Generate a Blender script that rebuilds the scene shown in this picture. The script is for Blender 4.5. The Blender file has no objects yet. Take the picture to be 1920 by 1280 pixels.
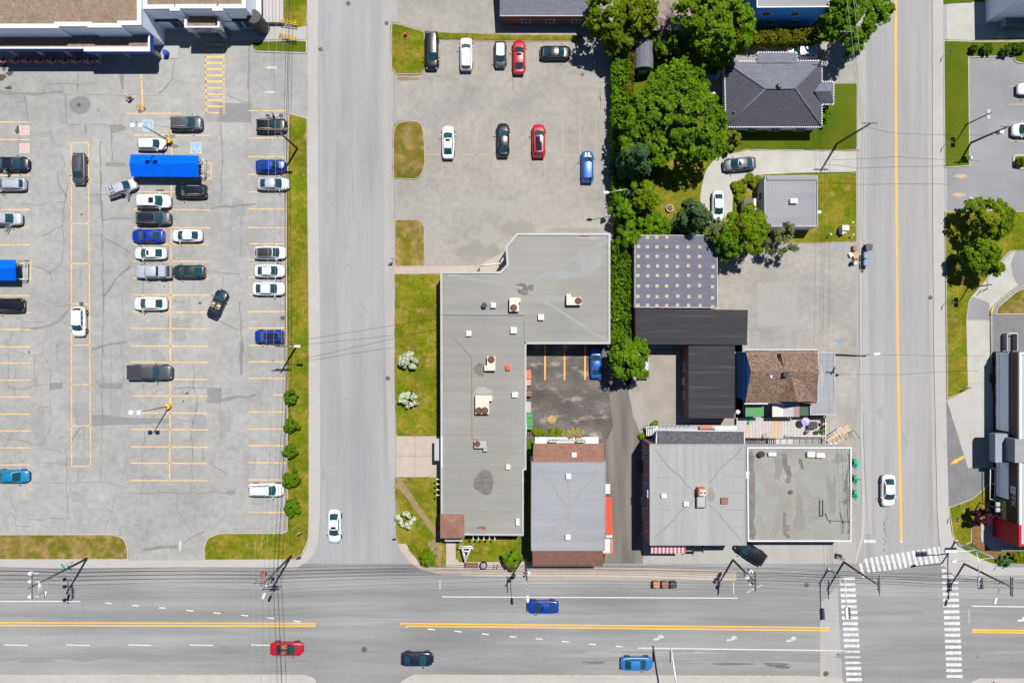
import bpy, bmesh, math, random
import numpy as np
from mathutils import Vector, Matrix
random.seed(7)
SC = bpy.context.scene
COL = SC.collection
S = 0.08          # metres per photo pixel on the ground
H = 119.0         # height of the drone
R = math.radians

def P(x, y, h=0.0):
    """world point at height h seen at photo pixel x, y"""
    k = S*(H-h)/H
    return Vector(((x-960)*k, (640-y)*k, h))

# ------------------------------------------------------------------ mesh collecting
class MB:
    def __init__(s):
        s.v=[]; s.f=[]; s.m=[]; s.sm=[]
    def add(s, vs, fs, m=0, smooth=False):
        b=len(s.v); s.v+= [tuple(p) for p in vs]
        for f in fs:
            s.f.append([b+i for i in f]); s.m.append(m); s.sm.append(smooth)
        return s
    def box(s, c, size, rz=0, m=0, tilt=None):
        x,y,z=size[0]/2,size[1]/2,size[2]/2
        M=Matrix.Rotation(rz,4,'Z')
        if tilt: M=M@Matrix.Rotation(tilt[0],4,'X')@Matrix.Rotation(tilt[1],4,'Y')
        vs=[Vector(c)+M@Vector((a*x,b*y,d*z)) for a in(-1,1) for b in(-1,1) for d in(-1,1)]
        return s.add(vs,[(0,1,3,2),(4,6,7,5),(0,4,5,1),(2,3,7,6),(0,2,6,4),(1,5,7,3)],m)
    def cbox(s, c, size, b=0.03, rz=0, m=0):
        """box with chamfered top and vertical edges"""
        x,y,z=size[0]/2,size[1]/2,size[2]/2
        b=min(b,x*.6,y*.6,z*.8)
        def ring(i,zz): return [(-x+i,-y+b+i,zz),(-x+b+i,-y+i,zz),(x-b-i,-y+i,zz),(x-i,-y+b+i,zz),(x-i,y-b-i,zz),(x-b-i,y-i,zz),(-x+b+i,y-i,zz),(-x+i,y-b-i,zz)]
        M=Matrix.Rotation(rz,3,'Z'); c=Vector(c)
        vs=[c+M@Vector(p) for p in ring(0,-z)+ring(0,z-b)+ring(b*.7,z)]
        fs=[tuple(reversed(range(8)))]
        for k in(0,8):
            for i in range(8):
                j=(i+1)%8; fs.append((k+i,k+j,k+8+j,k+8+i))
        fs.append(tuple(range(16,24)))
        return s.add(vs,fs,m)
    def prism(s, pts, z0, z1, m=0, mtop=None, bottom=False):
        n=len(pts); a=sum(pts[i][0]*pts[(i+1)%n][1]-pts[(i+1)%n][0]*pts[i][1] for i in range(n))
        if a<0: pts=list(reversed(pts))
        vs=[(p[0],p[1],z0) for p in pts]+[(p[0],p[1],z1) for p in pts]
        s.add(vs,[(i,(i+1)%n,n+(i+1)%n,n+i) for i in range(n)],m)
        if mtop is not None: s.add(vs[n:],[tuple(range(n))],mtop)
        if bottom: s.add(vs[:n],[tuple(reversed(range(n)))],m)
        return s
    def poly(s, pts, z=0.0, m=0):
        n=len(pts); a=sum(pts[i][0]*pts[(i+1)%n][1]-pts[(i+1)%n][0]*pts[i][1] for i in range(n))
        if a<0: pts=list(reversed(pts))
        return s.add([(p[0],p[1],p[2] if len(p)>2 and z is None else z) for p in pts],[tuple(range(n))],m)
    def ring(s, pts, w, z0, z1, m=0):
        """closed wall of width w standing inside the outline pts"""
        n=len(pts); a=sum(pts[i][0]*pts[(i+1)%n][1]-pts[(i+1)%n][0]*pts[i][1] for i in range(n))
        if a<0: pts=list(reversed(pts))
        ins=offset(pts,w)
        vs=[(p[0],p[1],z) for z in(z0,z1) for q in(pts,ins) for p in q]
        fs=[]
        for i in range(n):
            j=(i+1)%n
            fs+=[(i,j,2*n+j,2*n+i),(n+j,n+i,3*n+i,3*n+j),(2*n+i,2*n+j,3*n+j,3*n+i)]
        return s.add(vs,fs,m)
    def ribbon(s, pts, w, z, m=0):
        """flat strip following pts"""
        P_=[Vector((p[0],p[1],0)) for p in pts]; n=len(P_); L=[];Rr=[]
        for i in range(n):
            d=(P_[min(i+1,n-1)]-P_[max(i-1,0)]); d.normalize() if d.length>1e-9 else None
            q=Vector((-d.y,d.x,0)); ww=w[i] if isinstance(w,(list,tuple)) else w
            L.append(P_[i]+q*ww/2); Rr.append(P_[i]-q*ww/2)
        vs=[(p.x,p.y,z) for p in L+Rr]
        return s.add(vs,[(n+i,n+i+1,i+1,i) for i in range(n-1)],m)
    def tube(s, pts, r, n=6, m=0, cap=True, smooth=True):
        pts=[Vector(p) for p in pts]; k=len(pts); vs=[]
        ref=None
        for i,p in enumerate(pts):
            d=(pts[min(i+1,k-1)]-pts[max(i-1,0)]).normalized()
            if ref is None: ref=Vector((0,0,1)) if abs(d.z)<.9 else Vector((1,0,0))
            u=d.cross(ref).normalized(); w=u.cross(d).normalized()
            rr=r[i] if isinstance(r,(list,tuple)) else r
            vs+=[p+(u*math.cos(2*math.pi*j/n)+w*math.sin(2*math.pi*j/n))*rr for j in range(n)]
        fs=[(i*n+j,(i+1)*n+j,(i+1)*n+(j+1)%n,i*n+(j+1)%n) for i in range(k-1) for j in range(n)]
        if cap: fs+=[tuple(range(n)),tuple(reversed(range((k-1)*n,k*n)))]
        return s.add(vs,fs,m,smooth)
    def cyl(s, c, r, z0, z1, n=14, m=0, r2=None, smooth=False, mtop=None):
        r2=r if r2 is None else r2
        vs=[(c[0]+math.cos(2*math.pi*i/n)*q,c[1]+math.sin(2*math.pi*i/n)*q,z) for z,q in((z0,r),(z1,r2)) for i in range(n)]
        s.add(vs,[(i,(i+1)%n,n+(i+1)%n,n+i) for i in range(n)],m,smooth)
        return s.add(vs[n:],[tuple(range(n))],m if mtop is None else mtop)
    def ball(s, c, r, seg=10, rings=6, m=0):
        rx,ry,rz=r if isinstance(r,(tuple,list)) else (r,r,r)
        vs=[(c[0],c[1],c[2]-rz)]
        for i in range(1,rings):
            t=-math.pi/2+math.pi*i/rings
            vs+=[(c[0]+rx*math.cos(t)*math.cos(2*math.pi*j/seg),c[1]+ry*math.cos(t)*math.sin(2*math.pi*j/seg),c[2]+rz*math.sin(t)) for j in range(seg)]
        vs.append((c[0],c[1],c[2]+rz)); N=len(vs)-1; fs=[]
        for j in range(seg):
            fs.append((0,1+(j+1)%seg,1+j)); fs.append((N,N-seg+j,N-seg+(j+1)%seg))
            for i in range(rings-2):
                a=1+i*seg; fs.append((a+j,a+(j+1)%seg,a+seg+(j+1)%seg,a+seg+j))
        return s.add(vs,fs,m,True)
    def mesh(s, name, mats):
        me=bpy.data.meshes.new(name); me.from_pydata(s.v,[],s.f)
        for q in (mats if isinstance(mats,(list,tuple)) else [mats]): me.materials.append(q)
        me.polygons.foreach_set('material_index',s.m); me.polygons.foreach_set('use_smooth',s.sm)
        me.validate(); me.update()
        return me
    def build(s, name, mats, parent=None, world=True):
        o=bpy.data.objects.new(name,s.mesh(name,mats)); COL.objects.link(o)
        if parent is not None:
            o.parent=parent
            if world:
                r=parent
                while r.parent is not None: r=r.parent
                if parent.type=='EMPTY': o.location=-Vector(parent.location)
        return o

def offset(pts,w):
    """outline moved inwards by w; pts counter-clockwise"""
    n=len(pts); out=[]
    for i in range(n):
        a=Vector(pts[i-1][:2]);b=Vector(pts[i][:2]);c=Vector(pts[(i+1)%n][:2])
        d1=(b-a).normalized(); d2=(c-b).normalized()
        n1=Vector((-d1.y,d1.x)); n2=Vector((-d2.y,d2.x))
        k=n1+n2; k=k/max(.3,(1+n1.dot(n2)))
        q=b+k*w; out.append((q.x,q.y))
    return out

def thing(name,label,cat,loc=(0,0,0),rz=0,group=None):
    o=bpy.data.objects.new(name,None); COL.objects.link(o)
    o.empty_display_size=.3; o.location=loc; o.rotation_euler=(0,0,rz)
    o['label']=label; o['category']=cat
    if group: o['group']=group
    return o
def tag(o,label,cat,group=None):
    o['label']=label; o['category']=cat
    if group: o['group']=group
    return o
def struct(name,mb,mats,kind='structure'):
    o=mb.build(name,mats); o['kind']=kind; return o
def W(pts,h=0): return [tuple(P(a,b,h)[:2]) for a,b in pts]
def rnd_poly(pts,rad,n=6):
    """corners of a pixel outline rounded by rad pixels (dict or one value)"""
    out=[]; k=len(pts)
    for i in range(k):
        p=Vector(pts[i][:2]); r=pts[i][2] if len(pts[i])>2 else rad
        a=Vector(pts[i-1][:2]); c=Vector(pts[(i+1)%k][:2])
        if r<=0: out.append(tuple(p)); continue
        d1=(a-p); d2=(c-p); q=min(r,d1.length*.48,d2.length*.48)
        s0=p+d1.normalized()*q; s1=p+d2.normalized()*q
        for t in range(n+1):
            u=t/n; out.append(tuple(s0*(1-u)**2+p*2*u*(1-u)+s1*u*u))
    return out

# ------------------------------------------------------------------ materials
def mk(name,c,c2=None,scale=.5,stretch=(1,1,1),fine=.08,fscale=25,rough=.85,metal=0,bump=0,bscale=30,coat=0,big=0,bigscale=.06,spec=.3,detail=6,contrast=.35,island=0,mid=0,midscale=1.4,c3=None,c3cut=.6):
    m=bpy.data.materials.new(name); m.use_nodes=True
    nt=m.node_tree; N=nt.nodes; L=nt.links; b=N['Principled BSDF']
    tc=N.new('ShaderNodeTexCoord'); mp=N.new('ShaderNodeMapping'); mp.inputs['Scale'].default_value=stretch
    L.new(tc.outputs['Object'],mp.inputs[0])
    def noise(sc,vec,det=detail):
        n=N.new('ShaderNodeTexNoise'); n.inputs['Scale'].default_value=sc; n.inputs['Detail'].default_value=det; L.new(vec,n.inputs['Vector']); return n.outputs['Fac']
    def mix(kind,f,a,b_):
        x=N.new('ShaderNodeMix'); x.data_type='RGBA'; x.blend_type=kind
        for k,v in ((0,f),(6,a),(7,b_)):
            if isinstance(v,(int,float)): x.inputs[k].default_value=v
            elif isinstance(v,tuple): x.inputs[k].default_value=v
            else: L.new(v,x.inputs[k])
        return x.outputs[2]
    def rng(f,lo,hi,a=0.0,b_=1.0):
        x=N.new('ShaderNodeMapRange'); L.new(f,x.inputs[0])
        for i,v in enumerate((lo,hi,a,b_)): x.inputs[i+1].default_value=v
        return x.outputs[0]
    c4=(*c,1); c24=(*(c2 or tuple(v*.8 for v in c)),1)
    col=mix('MIX',rng(noise(scale,mp.outputs[0]),.5-contrast/2,.5+contrast/2),c4,c24)
    if c3:
        col=mix('MIX',rng(noise(scale*1.9,mp.outputs[0],8),c3cut,c3cut+.16),col,(*c3,1))
    if mid:
        g=rng(noise(midscale,mp.outputs[0],7),.3,.7,1-mid,1+mid)
        cb=N.new('ShaderNodeCombineColor'); [L.new(g,cb.inputs[i]) for i in range(3)]
        col=mix('MULTIPLY',1.0,col,cb.outputs[0])
    if big:
        g=rng(noise(bigscale,tc.outputs['Object'],3),.35,.65,1-big,1+big)
        cb=N.new('ShaderNodeCombineColor'); [L.new(g,cb.inputs[i]) for i in range(3)]
        col=mix('MULTIPLY',1.0,col,cb.outputs[0])
    if fine:
        g=rng(noise(fscale,tc.outputs['Object'],2),.25,.75,1-fine,1+fine)
        cb=N.new('ShaderNodeCombineColor'); [L.new(g,cb.inputs[i]) for i in range(3)]
        col=mix('MULTIPLY',1.0,col,cb.outputs[0])
    if island:
        ge=N.new('ShaderNodeNewGeometry'); g=rng(ge.outputs['Random Per Island'],0,1,1-island,1+island)
        cb=N.new('ShaderNodeCombineColor'); [L.new(g,cb.inputs[i]) for i in range(3)]
        col=mix('MULTIPLY',1.0,col,cb.outputs[0])
    L.new(col,b.inputs['Base Color'])
    b.inputs['Roughness'].default_value=rough; b.inputs['Metallic'].default_value=metal
    b.inputs['Specular IOR Level'].default_value=spec; b.inputs['Coat Weight'].default_value=coat
    b.inputs['Coat Roughness'].default_value=.05
    if bump:
        bp=N.new('ShaderNodeBump'); bp.inputs['Strength'].default_value=bump; bp.inputs['Distance'].default_value=.03
        L.new(noise(bscale,tc.outputs['Object'],4),bp.inputs['Height']); L.new(bp.outputs[0],b.inputs['Normal'])
    return m
def paint(name,c,metal=0.0,rough=.32):
    return mk(name,c,tuple(v*.96 for v in c),scale=3,fine=.0,rough=rough+.1,metal=metal,coat=.45,spec=.4)

M={}
M['ground']=mk('ground_soil',(.16,.15,.12),(.12,.13,.07),scale=.1,big=.2)
M['lot']=mk('lot_asphalt',(.246,.244,.236),(.21,.21,.205),scale=.3,fine=.2,fscale=9,big=.1,mid=.1,midscale=1.1,bigscale=.05,bump=.2)
M['lotmid']=mk('lot_asphalt_warm',(.24,.229,.21),(.202,.193,.178),scale=.22,fine=.2,fscale=9,big=.08,mid=.1,midscale=1.1,bigscale=.06,bump=.2)
M['street']=mk('street_asphalt',(.232,.233,.24),(.2,.202,.21),scale=.5,stretch=(1,.06,1),fine=.18,fscale=9,big=.05,bigscale=.05,bump=.15,contrast=.3,mid=.05,midscale=1.5)
M['street2']=mk('street_asphalt_pale',(.24,.237,.237),(.205,.204,.208),scale=.42,stretch=(1,.04,1),fine=.18,fscale=9,big=.05,bigscale=.05,bump=.15,contrast=.3,mid=.05,midscale=1.6)
M['main']=mk('main_road_asphalt',(.205,.206,.204),(.145,.146,.148),c3=(.155,.155,.156),c3cut=.58,scale=.35,stretch=(.06,1,1),fine=.22,fscale=9,big=.1,mid=.07,midscale=1.5,bigscale=.05,bump=.15,contrast=.3)
M['gutter']=mk('gutter_concrete',(.265,.258,.25),(.235,.23,.222),scale=.7,stretch=(1,.15,1),fine=.14,fscale=14)
M['yard_dark']=mk('old_dark_asphalt',(.058,.053,.05),(.1,.09,.083),c3=(.25,.215,.185),c3cut=.57,mid=.15,midscale=2,scale=.3,stretch=(.6,1.3,1),fine=.25,fscale=6,big=.2,bigscale=.2,bump=.3,contrast=.3)
M['alley']=mk('alley_asphalt',(.15,.135,.12),(.085,.077,.071),scale=.45,stretch=(1.4,.15,1),fine=.2,fscale=9,bump=.3)
M['pad']=mk('pad_gravel',(.24,.215,.18),(.2,.182,.155),scale=.4,fine=.2,fscale=12,bump=.3)
M['gravel']=mk('gravel_drive',(.33,.325,.3),(.28,.275,.25),scale=.5,fine=.22,fscale=14,bump=.5,bscale=20)
M['walk']=mk('sidewalk_concrete',(.3,.293,.282),(.275,.268,.26),scale=.6,fine=.1,fscale=16,big=.05)
M['walkwarm']=mk('warm_concrete',(.33,.28,.24),(.29,.25,.215),scale=.8,fine=.1,fscale=16)
M['kerb']=mk('kerb_concrete',(.34,.32,.29),(.27,.25,.22),scale=1.5,fine=.12,fscale=16)
M['grass']=mk('lawn_grass',(.088,.115,.004),(.135,.117,.012),c3=(.2,.14,.045),c3cut=.56,scale=.4,fine=.36,fscale=6,mid=.16,midscale=1.6,big=.15,bigscale=.2,bump=.8,bscale=14,rough=.95,spec=.05,contrast=.2)
M['grassg']=mk('lush_grass',(.045,.08,.003),(.08,.093,.006),scale=.3,fine=.28,fscale=7,big=.14,bigscale=.12,bump=.8,bscale=14,rough=.95,spec=.1)
M['grassd']=mk('dry_grass',(.085,.093,.006),(.15,.106,.024),c3=(.2,.14,.055),c3cut=.46,mid=.16,midscale=1.6,scale=.35,fine=.3,fscale=7,big=.14,bump=.8,bscale=14,rough=.95,spec=.1,contrast=.25)
M['dirt']=mk('bare_dirt',(.2,.15,.085),(.16,.12,.06),scale=1,fine=.2,fscale=9)
M['mulch']=mk('brown_mulch',(.16,.085,.03),(.11,.06,.025),scale=2,fine=.35,fscale=8,bump=.6)
M['lotright']=mk('smooth_asphalt',(.2,.202,.212),(.165,.167,.178),scale=.25,fine=.12,fscale=14,big=.1,bump=.15)
M['drive_dark']=mk('new_dark_asphalt',(.115,.118,.125),(.14,.14,.146),scale=.5,fine=.2,fscale=10)
M['crack']=mk('crack_dark',(.07,.068,.067),(.14,.138,.136),scale=2,fine=.1)
M['seal']=mk('crack_filler',(.165,.164,.165),(.14,.14,.142),scale=1.2,fine=.12)
M['patch']=mk('asphalt_patch',(.175,.174,.173),(.155,.155,.156),scale=1.2,fine=.15,fscale=12)
M['patchlight']=mk('worn_pale_patch',(.285,.27,.25),(.25,.238,.222),scale=.8,fine=.15,fscale=10)
M['worn']=mk('tyre_darkened_asphalt',(.115,.113,.112),(.095,.093,.092),scale=2)
M['walkpale']=mk('pale_concrete',(.31,.295,.272),(.28,.268,.25),scale=.6,fine=.1,fscale=16,big=.05)
M['stainpale']=mk('pale_roof_wash',(.215,.222,.222),(.2,.206,.205),scale=.6,fine=.06)
M['lowwall']=mk('white_panel_wall',(.75,.8,.88),(.7,.76,.85),scale=1,fine=.04)
M['palepatch']=mk('pale_worn_asphalt',(.238,.229,.213),(.216,.207,.192),scale=.7,fine=.18,fscale=9,mid=.06)
M['faintdark']=mk('faint_dark_asphalt',(.22,.221,.227),(.208,.209,.215),scale=.8,fine=.15,mid=.06)
M['oil']=mk('oil_stain',(.05,.045,.03),(.07,.06,.045),scale=2)
M['white']=mk('road_paint_white',(.47,.47,.465),(.38,.38,.375),scale=1.8,c3=(.27,.27,.268),c3cut=.64,fine=.12,fscale=9)
M['whitefaint']=mk('worn_white_paint',(.42,.42,.41),(.3,.3,.295),scale=3,fine=.2,fscale=9,contrast=.2)
M['yellow']=mk('road_paint_yellow',(.6,.33,.035),(.5,.28,.05),scale=2.5,fine=.12,fscale=9)
M['lotyellow']=mk('stall_paint_yellow',(.6,.38,.12),(.42,.3,.15),scale=1.2,fine=.15,fscale=9,contrast=.3)
M['faintorange']=mk('faded_orange_paint',(.36,.265,.16),(.265,.235,.19),scale=1.4,fine=.12,contrast=.3)
M['pblue']=mk('paint_light_blue',(.14,.3,.46),(.2,.34,.46),scale=2)
M['pred']=mk('paint_faded_red',(.45,.2,.19),(.42,.3,.28),scale=2.5)
M['iron']=mk('cast_iron',(.09,.075,.075),(.06,.05,.05),scale=6,rough=.6)
# buildings
M['membrane']=mk('roof_membrane_grey',(.204,.2,.186),(.178,.175,.165),scale=.8,stretch=(.08,1.6,1),fine=.07,fscale=10,big=.08,bigscale=.09,contrast=.4)
M['membraneb']=mk('roof_membrane_blue_grey',(.215,.222,.238),(.185,.192,.208),scale=.7,stretch=(.1,1.4,1),fine=.06,fscale=10,big=.06,contrast=.4)
M['membranev']=mk('roof_membrane_pale',(.245,.248,.245),(.2,.207,.207),scale=.7,stretch=(1.6,.08,1),fine=.06,fscale=10,big=.06,contrast=.4)
M['annexroof']=mk('weathered_tar_roof',(.182,.175,.158),(.2,.2,.188),scale=.22,fine=.15,fscale=5,big=.1,bigscale=.14,contrast=.3)
M['gravelroof']=mk('brown_gravel_roof',(.2,.145,.105),(.15,.105,.075),scale=1,fine=.35,fscale=5,bump=.6,bscale=9)
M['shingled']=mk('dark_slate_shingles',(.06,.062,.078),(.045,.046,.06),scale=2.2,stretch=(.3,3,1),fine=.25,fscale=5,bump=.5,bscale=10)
M['shinglel']=mk('sunlit_or_pale_slate_shingles',(.13,.135,.165),(.095,.099,.125),scale=2.2,stretch=(.3,3,1),fine=.3,fscale=5,bump=.5,bscale=10)  # hip slopes facing the sun get light put into the colour; plain pale elsewhere
M['shingleg']=mk('grey_mottled_shingles',(.09,.088,.095),(.05,.05,.06),scale=2.5,fine=.3,fscale=4,bump=.5,bscale=8)
M['shingleb']=mk('brown_shingles',(.165,.107,.078),(.115,.076,.058),c3=(.3,.23,.18),c3cut=.6,scale=1.8,fine=.5,fscale=3.5,bump=.5,bscale=8)
M['shingler']=mk('red_brown_shingles',(.2,.1,.072),(.16,.082,.06),scale=1.2,fine=.2,fscale=4,bump=.5,bscale=8)
M['darkroof']=mk('charcoal_membrane',(.024,.024,.028),(.021,.021,.025),c3=(.042,.041,.043),c3cut=.55,mid=.1,scale=.9,stretch=(.06,1.6,1),fine=.08,fscale=10)
M['paverroof']=mk('slate_membrane',(.108,.11,.142),(.09,.092,.12),scale=.8,stretch=(.2,1.4,1),fine=.12,fscale=8)
M['paver']=mk('beige_paver',(.35,.295,.23),(.29,.245,.195),scale=3,fine=.1)
M['brick']=mk('red_brick',(.2,.075,.05),(.15,.055,.04),scale=2,stretch=(1,1,6),fine=.25,fscale=9,bump=.4)
M['stucco']=mk('pale_stucco',(.48,.47,.45),(.42,.41,.4),scale=.8,fine=.08)
M['concretewall']=mk('grey_concrete_wall',(.32,.31,.3),(.27,.265,.26),scale=.8,fine=.1)
M['bluewall']=mk('blue_siding',(.06,.33,.85),(.05,.29,.78),scale=1,stretch=(.3,.3,9),fine=.05)
M['whitewall']=mk('white_siding',(.6,.6,.6),(.54,.54,.55),scale=1,stretch=(.3,.3,9),fine=.05)
M['purple']=mk('mauve_clapboard',(.24,.12,.15),(.2,.1,.13),scale=1,stretch=(.3,.3,8),fine=.08)
M['brownfascia']=mk('dark_brown_cladding',(.035,.022,.02),(.03,.02,.018),scale=2,rough=.5)
M['redclad']=mk('bright_red_cladding',(.33,.006,.018),(.28,.006,.016),scale=2,rough=.45)
M['trimw']=mk('white_metal_trim',(.5,.505,.52),(.45,.455,.475),scale=1.5,fine=.04,rough=.5)
M['trimg']=mk('grey_metal_trim',(.3,.3,.31),(.26,.26,.27),scale=1.5,fine=.04,rough=.5)
M['royal']=mk('royal_blue_fascia',(.006,.06,.42),(.005,.05,.36),scale=1.5,fine=.03,rough=.5)
M['canopyblue']=mk('bright_blue_canvas',(.002,.075,.46),(.002,.066,.41),scale=.8,fine=.06,fscale=8,rough=.9,spec=0)
M['canopyblue2']=mk('bright_blue_canvas_quilted',(.002,.105,.5),(.002,.08,.43),scale=5,fine=.1,fscale=6,rough=.9,spec=0,bump=.4,bscale=6)
M['acbeige']=mk('beige_metal_casing',(.5,.425,.36),(.45,.38,.325),scale=1.5,fine=.03,rough=.5)
M['acgrey']=mk('grey_metal_casing',(.3,.3,.31),(.26,.26,.27),scale=1.5,fine=.03,rough=.5)
M['fanblade']=mk('fan_shroud',(.03,.02,.016),(.05,.03,.025),scale=5)
M['fan']=mk('rusty_fan_grille',(.22,.07,.035),(.12,.045,.03),scale=5,rough=.6)
M['galv']=mk('galvanised_steel',(.5,.51,.53),(.42,.43,.45),scale=3,rough=.45,metal=.4)
M['white_plastic']=mk('white_plastic',(.52,.53,.55),(.48,.49,.52),scale=2,rough=.4)
M['black']=mk('black_plastic',(.012,.012,.014),(.018,.018,.02),scale=3,rough=.5)
M['rubber']=mk('tyre_rubber',(.015,.015,.016),(.02,.02,.02),scale=5,rough=.9)
M['rim']=mk('alloy_rim',(.4,.41,.43),(.33,.34,.36),scale=5,metal=.7,rough=.35)
M['glass']=mk('tinted_glass',(.012,.045,.055),(.01,.035,.045),scale=1,fine=0,rough=.06,coat=1,spec=.6)
M['glassdark']=mk('dark_tinted_glass',(.01,.012,.02),(.012,.014,.024),scale=1,fine=0,rough=.06,coat=1,spec=.6)
M['window']=mk('window_pane',(.03,.05,.07),(.04,.06,.08),scale=1,fine=0,rough=.08,coat=1,spec=.6)
M['lamp']=mk('headlamp_lens',(.2,.22,.25),(.16,.18,.21),scale=4,rough=.15,coat=1,spec=.6)
M['tail']=mk('tail_lamp_red',(.4,.012,.015),(.35,.01,.012),scale=4,rough=.2,coat=1)
M['wood']=mk('weathered_pole_wood',(.13,.1,.08),(.09,.07,.058),scale=3,stretch=(3,3,.3),fine=.2)
M['deckgrey']=mk('weathered_deck_boards',(.36,.35,.35),(.3,.28,.26),scale=1.6,stretch=(5,.3,1),fine=.12,fscale=8)
M['deckwood']=mk('plain_deck_boards',(.4,.3,.2),(.34,.27,.2),scale=2,stretch=(4,.3,1),fine=.12,fscale=8)
M['planks']=mk('grey_plank_roof',(.24,.19,.17),(.17,.14,.13),scale=1.6,stretch=(.3,5,1),fine=.15,fscale=6)
M['cable']=mk('black_cable',(.02,.02,.022),(.03,.03,.032),scale=3,rough=.7)
M['cablel']=mk('bare_aluminium_wire',(.4,.41,.43),(.36,.37,.39),scale=3,rough=.5,metal=.2)
M['steelpole']=mk('grey_steel_pole',(.22,.23,.25),(.18,.19,.21),scale=3,rough=.5)
M['darkpole']=mk('dark_bronze_pole',(.05,.048,.046),(.04,.038,.037),scale=3,rough=.5)
M['safety']=mk('safety_yellow',(.65,.4,.02),(.6,.36,.02),scale=2,rough=.5)
M['orange']=mk('orange_red_panel',(.7,.07,.03),(.64,.06,.03),scale=2,rough=.5)
M['terracotta']=mk('terracotta_brick',(.5,.15,.07),(.42,.12,.06),scale=3)
M['green']=mk('dumpster_green',(.05,.2,.06),(.04,.16,.05),scale=2,rough=.5)
M['darkgreen']=mk('dark_green_paint',(.02,.07,.04),(.02,.055,.035),scale=2,rough=.5)
M['signgreen']=mk('sign_green',(.02,.42,.2),(.02,.38,.18),scale=2,rough=.5)
M['signred']=mk('sign_red',(.55,.02,.03),(.5,.02,.03),scale=2,rough=.5)
M['signblue']=mk('sign_blue',(.03,.22,.5),(.03,.2,.45),scale=2,rough=.5)
M['signpurple']=mk('sign_purple',(.18,.12,.42),(.15,.1,.36),scale=2,rough=.5)
M['cardboard']=mk('cardboard_brown',(.4,.25,.13),(.34,.21,.11),scale=2)
M['binblue']=mk('bin_blue_grey',(.14,.2,.28),(.11,.16,.23),scale=2,rough=.5)
M['bindark']=mk('bin_charcoal',(.03,.034,.04),(.025,.028,.034),scale=2,rough=.5)
M['binbrown']=mk('bin_brown',(.2,.09,.06),(.16,.075,.05),scale=2,rough=.5)
M['binorange']=mk('bin_orange_brown',(.34,.16,.08),(.28,.13,.07),scale=2,rough=.5)
M['bark']=mk('tree_bark',(.1,.075,.055),(.065,.05,.038),scale=4,stretch=(2,2,.4),fine=.2)
M['barkgrey']=mk('grey_bare_bark',(.22,.2,.18),(.16,.145,.13),scale=4,fine=.2)
M['skin']=mk('skin_tone',(.45,.26,.18),(.42,.24,.17),scale=4,rough=.6)
M['stripe']=None
def cloth(name,c): return mk(name,c,tuple(v*.85 for v in c),scale=4,rough=.9,fine=.08)

def leafmat(name,c,c2,trans=.35):
    m=mk(name,c,c2,scale=.35,fine=.22,fscale=4,rough=.6,spec=.08,island=.38,contrast=.3)
    nt=m.node_tree; b=nt.nodes['Principled BSDF']; out=nt.nodes['Material Output']
    t=nt.nodes.new('ShaderNodeBsdfTranslucent'); x=nt.nodes.new('ShaderNodeMixShader'); x.inputs[0].default_value=trans
    src=b.inputs['Base Color'].links[0].from_socket
    nt.links.new(src,t.inputs['Color']); nt.links.new(b.outputs[0],x.inputs[1]); nt.links.new(t.outputs[0],x.inputs[2]); nt.links.new(x.outputs[0],out.inputs['Surface'])
    return m
M['leaf']=leafmat('maple_leaves',(.105,.185,.003),(.06,.12,.003))
M['leafy']=leafmat('yellow_green_leaves',(.16,.2,.003),(.1,.14,.003))
M['leafb']=leafmat('bright_green_leaves',(.11,.215,.003),(.065,.145,.003))
M['leafd']=leafmat('deep_green_leaves',(.05,.095,.003),(.068,.108,.003))
M['needle']=leafmat('blue_green_needles',(.05,.11,.035),(.035,.08,.028),.15)
M['olive']=leafmat('olive_grey_leaves',(.115,.13,.05),(.085,.1,.035),.25)
M['hedge']=leafmat('golden_cedar_leaves',(.14,.15,.004),(.1,.115,.004))
M['burgundy']=leafmat('burgundy_leaves',(.035,.008,.016),(.05,.012,.022),.2)
M['blossom']=mk('white_blossom',(.42,.45,.33),(.34,.37,.25),scale=3,island=.15)
M['lilac']=mk('lilac_cloth',(.4,.33,.7),(.36,.3,.64),scale=3,island=.1)
M['flower']=mk('red_flowers',(.35,.03,.08),(.25,.05,.12),scale=3,island=.4)
# ------------------------------------------------------------------ ground sheets
Z=[0.0]
def sheet(name,pts,mat,lvl=1,rad=0):
    mb=MB(); mb.poly(W(rnd_poly(pts,rad) if rad else pts),lvl*.004); return struct(name,mb,M[mat])
g=MB(); g.add([(-2500,-2500,-.012),(2500,-2500,-.012),(2500,2500,-.012),(-2500,2500,-.012)],[(0,1,2,3)]); struct('ground',g,M['ground'])
sheet('shaded_yard_grass',[(730,-500),(2400,-500),(2400,1066),(730,1066)],'grassg',0)  # darker grass tone stands in for the shade under the trees

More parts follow.
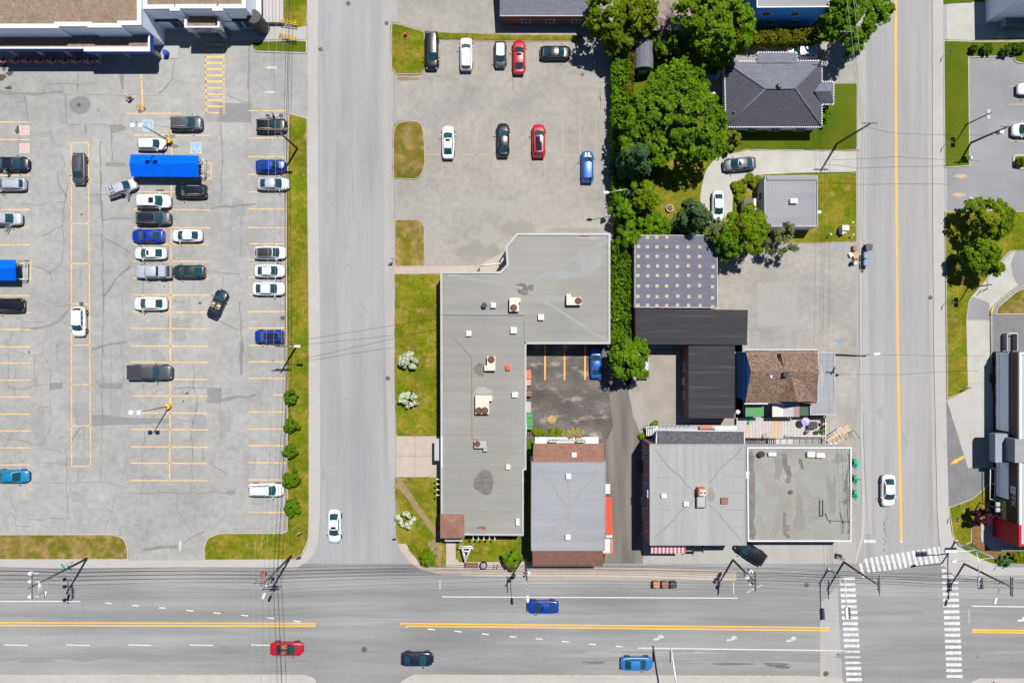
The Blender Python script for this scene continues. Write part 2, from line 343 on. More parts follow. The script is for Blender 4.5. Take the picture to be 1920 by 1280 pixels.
# big parking lot on the left with its cracks, patches and stains in the same sheet
M['lotfaint']=mk('faint_dark_lot',(.212,.212,.21),(.2,.2,.199),scale=.6,fine=.18,fscale=9,mid=.07); lot=MB(); lot.poly(W([(-700,-600),(590,-600),(592,400),(592,1060),(-700,1060)]),.004)
def tr(o,pts): return W([(o[0]+x/4,o[1]+y/4) for x,y in pts])
def jit(pts,amp=.1):
    out=[]; 
    for i in range(len(pts)-1):
        a=Vector(pts[i]+(0,));b=Vector(pts[i+1]+(0,)); n=max(1,int((b-a).length/1.1))
        for k in range(n):
            q=a.lerp(b,k/n)
            if k or i: q+=Vector((random.uniform(-amp,amp),random.uniform(-amp,amp),0))
            out.append((q.x,q.y))
    out.append(pts[-1]); return out
CR={(0,0):[(.25,1,[(185,720),(200,800),(208,910)]),(.1,1,[(200,770),(260,775),(300,730)]),(.16,1,[(330,690),(335,640),(345,630),(520,634),(720,625)]),(.14,1,[(465,640),(470,680),(490,710)]),(.14,1,[(590,560),(585,630),(578,700)]),(.2,1,[(490,710),(495,920),(515,935)]),(.05,0,[(500,712),(1290,715),(1290,850)]),(.15,1,[(1310,450),(1300,520),(1295,590),(1240,660),(1190,705)]),(.1,1,[(1295,600),(1400,620),(1470,630),(1505,690),(1680,700),(1860,770)]),(.22,1,[(1870,340),(1865,560),(1870,800),(1880,930)]),(.06,0,[(515,935),(820,940),(1270,950)]),(.2,1,[(830,945),(835,1100),(840,1210)]),(.16,1,[(755,1060),(755,1250)]),(.14,1,[(460,1160),(490,1240)]),(.14,1,[(1660,930),(1665,1280)]),(.5,1,[(0,690),(50,705),(200,708),(470,692)]),(.05,0,[(0,775),(200,770)]),(.05,0,[(230,560),(300,620),(310,640)]),(.08,1,[(380,965),(385,1060)]),(.3,1,[(640,940),(645,1000)]),(.4,1,[(905,560),(920,665)])],
(0,320):[(.15,1,[(430,0),(435,110),(490,190),(500,240)]),(.16,1,[(510,110),(490,240),(470,420),(480,590),(465,690),(380,765),(390,830)]),(.18,1,[(470,410),(310,490)]),(.08,0,[(160,240),(300,265),(370,240),(490,235)]),(.28,1,[(225,710),(300,725),(375,765)]),(.22,1,[(755,0),(765,380),(775,960),(770,1280)]),(.18,1,[(770,375),(850,355),(1000,360)]),(.2,1,[(780,500),(860,540),(980,615)]),(.26,1,[(980,720),(870,810),(780,940)]),(.12,1,[(640,185),(800,182)]),(.12,1,[(1660,0),(1655,250)]),(.4,1,[(1500,290),(1920,250)]),(.14,1,[(1790,300),(1815,420)]),(.14,1,[(1810,520),(1800,640)]),(.15,1,[(1540,740),(1690,775),(1795,780),(1810,830)]),(.08,1,[(1680,780),(1670,880)]),(.06,0,[(1280,970),(1350,990),(1400,990),(1440,1010)]),(.05,0,[(1460,830),(1420,960),(1420,1000)]),(.06,0,[(615,720),(600,760),(615,930)]),(.05,0,[(1075,840),(1080,930),(1090,1070),(1088,1250)]),(.05,0,[(1280,1000),(1240,1250)]),(.05,0,[(920,930),(920,1100),(930,1270)]),(.15,1,[(1640,1120),(1790,1200)]),(.18,1,[(1800,980),(1815,1280)]),(.05,0,[(165,1100),(160,1280)]),(.05,0,[(100,1080),(165,1130),(330,1135)]),(.3,1,[(165,1190),(330,1170),(430,1140),(510,1050)]),(.05,0,[(410,890),(440,1020)]),(.06,0,[(490,1000),(530,940)]),(.06,0,[(440,1020),(540,1000)]),(.07,0,[(380,1250),(395,1140)]),(.05,0,[(670,400),(700,380),(760,400)]),(.05,0,[(650,490),(780,485)]),(.05,0,[(1300,625),(1400,628)]),(.05,0,[(1440,560),(1460,620)])],
(0,640):[(.07,0,[(60,0),(62,200),(65,370)]),(.07,0,[(0,105),(45,100),(62,60),(55,0)]),(.06,0,[(80,70),(150,90),(250,110),(320,95)]),(.06,0,[(325,0),(322,95),(380,190),(380,320),(375,470),(390,600),(320,780)]),(.06,0,[(430,50),(415,140),(380,185)]),(.07,0,[(470,10),(410,50),(360,80)]),(.07,0,[(62,330),(110,360),(200,350),(270,320),(530,325)]),(.06,0,[(690,328),(740,328)]),(.06,0,[(260,110),(262,230),(270,320)]),(.06,0,[(110,170),(110,440)]),(.06,0,[(0,830),(40,780),(90,680),(240,560),(300,500),(365,490)]),(.06,0,[(0,690),(60,740),(130,735)]),(.12,1,[(130,735),(250,775),(320,780)]),(.08,0,[(320,790),(440,820),(505,860),(540,830),(545,720),(600,650),(640,630),(690,580)]),(.08,0,[(505,860),(500,1050)]),(.07,0,[(500,920),(300,900),(200,880),(120,915),(0,920)]),(.06,0,[(240,1055),(500,1058),(760,1050),(900,1075),(960,1100)]),(.05,0,[(590,640),(580,560),(545,490)]),(.06,0,[(630,640),(630,860),(590,930),(588,1050)]),(.06,0,[(640,737),(760,740)]),(.1,0,[(765,0),(765,860),(757,1050)]),(.4,1,[(690,60),(780,30),(950,0)]),(.06,0,[(1085,60),(1088,160)]),(.06,0,[(1075,310),(1080,420),(1090,430),(1088,760),(1060,790),(1065,980),(1080,1060),(1060,1180)]),(.06,0,[(920,350),(1000,380),(1080,420),(1140,410),(1180,370),(1270,350)]),(.22,1,[(1300,350),(1540,345)]),(.05,0,[(1220,0),(1265,120)]),(.06,0,[(1265,630),(1275,880),(1340,890),(1440,880)]),(.07,0,[(1295,565),(1360,590),(1450,605),(1530,620),(1525,890)]),(.11,0,[(1450,180),(1455,340),(1480,490),(1450,605),(1440,720),(1445,890)]),(.1,1,[(1440,890),(1435,1130)]),(.05,0,[(1300,400),(1410,380),(1455,340)]),(.05,0,[(1525,250),(1525,335)]),(.06,0,[(1660,310),(1650,870)]),(.5,1,[(1655,440),(1920,400)]),(.5,1,[(1810,0),(1810,250)]),(.15,1,[(1570,900),(1700,1005)]),(.08,1,[(1640,880),(1730,800),(1820,800),(1840,900)]),(.06,0,[(850,850),(850,900),(920,980),(915,1060)]),(.06,0,[(850,835),(940,830),(955,880),(1060,850)]),(.05,0,[(955,880),(930,980)]),(.12,1,[(950,1130),(1440,1135),(1740,1130)]),(.06,0,[(60,1080),(80,1200),(130,1280)]),(.06,0,[(530,1030),(525,1140)]),(.12,1,[(500,1060),(510,1280)]),(.05,0,[(870,1120),(840,1280)]),(.05,0,[(650,1240),(840,1275)]),(.05,0,[(1080,1000),(1140,1030),(1210,1010)]),(.05,0,[(1140,1050),(1150,1130)]),(.05,0,[(1120,1140),(1110,1280)]),(.06,0,[(1330,1130),(1330,1280)]),(.05,0,[(830,0),(835,500)]),(.05,0,[(905,20),(905,100),(930,180),(920,340)]),(.05,0,[(450,715),(540,725)]),(.05,0,[(35,810),(40,950)]),(.05,0,[(105,750),(118,910)])],
(0,960):[(.08,0,[(70,0),(110,40),(120,105),(220,102)]),(.07,0,[(110,40),(150,30),(200,52),(480,48)]),(.1,1,[(480,48),(490,150)]),(.06,0,[(860,0),(800,70),(785,130)]),(.05,0,[(940,60),(895,130)]),(.06,0,[(1345,0),(1440,160)]),(.14,1,[(1380,230),(1440,180),(1530,145)]),(.5,1,[(1070,280),(1200,265),(1330,258)]),(.05,0,[(1000,95),(1050,50),(1080,65),(1080,100),(1000,95)]),(.05,0,[(1105,170),(1110,240)])]}
for o,ls in CR.items():
    for w,k,pts in ls:
        q=jit(tr(o,pts),.14); lot.ribbon(q,[w*random.uniform(.45,1.5) if k else w*random.choice((.35,.6,.9,1.1)) for _ in q],.0085 if k else .0095,1 if k else 2)
# branching hairline cracks that start from the traced ones
for o,ls in CR.items():
    for w,k,pts in ls:
        if random.random()<.4:
            a=Vector(tr(o,[random.choice(pts)])[0]+(0,)); ang=random.uniform(0,6.28); q=[(a.x,a.y)]
            for _ in range(random.randint(2,5)):
                ang+=random.uniform(-.7,.7); a=a+Vector((math.cos(ang),math.sin(ang),0))*random.uniform(.3,.8); q.append((a.x,a.y))
            if all(p[0]<P(530,0).x and -32<p[1]<42 for p in q): lot.ribbon(jit(q,.1),.04,.0105,2)
def blob(mb,x,y,rx,ry,z,m,n=22,j=.18,seed=0):
    r_=random.Random(seed+int(x*7+y)); a0=r_.uniform(0,6)
    pts=[]
    for i in range(n):
        t=2*math.pi*i/n; k=1+j*(math.sin(3*t+a0)*.5+r_.uniform(-.6,.6))
        pts.append((x+rx*k*math.cos(t),y+ry*k*math.sin(t)))
    mb.poly(W(pts),z,m)
blob(lot,150,197,20,17,.0075,1,j=.05)
for q in ([(411,193),(470,195),(470,230),(410,229)],[(388,726),(415,727),(414,756),(388,755)],[(185,718),(230,718),(229,729),(185,728)],[(93,717),(118,717),(117,728),(92,731)],[(198,304),(237,305),(236,313),(197,312)],[(207,235),(228,233),(240,243),(208,251)],[(224,139),(233,140),(232,168),(228,168)],[(172,778),(195,777),(240,783),(318,784),(316,793),(200,797),(173,799)],[(425,920),(442,917),(440,927),(427,928)],[(184,201),(188,209),(180,209)]):
    lot.poly(W(q),.007,3)
for x,y,rx,ry in ((2,145,9,7),(8,120,4,14),(18,138,6,4),(16,165,7,3.4),(33,244,4,7),(36,262,4,2),(300,357,8,2),(153,402,2,2),(375,568,3,2),(351,737,3,2),(344,752,2,2),(267,560,1.5,1.5),(308,537,1.5,1.5),(370,650,1.5,2),(54,660,2,2),(274,586,2,2),(40,520,2,2)):
    blob(lot,x,y,rx,ry,.0115,4,n=14,j=.4)
for i in range(150): blob(lot,random.uniform(0,530),random.uniform(150,990),random.uniform(.3,1.0),random.uniform(.3,1.0),.0118,2,n=7,j=.3)
for i in range(26): blob(lot,random.uniform(60,530),random.uniform(160,980),random.uniform(6,30),random.uniform(5,34),.0048+.00007*i,5,j=.45)
struct('parking_lot',lot,[M['lot'],M['seal'],M['crack'],M['patch'],M['oil'],M['lotfaint']])

# middle parking lot, side street, main road, right street
M['worndark']=mk('dusty_dark_asphalt',(.195,.188,.172),(.18,.172,.158),scale=.6,fine=.12); ml=MB(); ml.poly(W([(736,-600),(1150,-600),(1150,640),(736,640)]),.004)
blob(ml,1085,150,38,12,.007,1,j=.3); blob(ml,930,385,60,9,.007,1,j=.3); blob(ml,1010,400,60,13,.0075,1,j=.3); blob(ml,915,440,15,22,.008,1,j=.3)
blob(ml,975,430,36,14,.0085,2,j=.35); blob(ml,900,470,40,16,.007,2,j=.3); blob(ml,1085,432,50,5,.0085,2,j=.4); blob(ml,760,148,24,4,.007,3,j=.4)
for pts in ([(1125,165),(1124,185),(1126,205)],[(1122,178),(1128,190)],[(960,140),(962,170)],[(745,70),(750,100)],[(1040,20),(1060,22)]): ml.ribbon(jit(W(pts),.2),.12,.009,3)
struct('middle_parking_lot',ml,[M['lotmid'],M['palepatch'],M['worndark'],M['dirt']])
sd=MB(); sd.poly(W([(588,-600),(744,-600),(745,1005),(772,1048),(800,1064),(800,1075),(588,1075)]),.008)
sd.poly(W([(717,-600),(734,-600),(738,320),(740,640),(741,900),(730,900),(722,640),(719,320)]),.0125,1)
sd.poly(W([(596,-600),(602,-600),(602,60),(605,200),(606,500),(606,900),(601,1000),(598,320)]),.012,2)
for i in range(20): blob(sd,random.uniform(605,715),random.uniform(40,1040),random.uniform(2,16),random.uniform(3,22),.0092+.00006*i,3,j=.4)
for i in range(40): blob(sd,random.uniform(600,730),random.uniform(0,1050),random.uniform(.5,1.2),random.uniform(.5,1.4),.0116,4,n=7,j=.3)
for pts in ([(617,25),(619,45),(616,60)],[(660,300),(664,420)],[(600,720),(606,900)]): sd.ribbon(jit(W(pts),.12),.05,.0118,4)
struct('side_street',sd,[M['street'],M['gutter'],M['street2'],M['faintdark'],M['worn']])
M['tyreband']=mk('tyre_band',(.168,.169,.169),(.155,.156,.157),scale=.5,stretch=(.1,1,1),fine=.2,fscale=9); import itertools; ZC=itertools.cycle(range(12)); mr=MB(); mr.poly(W([(-900,1056),(2900,1056),(2900,1290),(-900,1290)]),.012)
for y,hh,x0,x1 in ((1236,5,-300,1530),(1241,3,1280,1420),(1221,4,800,1500),(1155,3,120,420),(1232,4,1580,1980),(1098,4,0,300)):
    for k in range(int((x1-x0)/90)):
        x=x0+k*90+random.uniform(0,40); blob(mr,x,y+random.uniform(-2,2),random.uniform(30,55),hh*random.uniform(.5,1),.0145+.00013*next(ZC),1,n=18,j=.35)
for i in range(90):
    y=random.choice((1150,1152,1232,1236,1228)); blob(mr,random.uniform(-60,1960),y+random.gauss(0,4),random.uniform(40,110),random.uniform(.8,3.2),.0132+.000016*i,5,n=16,j=.3)
for x,y,rx,ry in ((1455,1245,24,4),(1370,1244,38,2.5),(1115,1241,22,2.5),(1550,1262,5,3),(1470,1250,14,3),(1572,1226,4,2),(1833,1231,2,2),(420,1211,4,1)): blob(mr,x,y,rx,ry,.0165,3,n=16,j=.3)
mr.poly(W([(1538,1130),(1570,1100),(1580,1290),(1538,1290)]),.015,2)
for xs in (155,232,260,288,464): mr.ribbon(jit(W([(xs,1125),(xs+2,1165)]),.15),.05,.017,4)
for pts in ([(75,1175),(77,1205)],[(1480,1160),(1700,1170)],[(900,1160),(905,1250)],[(1712,1200),(1760,1180)],[(462,1230),(464,1262)]): mr.ribbon(jit(W(pts),.15),.045,.017,4)
struct('main_road',mr,[M['main'],M['patch'],M['gutter'],M['worn'],M['seal'],M['tyreband']])
rs=MB(); rs.poly(W([(1604,-600),(1775,-600),(1776,640),(1790,1070),(1606,1070)]),.010)
rs.poly(W([(1606,-600),(1622,-600),(1624,400),(1634,800),(1634,1000),(1618,1000),(1610,640),(1606,100)]),.0145,1)
rs.poly(W([(1739,-600),(1747,-600),(1750,640),(1757,960),(1750,980),(1743,640),(1740,320)]),.0145,1)
for i in range(22): blob(rs,random.uniform(1625,1740),random.uniform(20,1040),random.uniform(2,10),random.uniform(6,26),.0112+.00006*i,2,j=.4)
for i in range(12): blob(rs,1660+random.uniform(-3,3),970+i*5.5,random.uniform(.6,2),random.uniform(1,3),.0135,3,n=8,j=.4)
struct('right_street',rs,[M['street2'],M['gutter'],M['faintdark'],M['worn']])

# ground behind the shops
sheet('shop_yard',[(985,640),(1200,640),(1196,690),(1175,730),(1183,790),(1150,832),(985,832)],'yard_dark',1)
al=MB(); al.poly(W([(1142,738),(1176,720),(1187,780),(1203,818),(1206,1066),(1134,1066),(1134,832),(1150,800)]),.0075)
for pts in ([(1172,745),(1180,790),(1200,815)],[(1155,860),(1160,900),(1163,960)],[(1140,1000),(1180,998)],[(1175,880),(1182,940)],[(1108,1010),(1150,1008)],[(1160,1050),(1185,1020),(1186,1000)]): al.ribbon(jit(W(pts),.2),.06,.012,1)
struct('alley',al,[M['alley'],M['crack']])
sheet('gravel_pad',[(1175,640),(1392,640),(1392,812),(1290,812),(1200,815),(1184,775),(1172,730)],'pad',1)
pl=MB(); pl.poly(W([(1183,735),(1205,735),(1208,790),(1204,812),(1190,780)]),.008); struct('pale_slab',pl,[M['palepatch']])
sheet('side_parking',[(1340,455),(1612,452),(1620,1066),(1380,1066),(1380,660),(1340,640)],'lotmid',1)
sp=MB(); sp.poly(W([(1420,530),(1495,528),(1497,610),(1420,612)]),.009); blob(sp,1577,462,14,4,.0095,1,j=.3); blob(sp,1575,640,8,5,.0095,1,j=.3); sp.ribbon(jit(W([(1395,615),(1490,625),(1555,610)]),.2),.06,.0105,2); sp.ribbon(jit(W([(1560,640),(1606,632)]),.1),.05,.0105,2); struct('parking_patches',sp,[M['palepatch'],M['binblue'],M['seal']])
fr=MB(); fr.poly(W([(1200,1000),(1400,1000),(1620,1015),(1620,1066),(1200,1066)]),.0065); struct('shop_forecourt',fr,[M['gutter']])
# right-hand block
sheet('right_parking_lot',[(1772,105),(2300,100),(2300,700),(1900,700),(1850,700),(1770,400)],'lotright',1)
sheet('right_driveway',[(1766,4),(2100,4),(2100,76),(1766,76)],'gravel',2)
dr=MB(); dr.poly(W(rnd_poly([(1930,468),(1900,470),(1878,492),(1846,530),(1818,562),(1812,600),(1815,722),(1855,722),(1857,590,8),(1868,568),(1890,548),(1930,520)],0)),.008)
dr.poly(W([(1905,470),(1960,466),(1960,505),(1912,540),(1900,520),(1895,495)]),.012,1); dr.poly(W([(1816,560),(1826,556),(1855,568),(1856,600),(1813,600)]),.0115,1)
struct('drive_lane',dr,[M['gravel'],M['lotright']])
sheet('light_concrete_drive',[(1775,746),(1816,728),(1816,716),(1858,716),(1872,800),(1872,880),(1812,878)],'walk',3)
sheet('dark_asphalt_drive',[(1774,748),(1791,800),(1815,877),(1880,875),(1880,890),(1850,912),(1822,934),(1778,950)],'drive_dark',4)
sheet('dark_rear_lot',[(1862,590),(2000,590),(2000,680),(1862,680)],'drive_dark',2)
sheet('store_apron',[(1838,978),(2000,978),(2000,1032),(1858,1032),(1840,1016)],'walk',2)

# house yard on the right of the hedge
sheet('house_driveway',[(1352,84),(1612,78),(1612,157),(1500,157),(1352,120)],'lotmid',2)
gd=[(1322,320),(1345,292),(1400,280),(1612,282),(1612,322),(1500,324),(1420,328),(1375,345),(1372,420),(1318,420),(1312,370)]
sheet('gravel_driveway',gd,'gravel',2,rad=14)
sheet('garden_lawn',[(1255,300),(1330,290),(1318,330),(1310,420),(1215,432),(1205,400)],'grass',1,rad=10)
sheet('right_front_lawn',[(1508,157),(1606,157),(1606,275),(1540,281),(1508,282)],'grassg',3)
sheet('bungalow_lawn',[(1370,345),(1400,331),(1480,330),(1605,324),(1606,452),(1490,455),(1440,440),(1380,400)],'grass',3,rad=6)
dp=MB()
for x,y,rx,ry in ((1410,350,9,18),(1400,345,10,8),(1440,332,18,3)): blob(dp,x,y,rx,ry,.0155,0,j=.4)
struct('bare_soil_patches',dp,[M['dirt']])

# ------------------------------------------------------------------ raised slabs: pavements and kerbed lawns
def slab(name,pts,mat,top=.12,rad=0,kerb=0,kmat='kerb'):
    mb=MB(); q=W(rnd_poly(pts,rad) if rad or any(len(p)>2 for p in pts) else pts)
    if mat.startswith('grass') and not kerb: q=jit(q+[q[0]],.09)[:-1]
    n=len(q); a=sum(q[i][0]*q[(i+1)%n][1]-q[(i+1)%n][0]*q[i][1] for i in range(n))
    if a<0: q=q[::-1]
    if kerb:
        mb.ring(q,kerb,0,top+.015,1); mb.poly(offset(q,kerb*.9),top,0); return struct(name,mb,[M[mat],M[kmat]])
    mb.prism(q,0,top,1,0); return struct(name,mb,[M[mat],M[kmat]])
slab('west_pavement',[(576,-600),(596,-600),(597,320),(601,640),(601,960),(597,1020),(588,1040),(574,1054),(556,1064),(-700,1064),(-700,1049),(240,1049),(245,1049),(380,1049),(552,1049),(566,1041),(576,1026),(580,1005),(581,640),(578,320)],'walk',.11)
slab('strip_lawn',[(541,212,6),(577,222),(578,320),(581,640),(581,960),(580,1010,12),(566,1041,10),(552,1049),(384,1050,4),(382,1028,8),(388,1008,8),(410,998,6),(530,998),(538,994),(538,700),(536,450),(539,300)],'grass',.13,kerb=.14)
slab('corner_lawn',[(-700,1001),(214,1000,6),(234,1008,8),(241,1028,6),(241,1049),(-700,1049)],'grassd',.13,kerb=.16)
slab('dock_lawn',[(531,-600),(575,-600),(575,48),(556,52),(531,43)],'grass',.12)
slab('store_lawn',[(470,78,3),(556,75),(576,77),(576,101),(480,98,5),(472,90,4)],'grassg',.12,kerb=.16)
slab('store_walk',[(300,62),(300,79),(346,79),(480,76),(556,74),(575,76),(575,48),(556,52),(531,43),(486,43),(486,20),(300,20)],'walk',.1)
slab('corner_pad',[(303,80),(335,80),(335,110),(302,110)],'walk',.1)
slab('island_lawn_north',[(734,44,5),(750,46,5),(796,60,4),(798,130,5),(790,140,5),(742,140,6),(734,128,4)],'grass',.13,kerb=.1)
slab('verge_lawn',[(796,59,2),(822,62),(960,67),(1088,67),(1092,76),(960,75),(822,73),(797,75)],'grass',.12)
slab('island_lawn_middle',[(737,250,6),(743,231,10),(768,226,10),(788,229,8),(795,246,8),(798,308,8),(790,330,8),(778,337,4),(737,335,4)],'grassd',.13,kerb=.1)
slab('island_lawn_south',[(740,412,4),(786,411,8),(796,424,8),(796,499),(740,500)],'grassd',.13,kerb=.08)
slab('shop_path',[(739,500),(896,498),(950,470),(950,512),(826,513),(739,514)],'walkwarm',.1)
slab('shop_lawn',[(740,514),(832,514),(832,816),(744,816,4),(741,760),(740,640)],'grass',.13)
slab('shop_forecourt_slabs',[(743,817),(832,817),(832,894),(743,894)],'walkwarm',.11)
lw=[(741,894),(832,894),(832,1012),(836,1016),(835,1062),(790,1062),(782,1048,3),(770,1034,3),(763,1018,3),(746,1017),(742,1000)]
slab('shop_south_lawn',lw,'grass',.13)
slab('lawn_by_bench',[(855,1008),(1004,1008),(1002,1050,3),(862,1052,6),(855,1044,5)],'grass',.13)
slab('corner_pavement',[(746,1017),(763,1018),(770,1034),(782,1048),(790,1062),(1000,1064.5),(1205,1064),(1380,1070),(1380,1088),(990,1082),(830,1076),(788,1067),(768,1053),(752,1033)],'walkwarm',.1)
slab('shop_path_south',[(836.5,1012),(854.5,1012),(854.5,1045),(862,1053),(1001,1051.5),(1001,1063.7),(836.5,1062)],'walkwarm',.1)
jo=MB()
for a,b in (((778,817),(778,894)),((743,855),(824,855)),((823,866),(823,890))): jo.ribbon(W([a,b]),.06,.1145)
for x in (620,760,900): pass
for a,b in (((838,500),(838,512)),((804,500),(804,513)),((880,499),(880,512)),((762,500),(762,513))): jo.ribbon(W([a,b]),.04,.1045)
struct('slab_joints',jo,[M['dirt']])
wp=MB(); wp.ribbon(W([(743,905),(755,912),(768,930),(785,955),(800,975),(815,995),(832,1012)]),[1.6,1.2,.9,.8,.8,.9,1.2],.1345); 
for x,y,rx,ry in ((752,897,9,4),(822,1040,8,18),(812,1020,8,10),(746,955,3,20)): blob(wp,x,y,rx,ry,.1335,0,j=.35)
struct('worn_footpath',wp,[M['dirt']])
wl=MB()
for x,y,rx,ry,z in ((550,770,5,9,.1345),(560,735,6,8,.1345),(559,845,6,10,.1345),(557,880,5,8,.1345),(555,790,5,6,.1345),(558,915,6,7,.1345),(770,700,8,6,.1345),(776,650,12,7,.1345),(780,765,12,6,.1345),(775,810,22,5,.1345),(785,320,8,10,.1345),(790,250,5,12,.1345),(785,430,6,14,.1345),(770,470,12,10,.1345),(792,130,4,8,.1345),(765,136,20,3,.1345),(420,1020,10,5,.1345),(470,1022,14,8,.1345),(189,1030,3,8,.1345),(100,1020,40,6,.1345),(560,265,6,8,.1345)): blob(wl,x,y,rx*.6,ry*.6,z,0,j=.45)
struct('dry_turf_patches',wl,[M['grassd']])
# right pavement and lawns
slab('right_pavement',[(1747,-600),(1767,-600),(1768,100),(1771,640),(1774,800),(1778,950),(1783,1000),(1795,1022),(1840,1048),(1880,1062),(2900,1078),(2900,1090),(1850,1088),(1790,1080),(1768,1060),(1760,1010),(1757,960),(1750,640),(1748,320)],'walk',.11)
slab('back_lawn',[(1767,-80),(1822,-80),(1822,4),(1798,6),(1768,9)],'grassg',.12)
slab('right_lawn',[(1768,76),(1836,78),(2300,74),(2300,120),(1912,120,4),(1901,116,6),(1899,106),(1816,109),(1818,312),(1770,315)],'grassg',.13,kerb=.14)
slab('tree_lawn',[(1771,397),(1826,394),(2000,398),(2000,468),(1893,471,6),(1874,491,6),(1845,530,6),(1817,562,6),(1812,600),(1815,722),(1812,733,4),(1775,747)],'grass',.13,kerb=.1)
slab('planter_island',[(1898,290,8),(1960,289),(1960,318),(1910,318,8),(1898,306,6)],'grassg',.14,kerb=.3)
slab('bank_lawn',[(1960,524),(1905,545,5),(1870,574,5),(1865,590),(1960,590)],'grassd',.13,kerb=.16)
slab('curved_lawn',[(1778,950),(1822,934,8),(1852,908,8),(1856,905),(1856,940),(1850,960),(1838,966),(1822,984),(1821,1016),(1800,1024,4),(1786,1006)],'grass',.13,kerb=.12)
slab('mulch_bed',[(1838,966),(1856,950),(1860,978),(1838,982),(1838,1012),(1860,1034),(1960,1034),(1960,1046),(1858,1046),(1822,1020),(1821,984)],'mulch',.2)
slab('forecourt_edge',[(1612,452),(1616,452),(1617,700),(1621,960),(1619,1010),(1610,1040),(1606,1055),(1602,1055),(1606,1036),(1614,1008),(1616,960),(1612,700)],'walk',.03)
slab('south_pavement',[(-900,1263),(570,1263),(590,1270,4),(598,1290),(598,1400),(-900,1400)],'walkpale',.12,kerb=.18)
slab('south_pavement',[(745,1400),(746,1290),(752,1275,5),(775,1263),(1500,1265),(1572,1268,6),(1590,1285),(1590,1400)],'walkpale',.12,kerb=.18)
slab('south_pavement',[(1808,1400),(1812,1280,5),(1835,1270,5),(2900,1275),(2900,1400)],'walkpale',.12,kerb=.18)
kl=MB()
kl.tube([(*P(x,y)[:2],.1) for x,y in ((1858,690),(1857,590),(1862,576),(1880,558),(1905,542),(1950,520))],.12,4); 
struct('retaining_kerb',kl,[M['kerb']])
yk=MB(); yk.tube([(*P(x,y)[:2],.16) for x,y in ((1857,592),(1857.5,583),(1862,575))],.14,4); struct('yellow_kerb',yk,[M['safety']])
ck=MB()
for a in ([(1607,100),(1607,300),(1611,640),(1616,960)],[(738,30),(733,44)],[(739,140),(737,228)],[(739,338),(740,410)],[(741,640),(741,820)]): ck.ribbon(jit(W(a),.04),.045,.018)
struct('kerb_gaps',ck,[M['crack']])

# worn earth along the edges of the lawns
we=MB()
def edge(pts,rad=0,wmax=.5,close=True,z=.022):
    q=W(rnd_poly(pts,rad) if rad else pts); q=jit(q+([q[0]] if close else []),.08)
    n=len(q); ww=[]; cur=.2
    for i in range(n): cur=max(.03,min(wmax,cur+random.uniform(-.14,.14))); ww.append(cur)
    we.ribbon(q,ww,z+.0004*(len(we.f)%7),0)
edge([(734,44),(750,46),(796,60),(798,130),(790,140),(742,140),(734,128)],5)
edge([(737,250),(743,231),(768,226),(788,229),(795,246),(798,308),(790,330),(778,337),(737,335)],8)
edge([(740,412),(786,411),(796,424),(796,499),(740,500)],5)
edge([(797,76),(823,74),(960,76),(1092,77)],0,.5,False); edge([(797,58),(822,61),(960,66)],0,.6,False)
edge([(539,220),(538,300),(535.5,450),(537,700),(537.5,994)],0,.4,False)
edge([(1612,282),(1500,283),(1400,281),(1345,293)],0,1.2,False); edge([(1605,324),(1480,330),(1400,331),(1372,346)],0,1.2,False)
edge([(1440,441),(1490,456),(1606,453)],0,.7,False); edge([(1148,90),(1148,212),(1147,300),(1148,400)],0,1.2,False)
edge([(1768,75),(1836,77),(1920,73)],0,.6,False); edge([(1815,728),(1775,748)],0,.5,False)
struct('worn_verge_soil',we,[M['dirt']])
# ------------------------------------------------------------------ painted markings
mk_=MB(); ZP=.020
def line(a,b,w,m,z=ZP): mk_.ribbon(W([a,b]),w*S,z,m)
def worn(a,b,w,m,seg=14):
    """a painted line broken where traffic has worn it"""
    A=Vector((*a,0));B=Vector((*b,0)); n=max(1,int((B-A).length/seg))
    for i in range(n):
        t0=i/n;t1=(i+1)/n-(random.uniform(0,.12)/n if random.random()<.4 else 0)
        p=A.lerp(B,t0);q=A.lerp(B,t1); line(p[:2],q[:2],w*random.uniform(.82,1.05),m)
WH,WF,YE,LY,FO,PB,PR=range(7)
for x,y,d in ((0,1166,0),(0,1171,0)): line((-600,y-1),(592,y+2),2.6,YE)
for y0,y1 in ((1168,1176),(1172.6,1181)): line((750,y0),(1555,y1),2.6,YE)
line((1823,1180),(2900,1194),3,YE); line((1823,1184),(2900,1198),3,YE)
line((-600,1126),(151,1126.5),2,WH); line((828,1118),(1383,1120.5),2,WH); line((825,1087),(825,1105),1.6,WF); line((1375,1091),(1376,1112),1.6,WF); line((1378,1116),(1378,1124),1.4,WF); line((1400,1110),(1428,1096),1.8,WF)
line((1822,1135.5),(2900,1150),2,WH); line((1817,1143),(1817,1170),1.2,WF)
for x,y in ((204,1130),(254,1134.5),(305,1139),(356,1144),(407,1148.5),(459,1153),(508,1158),(557,1164),(759,1174),(809,1179),(859,1183),(910,1188),(962,1193),(1011,1197),(1060,1202),(1111,1207),(1161,1211)): line((x-6.5,y-.6),(x+6.5,y+.6),2.2,WH)
for x in (-110,8,124,240,356,471): line((x,1208),(x+44,1209),2,WH)
line((1196,1214),(1585,1219),2,WH); line((1620,1014),(1642,1014),5.5,WH); line((1688,1013),(1692,1016),3,WH)
line((1678,-600),(1679,0),4,YE); line((1679,0),(1680.5,320),4,YE); line((1680.5,320),(1683,640),4,YE); line((1683,640),(1690,1012),4,YE)
for i in range(20): 
    y=1084+i*10.5; x0=1574+i*.72; worn((x0,y),(x0+29,y),6 if i not in(13,14,15) else 4,WH if i not in (13,14) else WF,5)
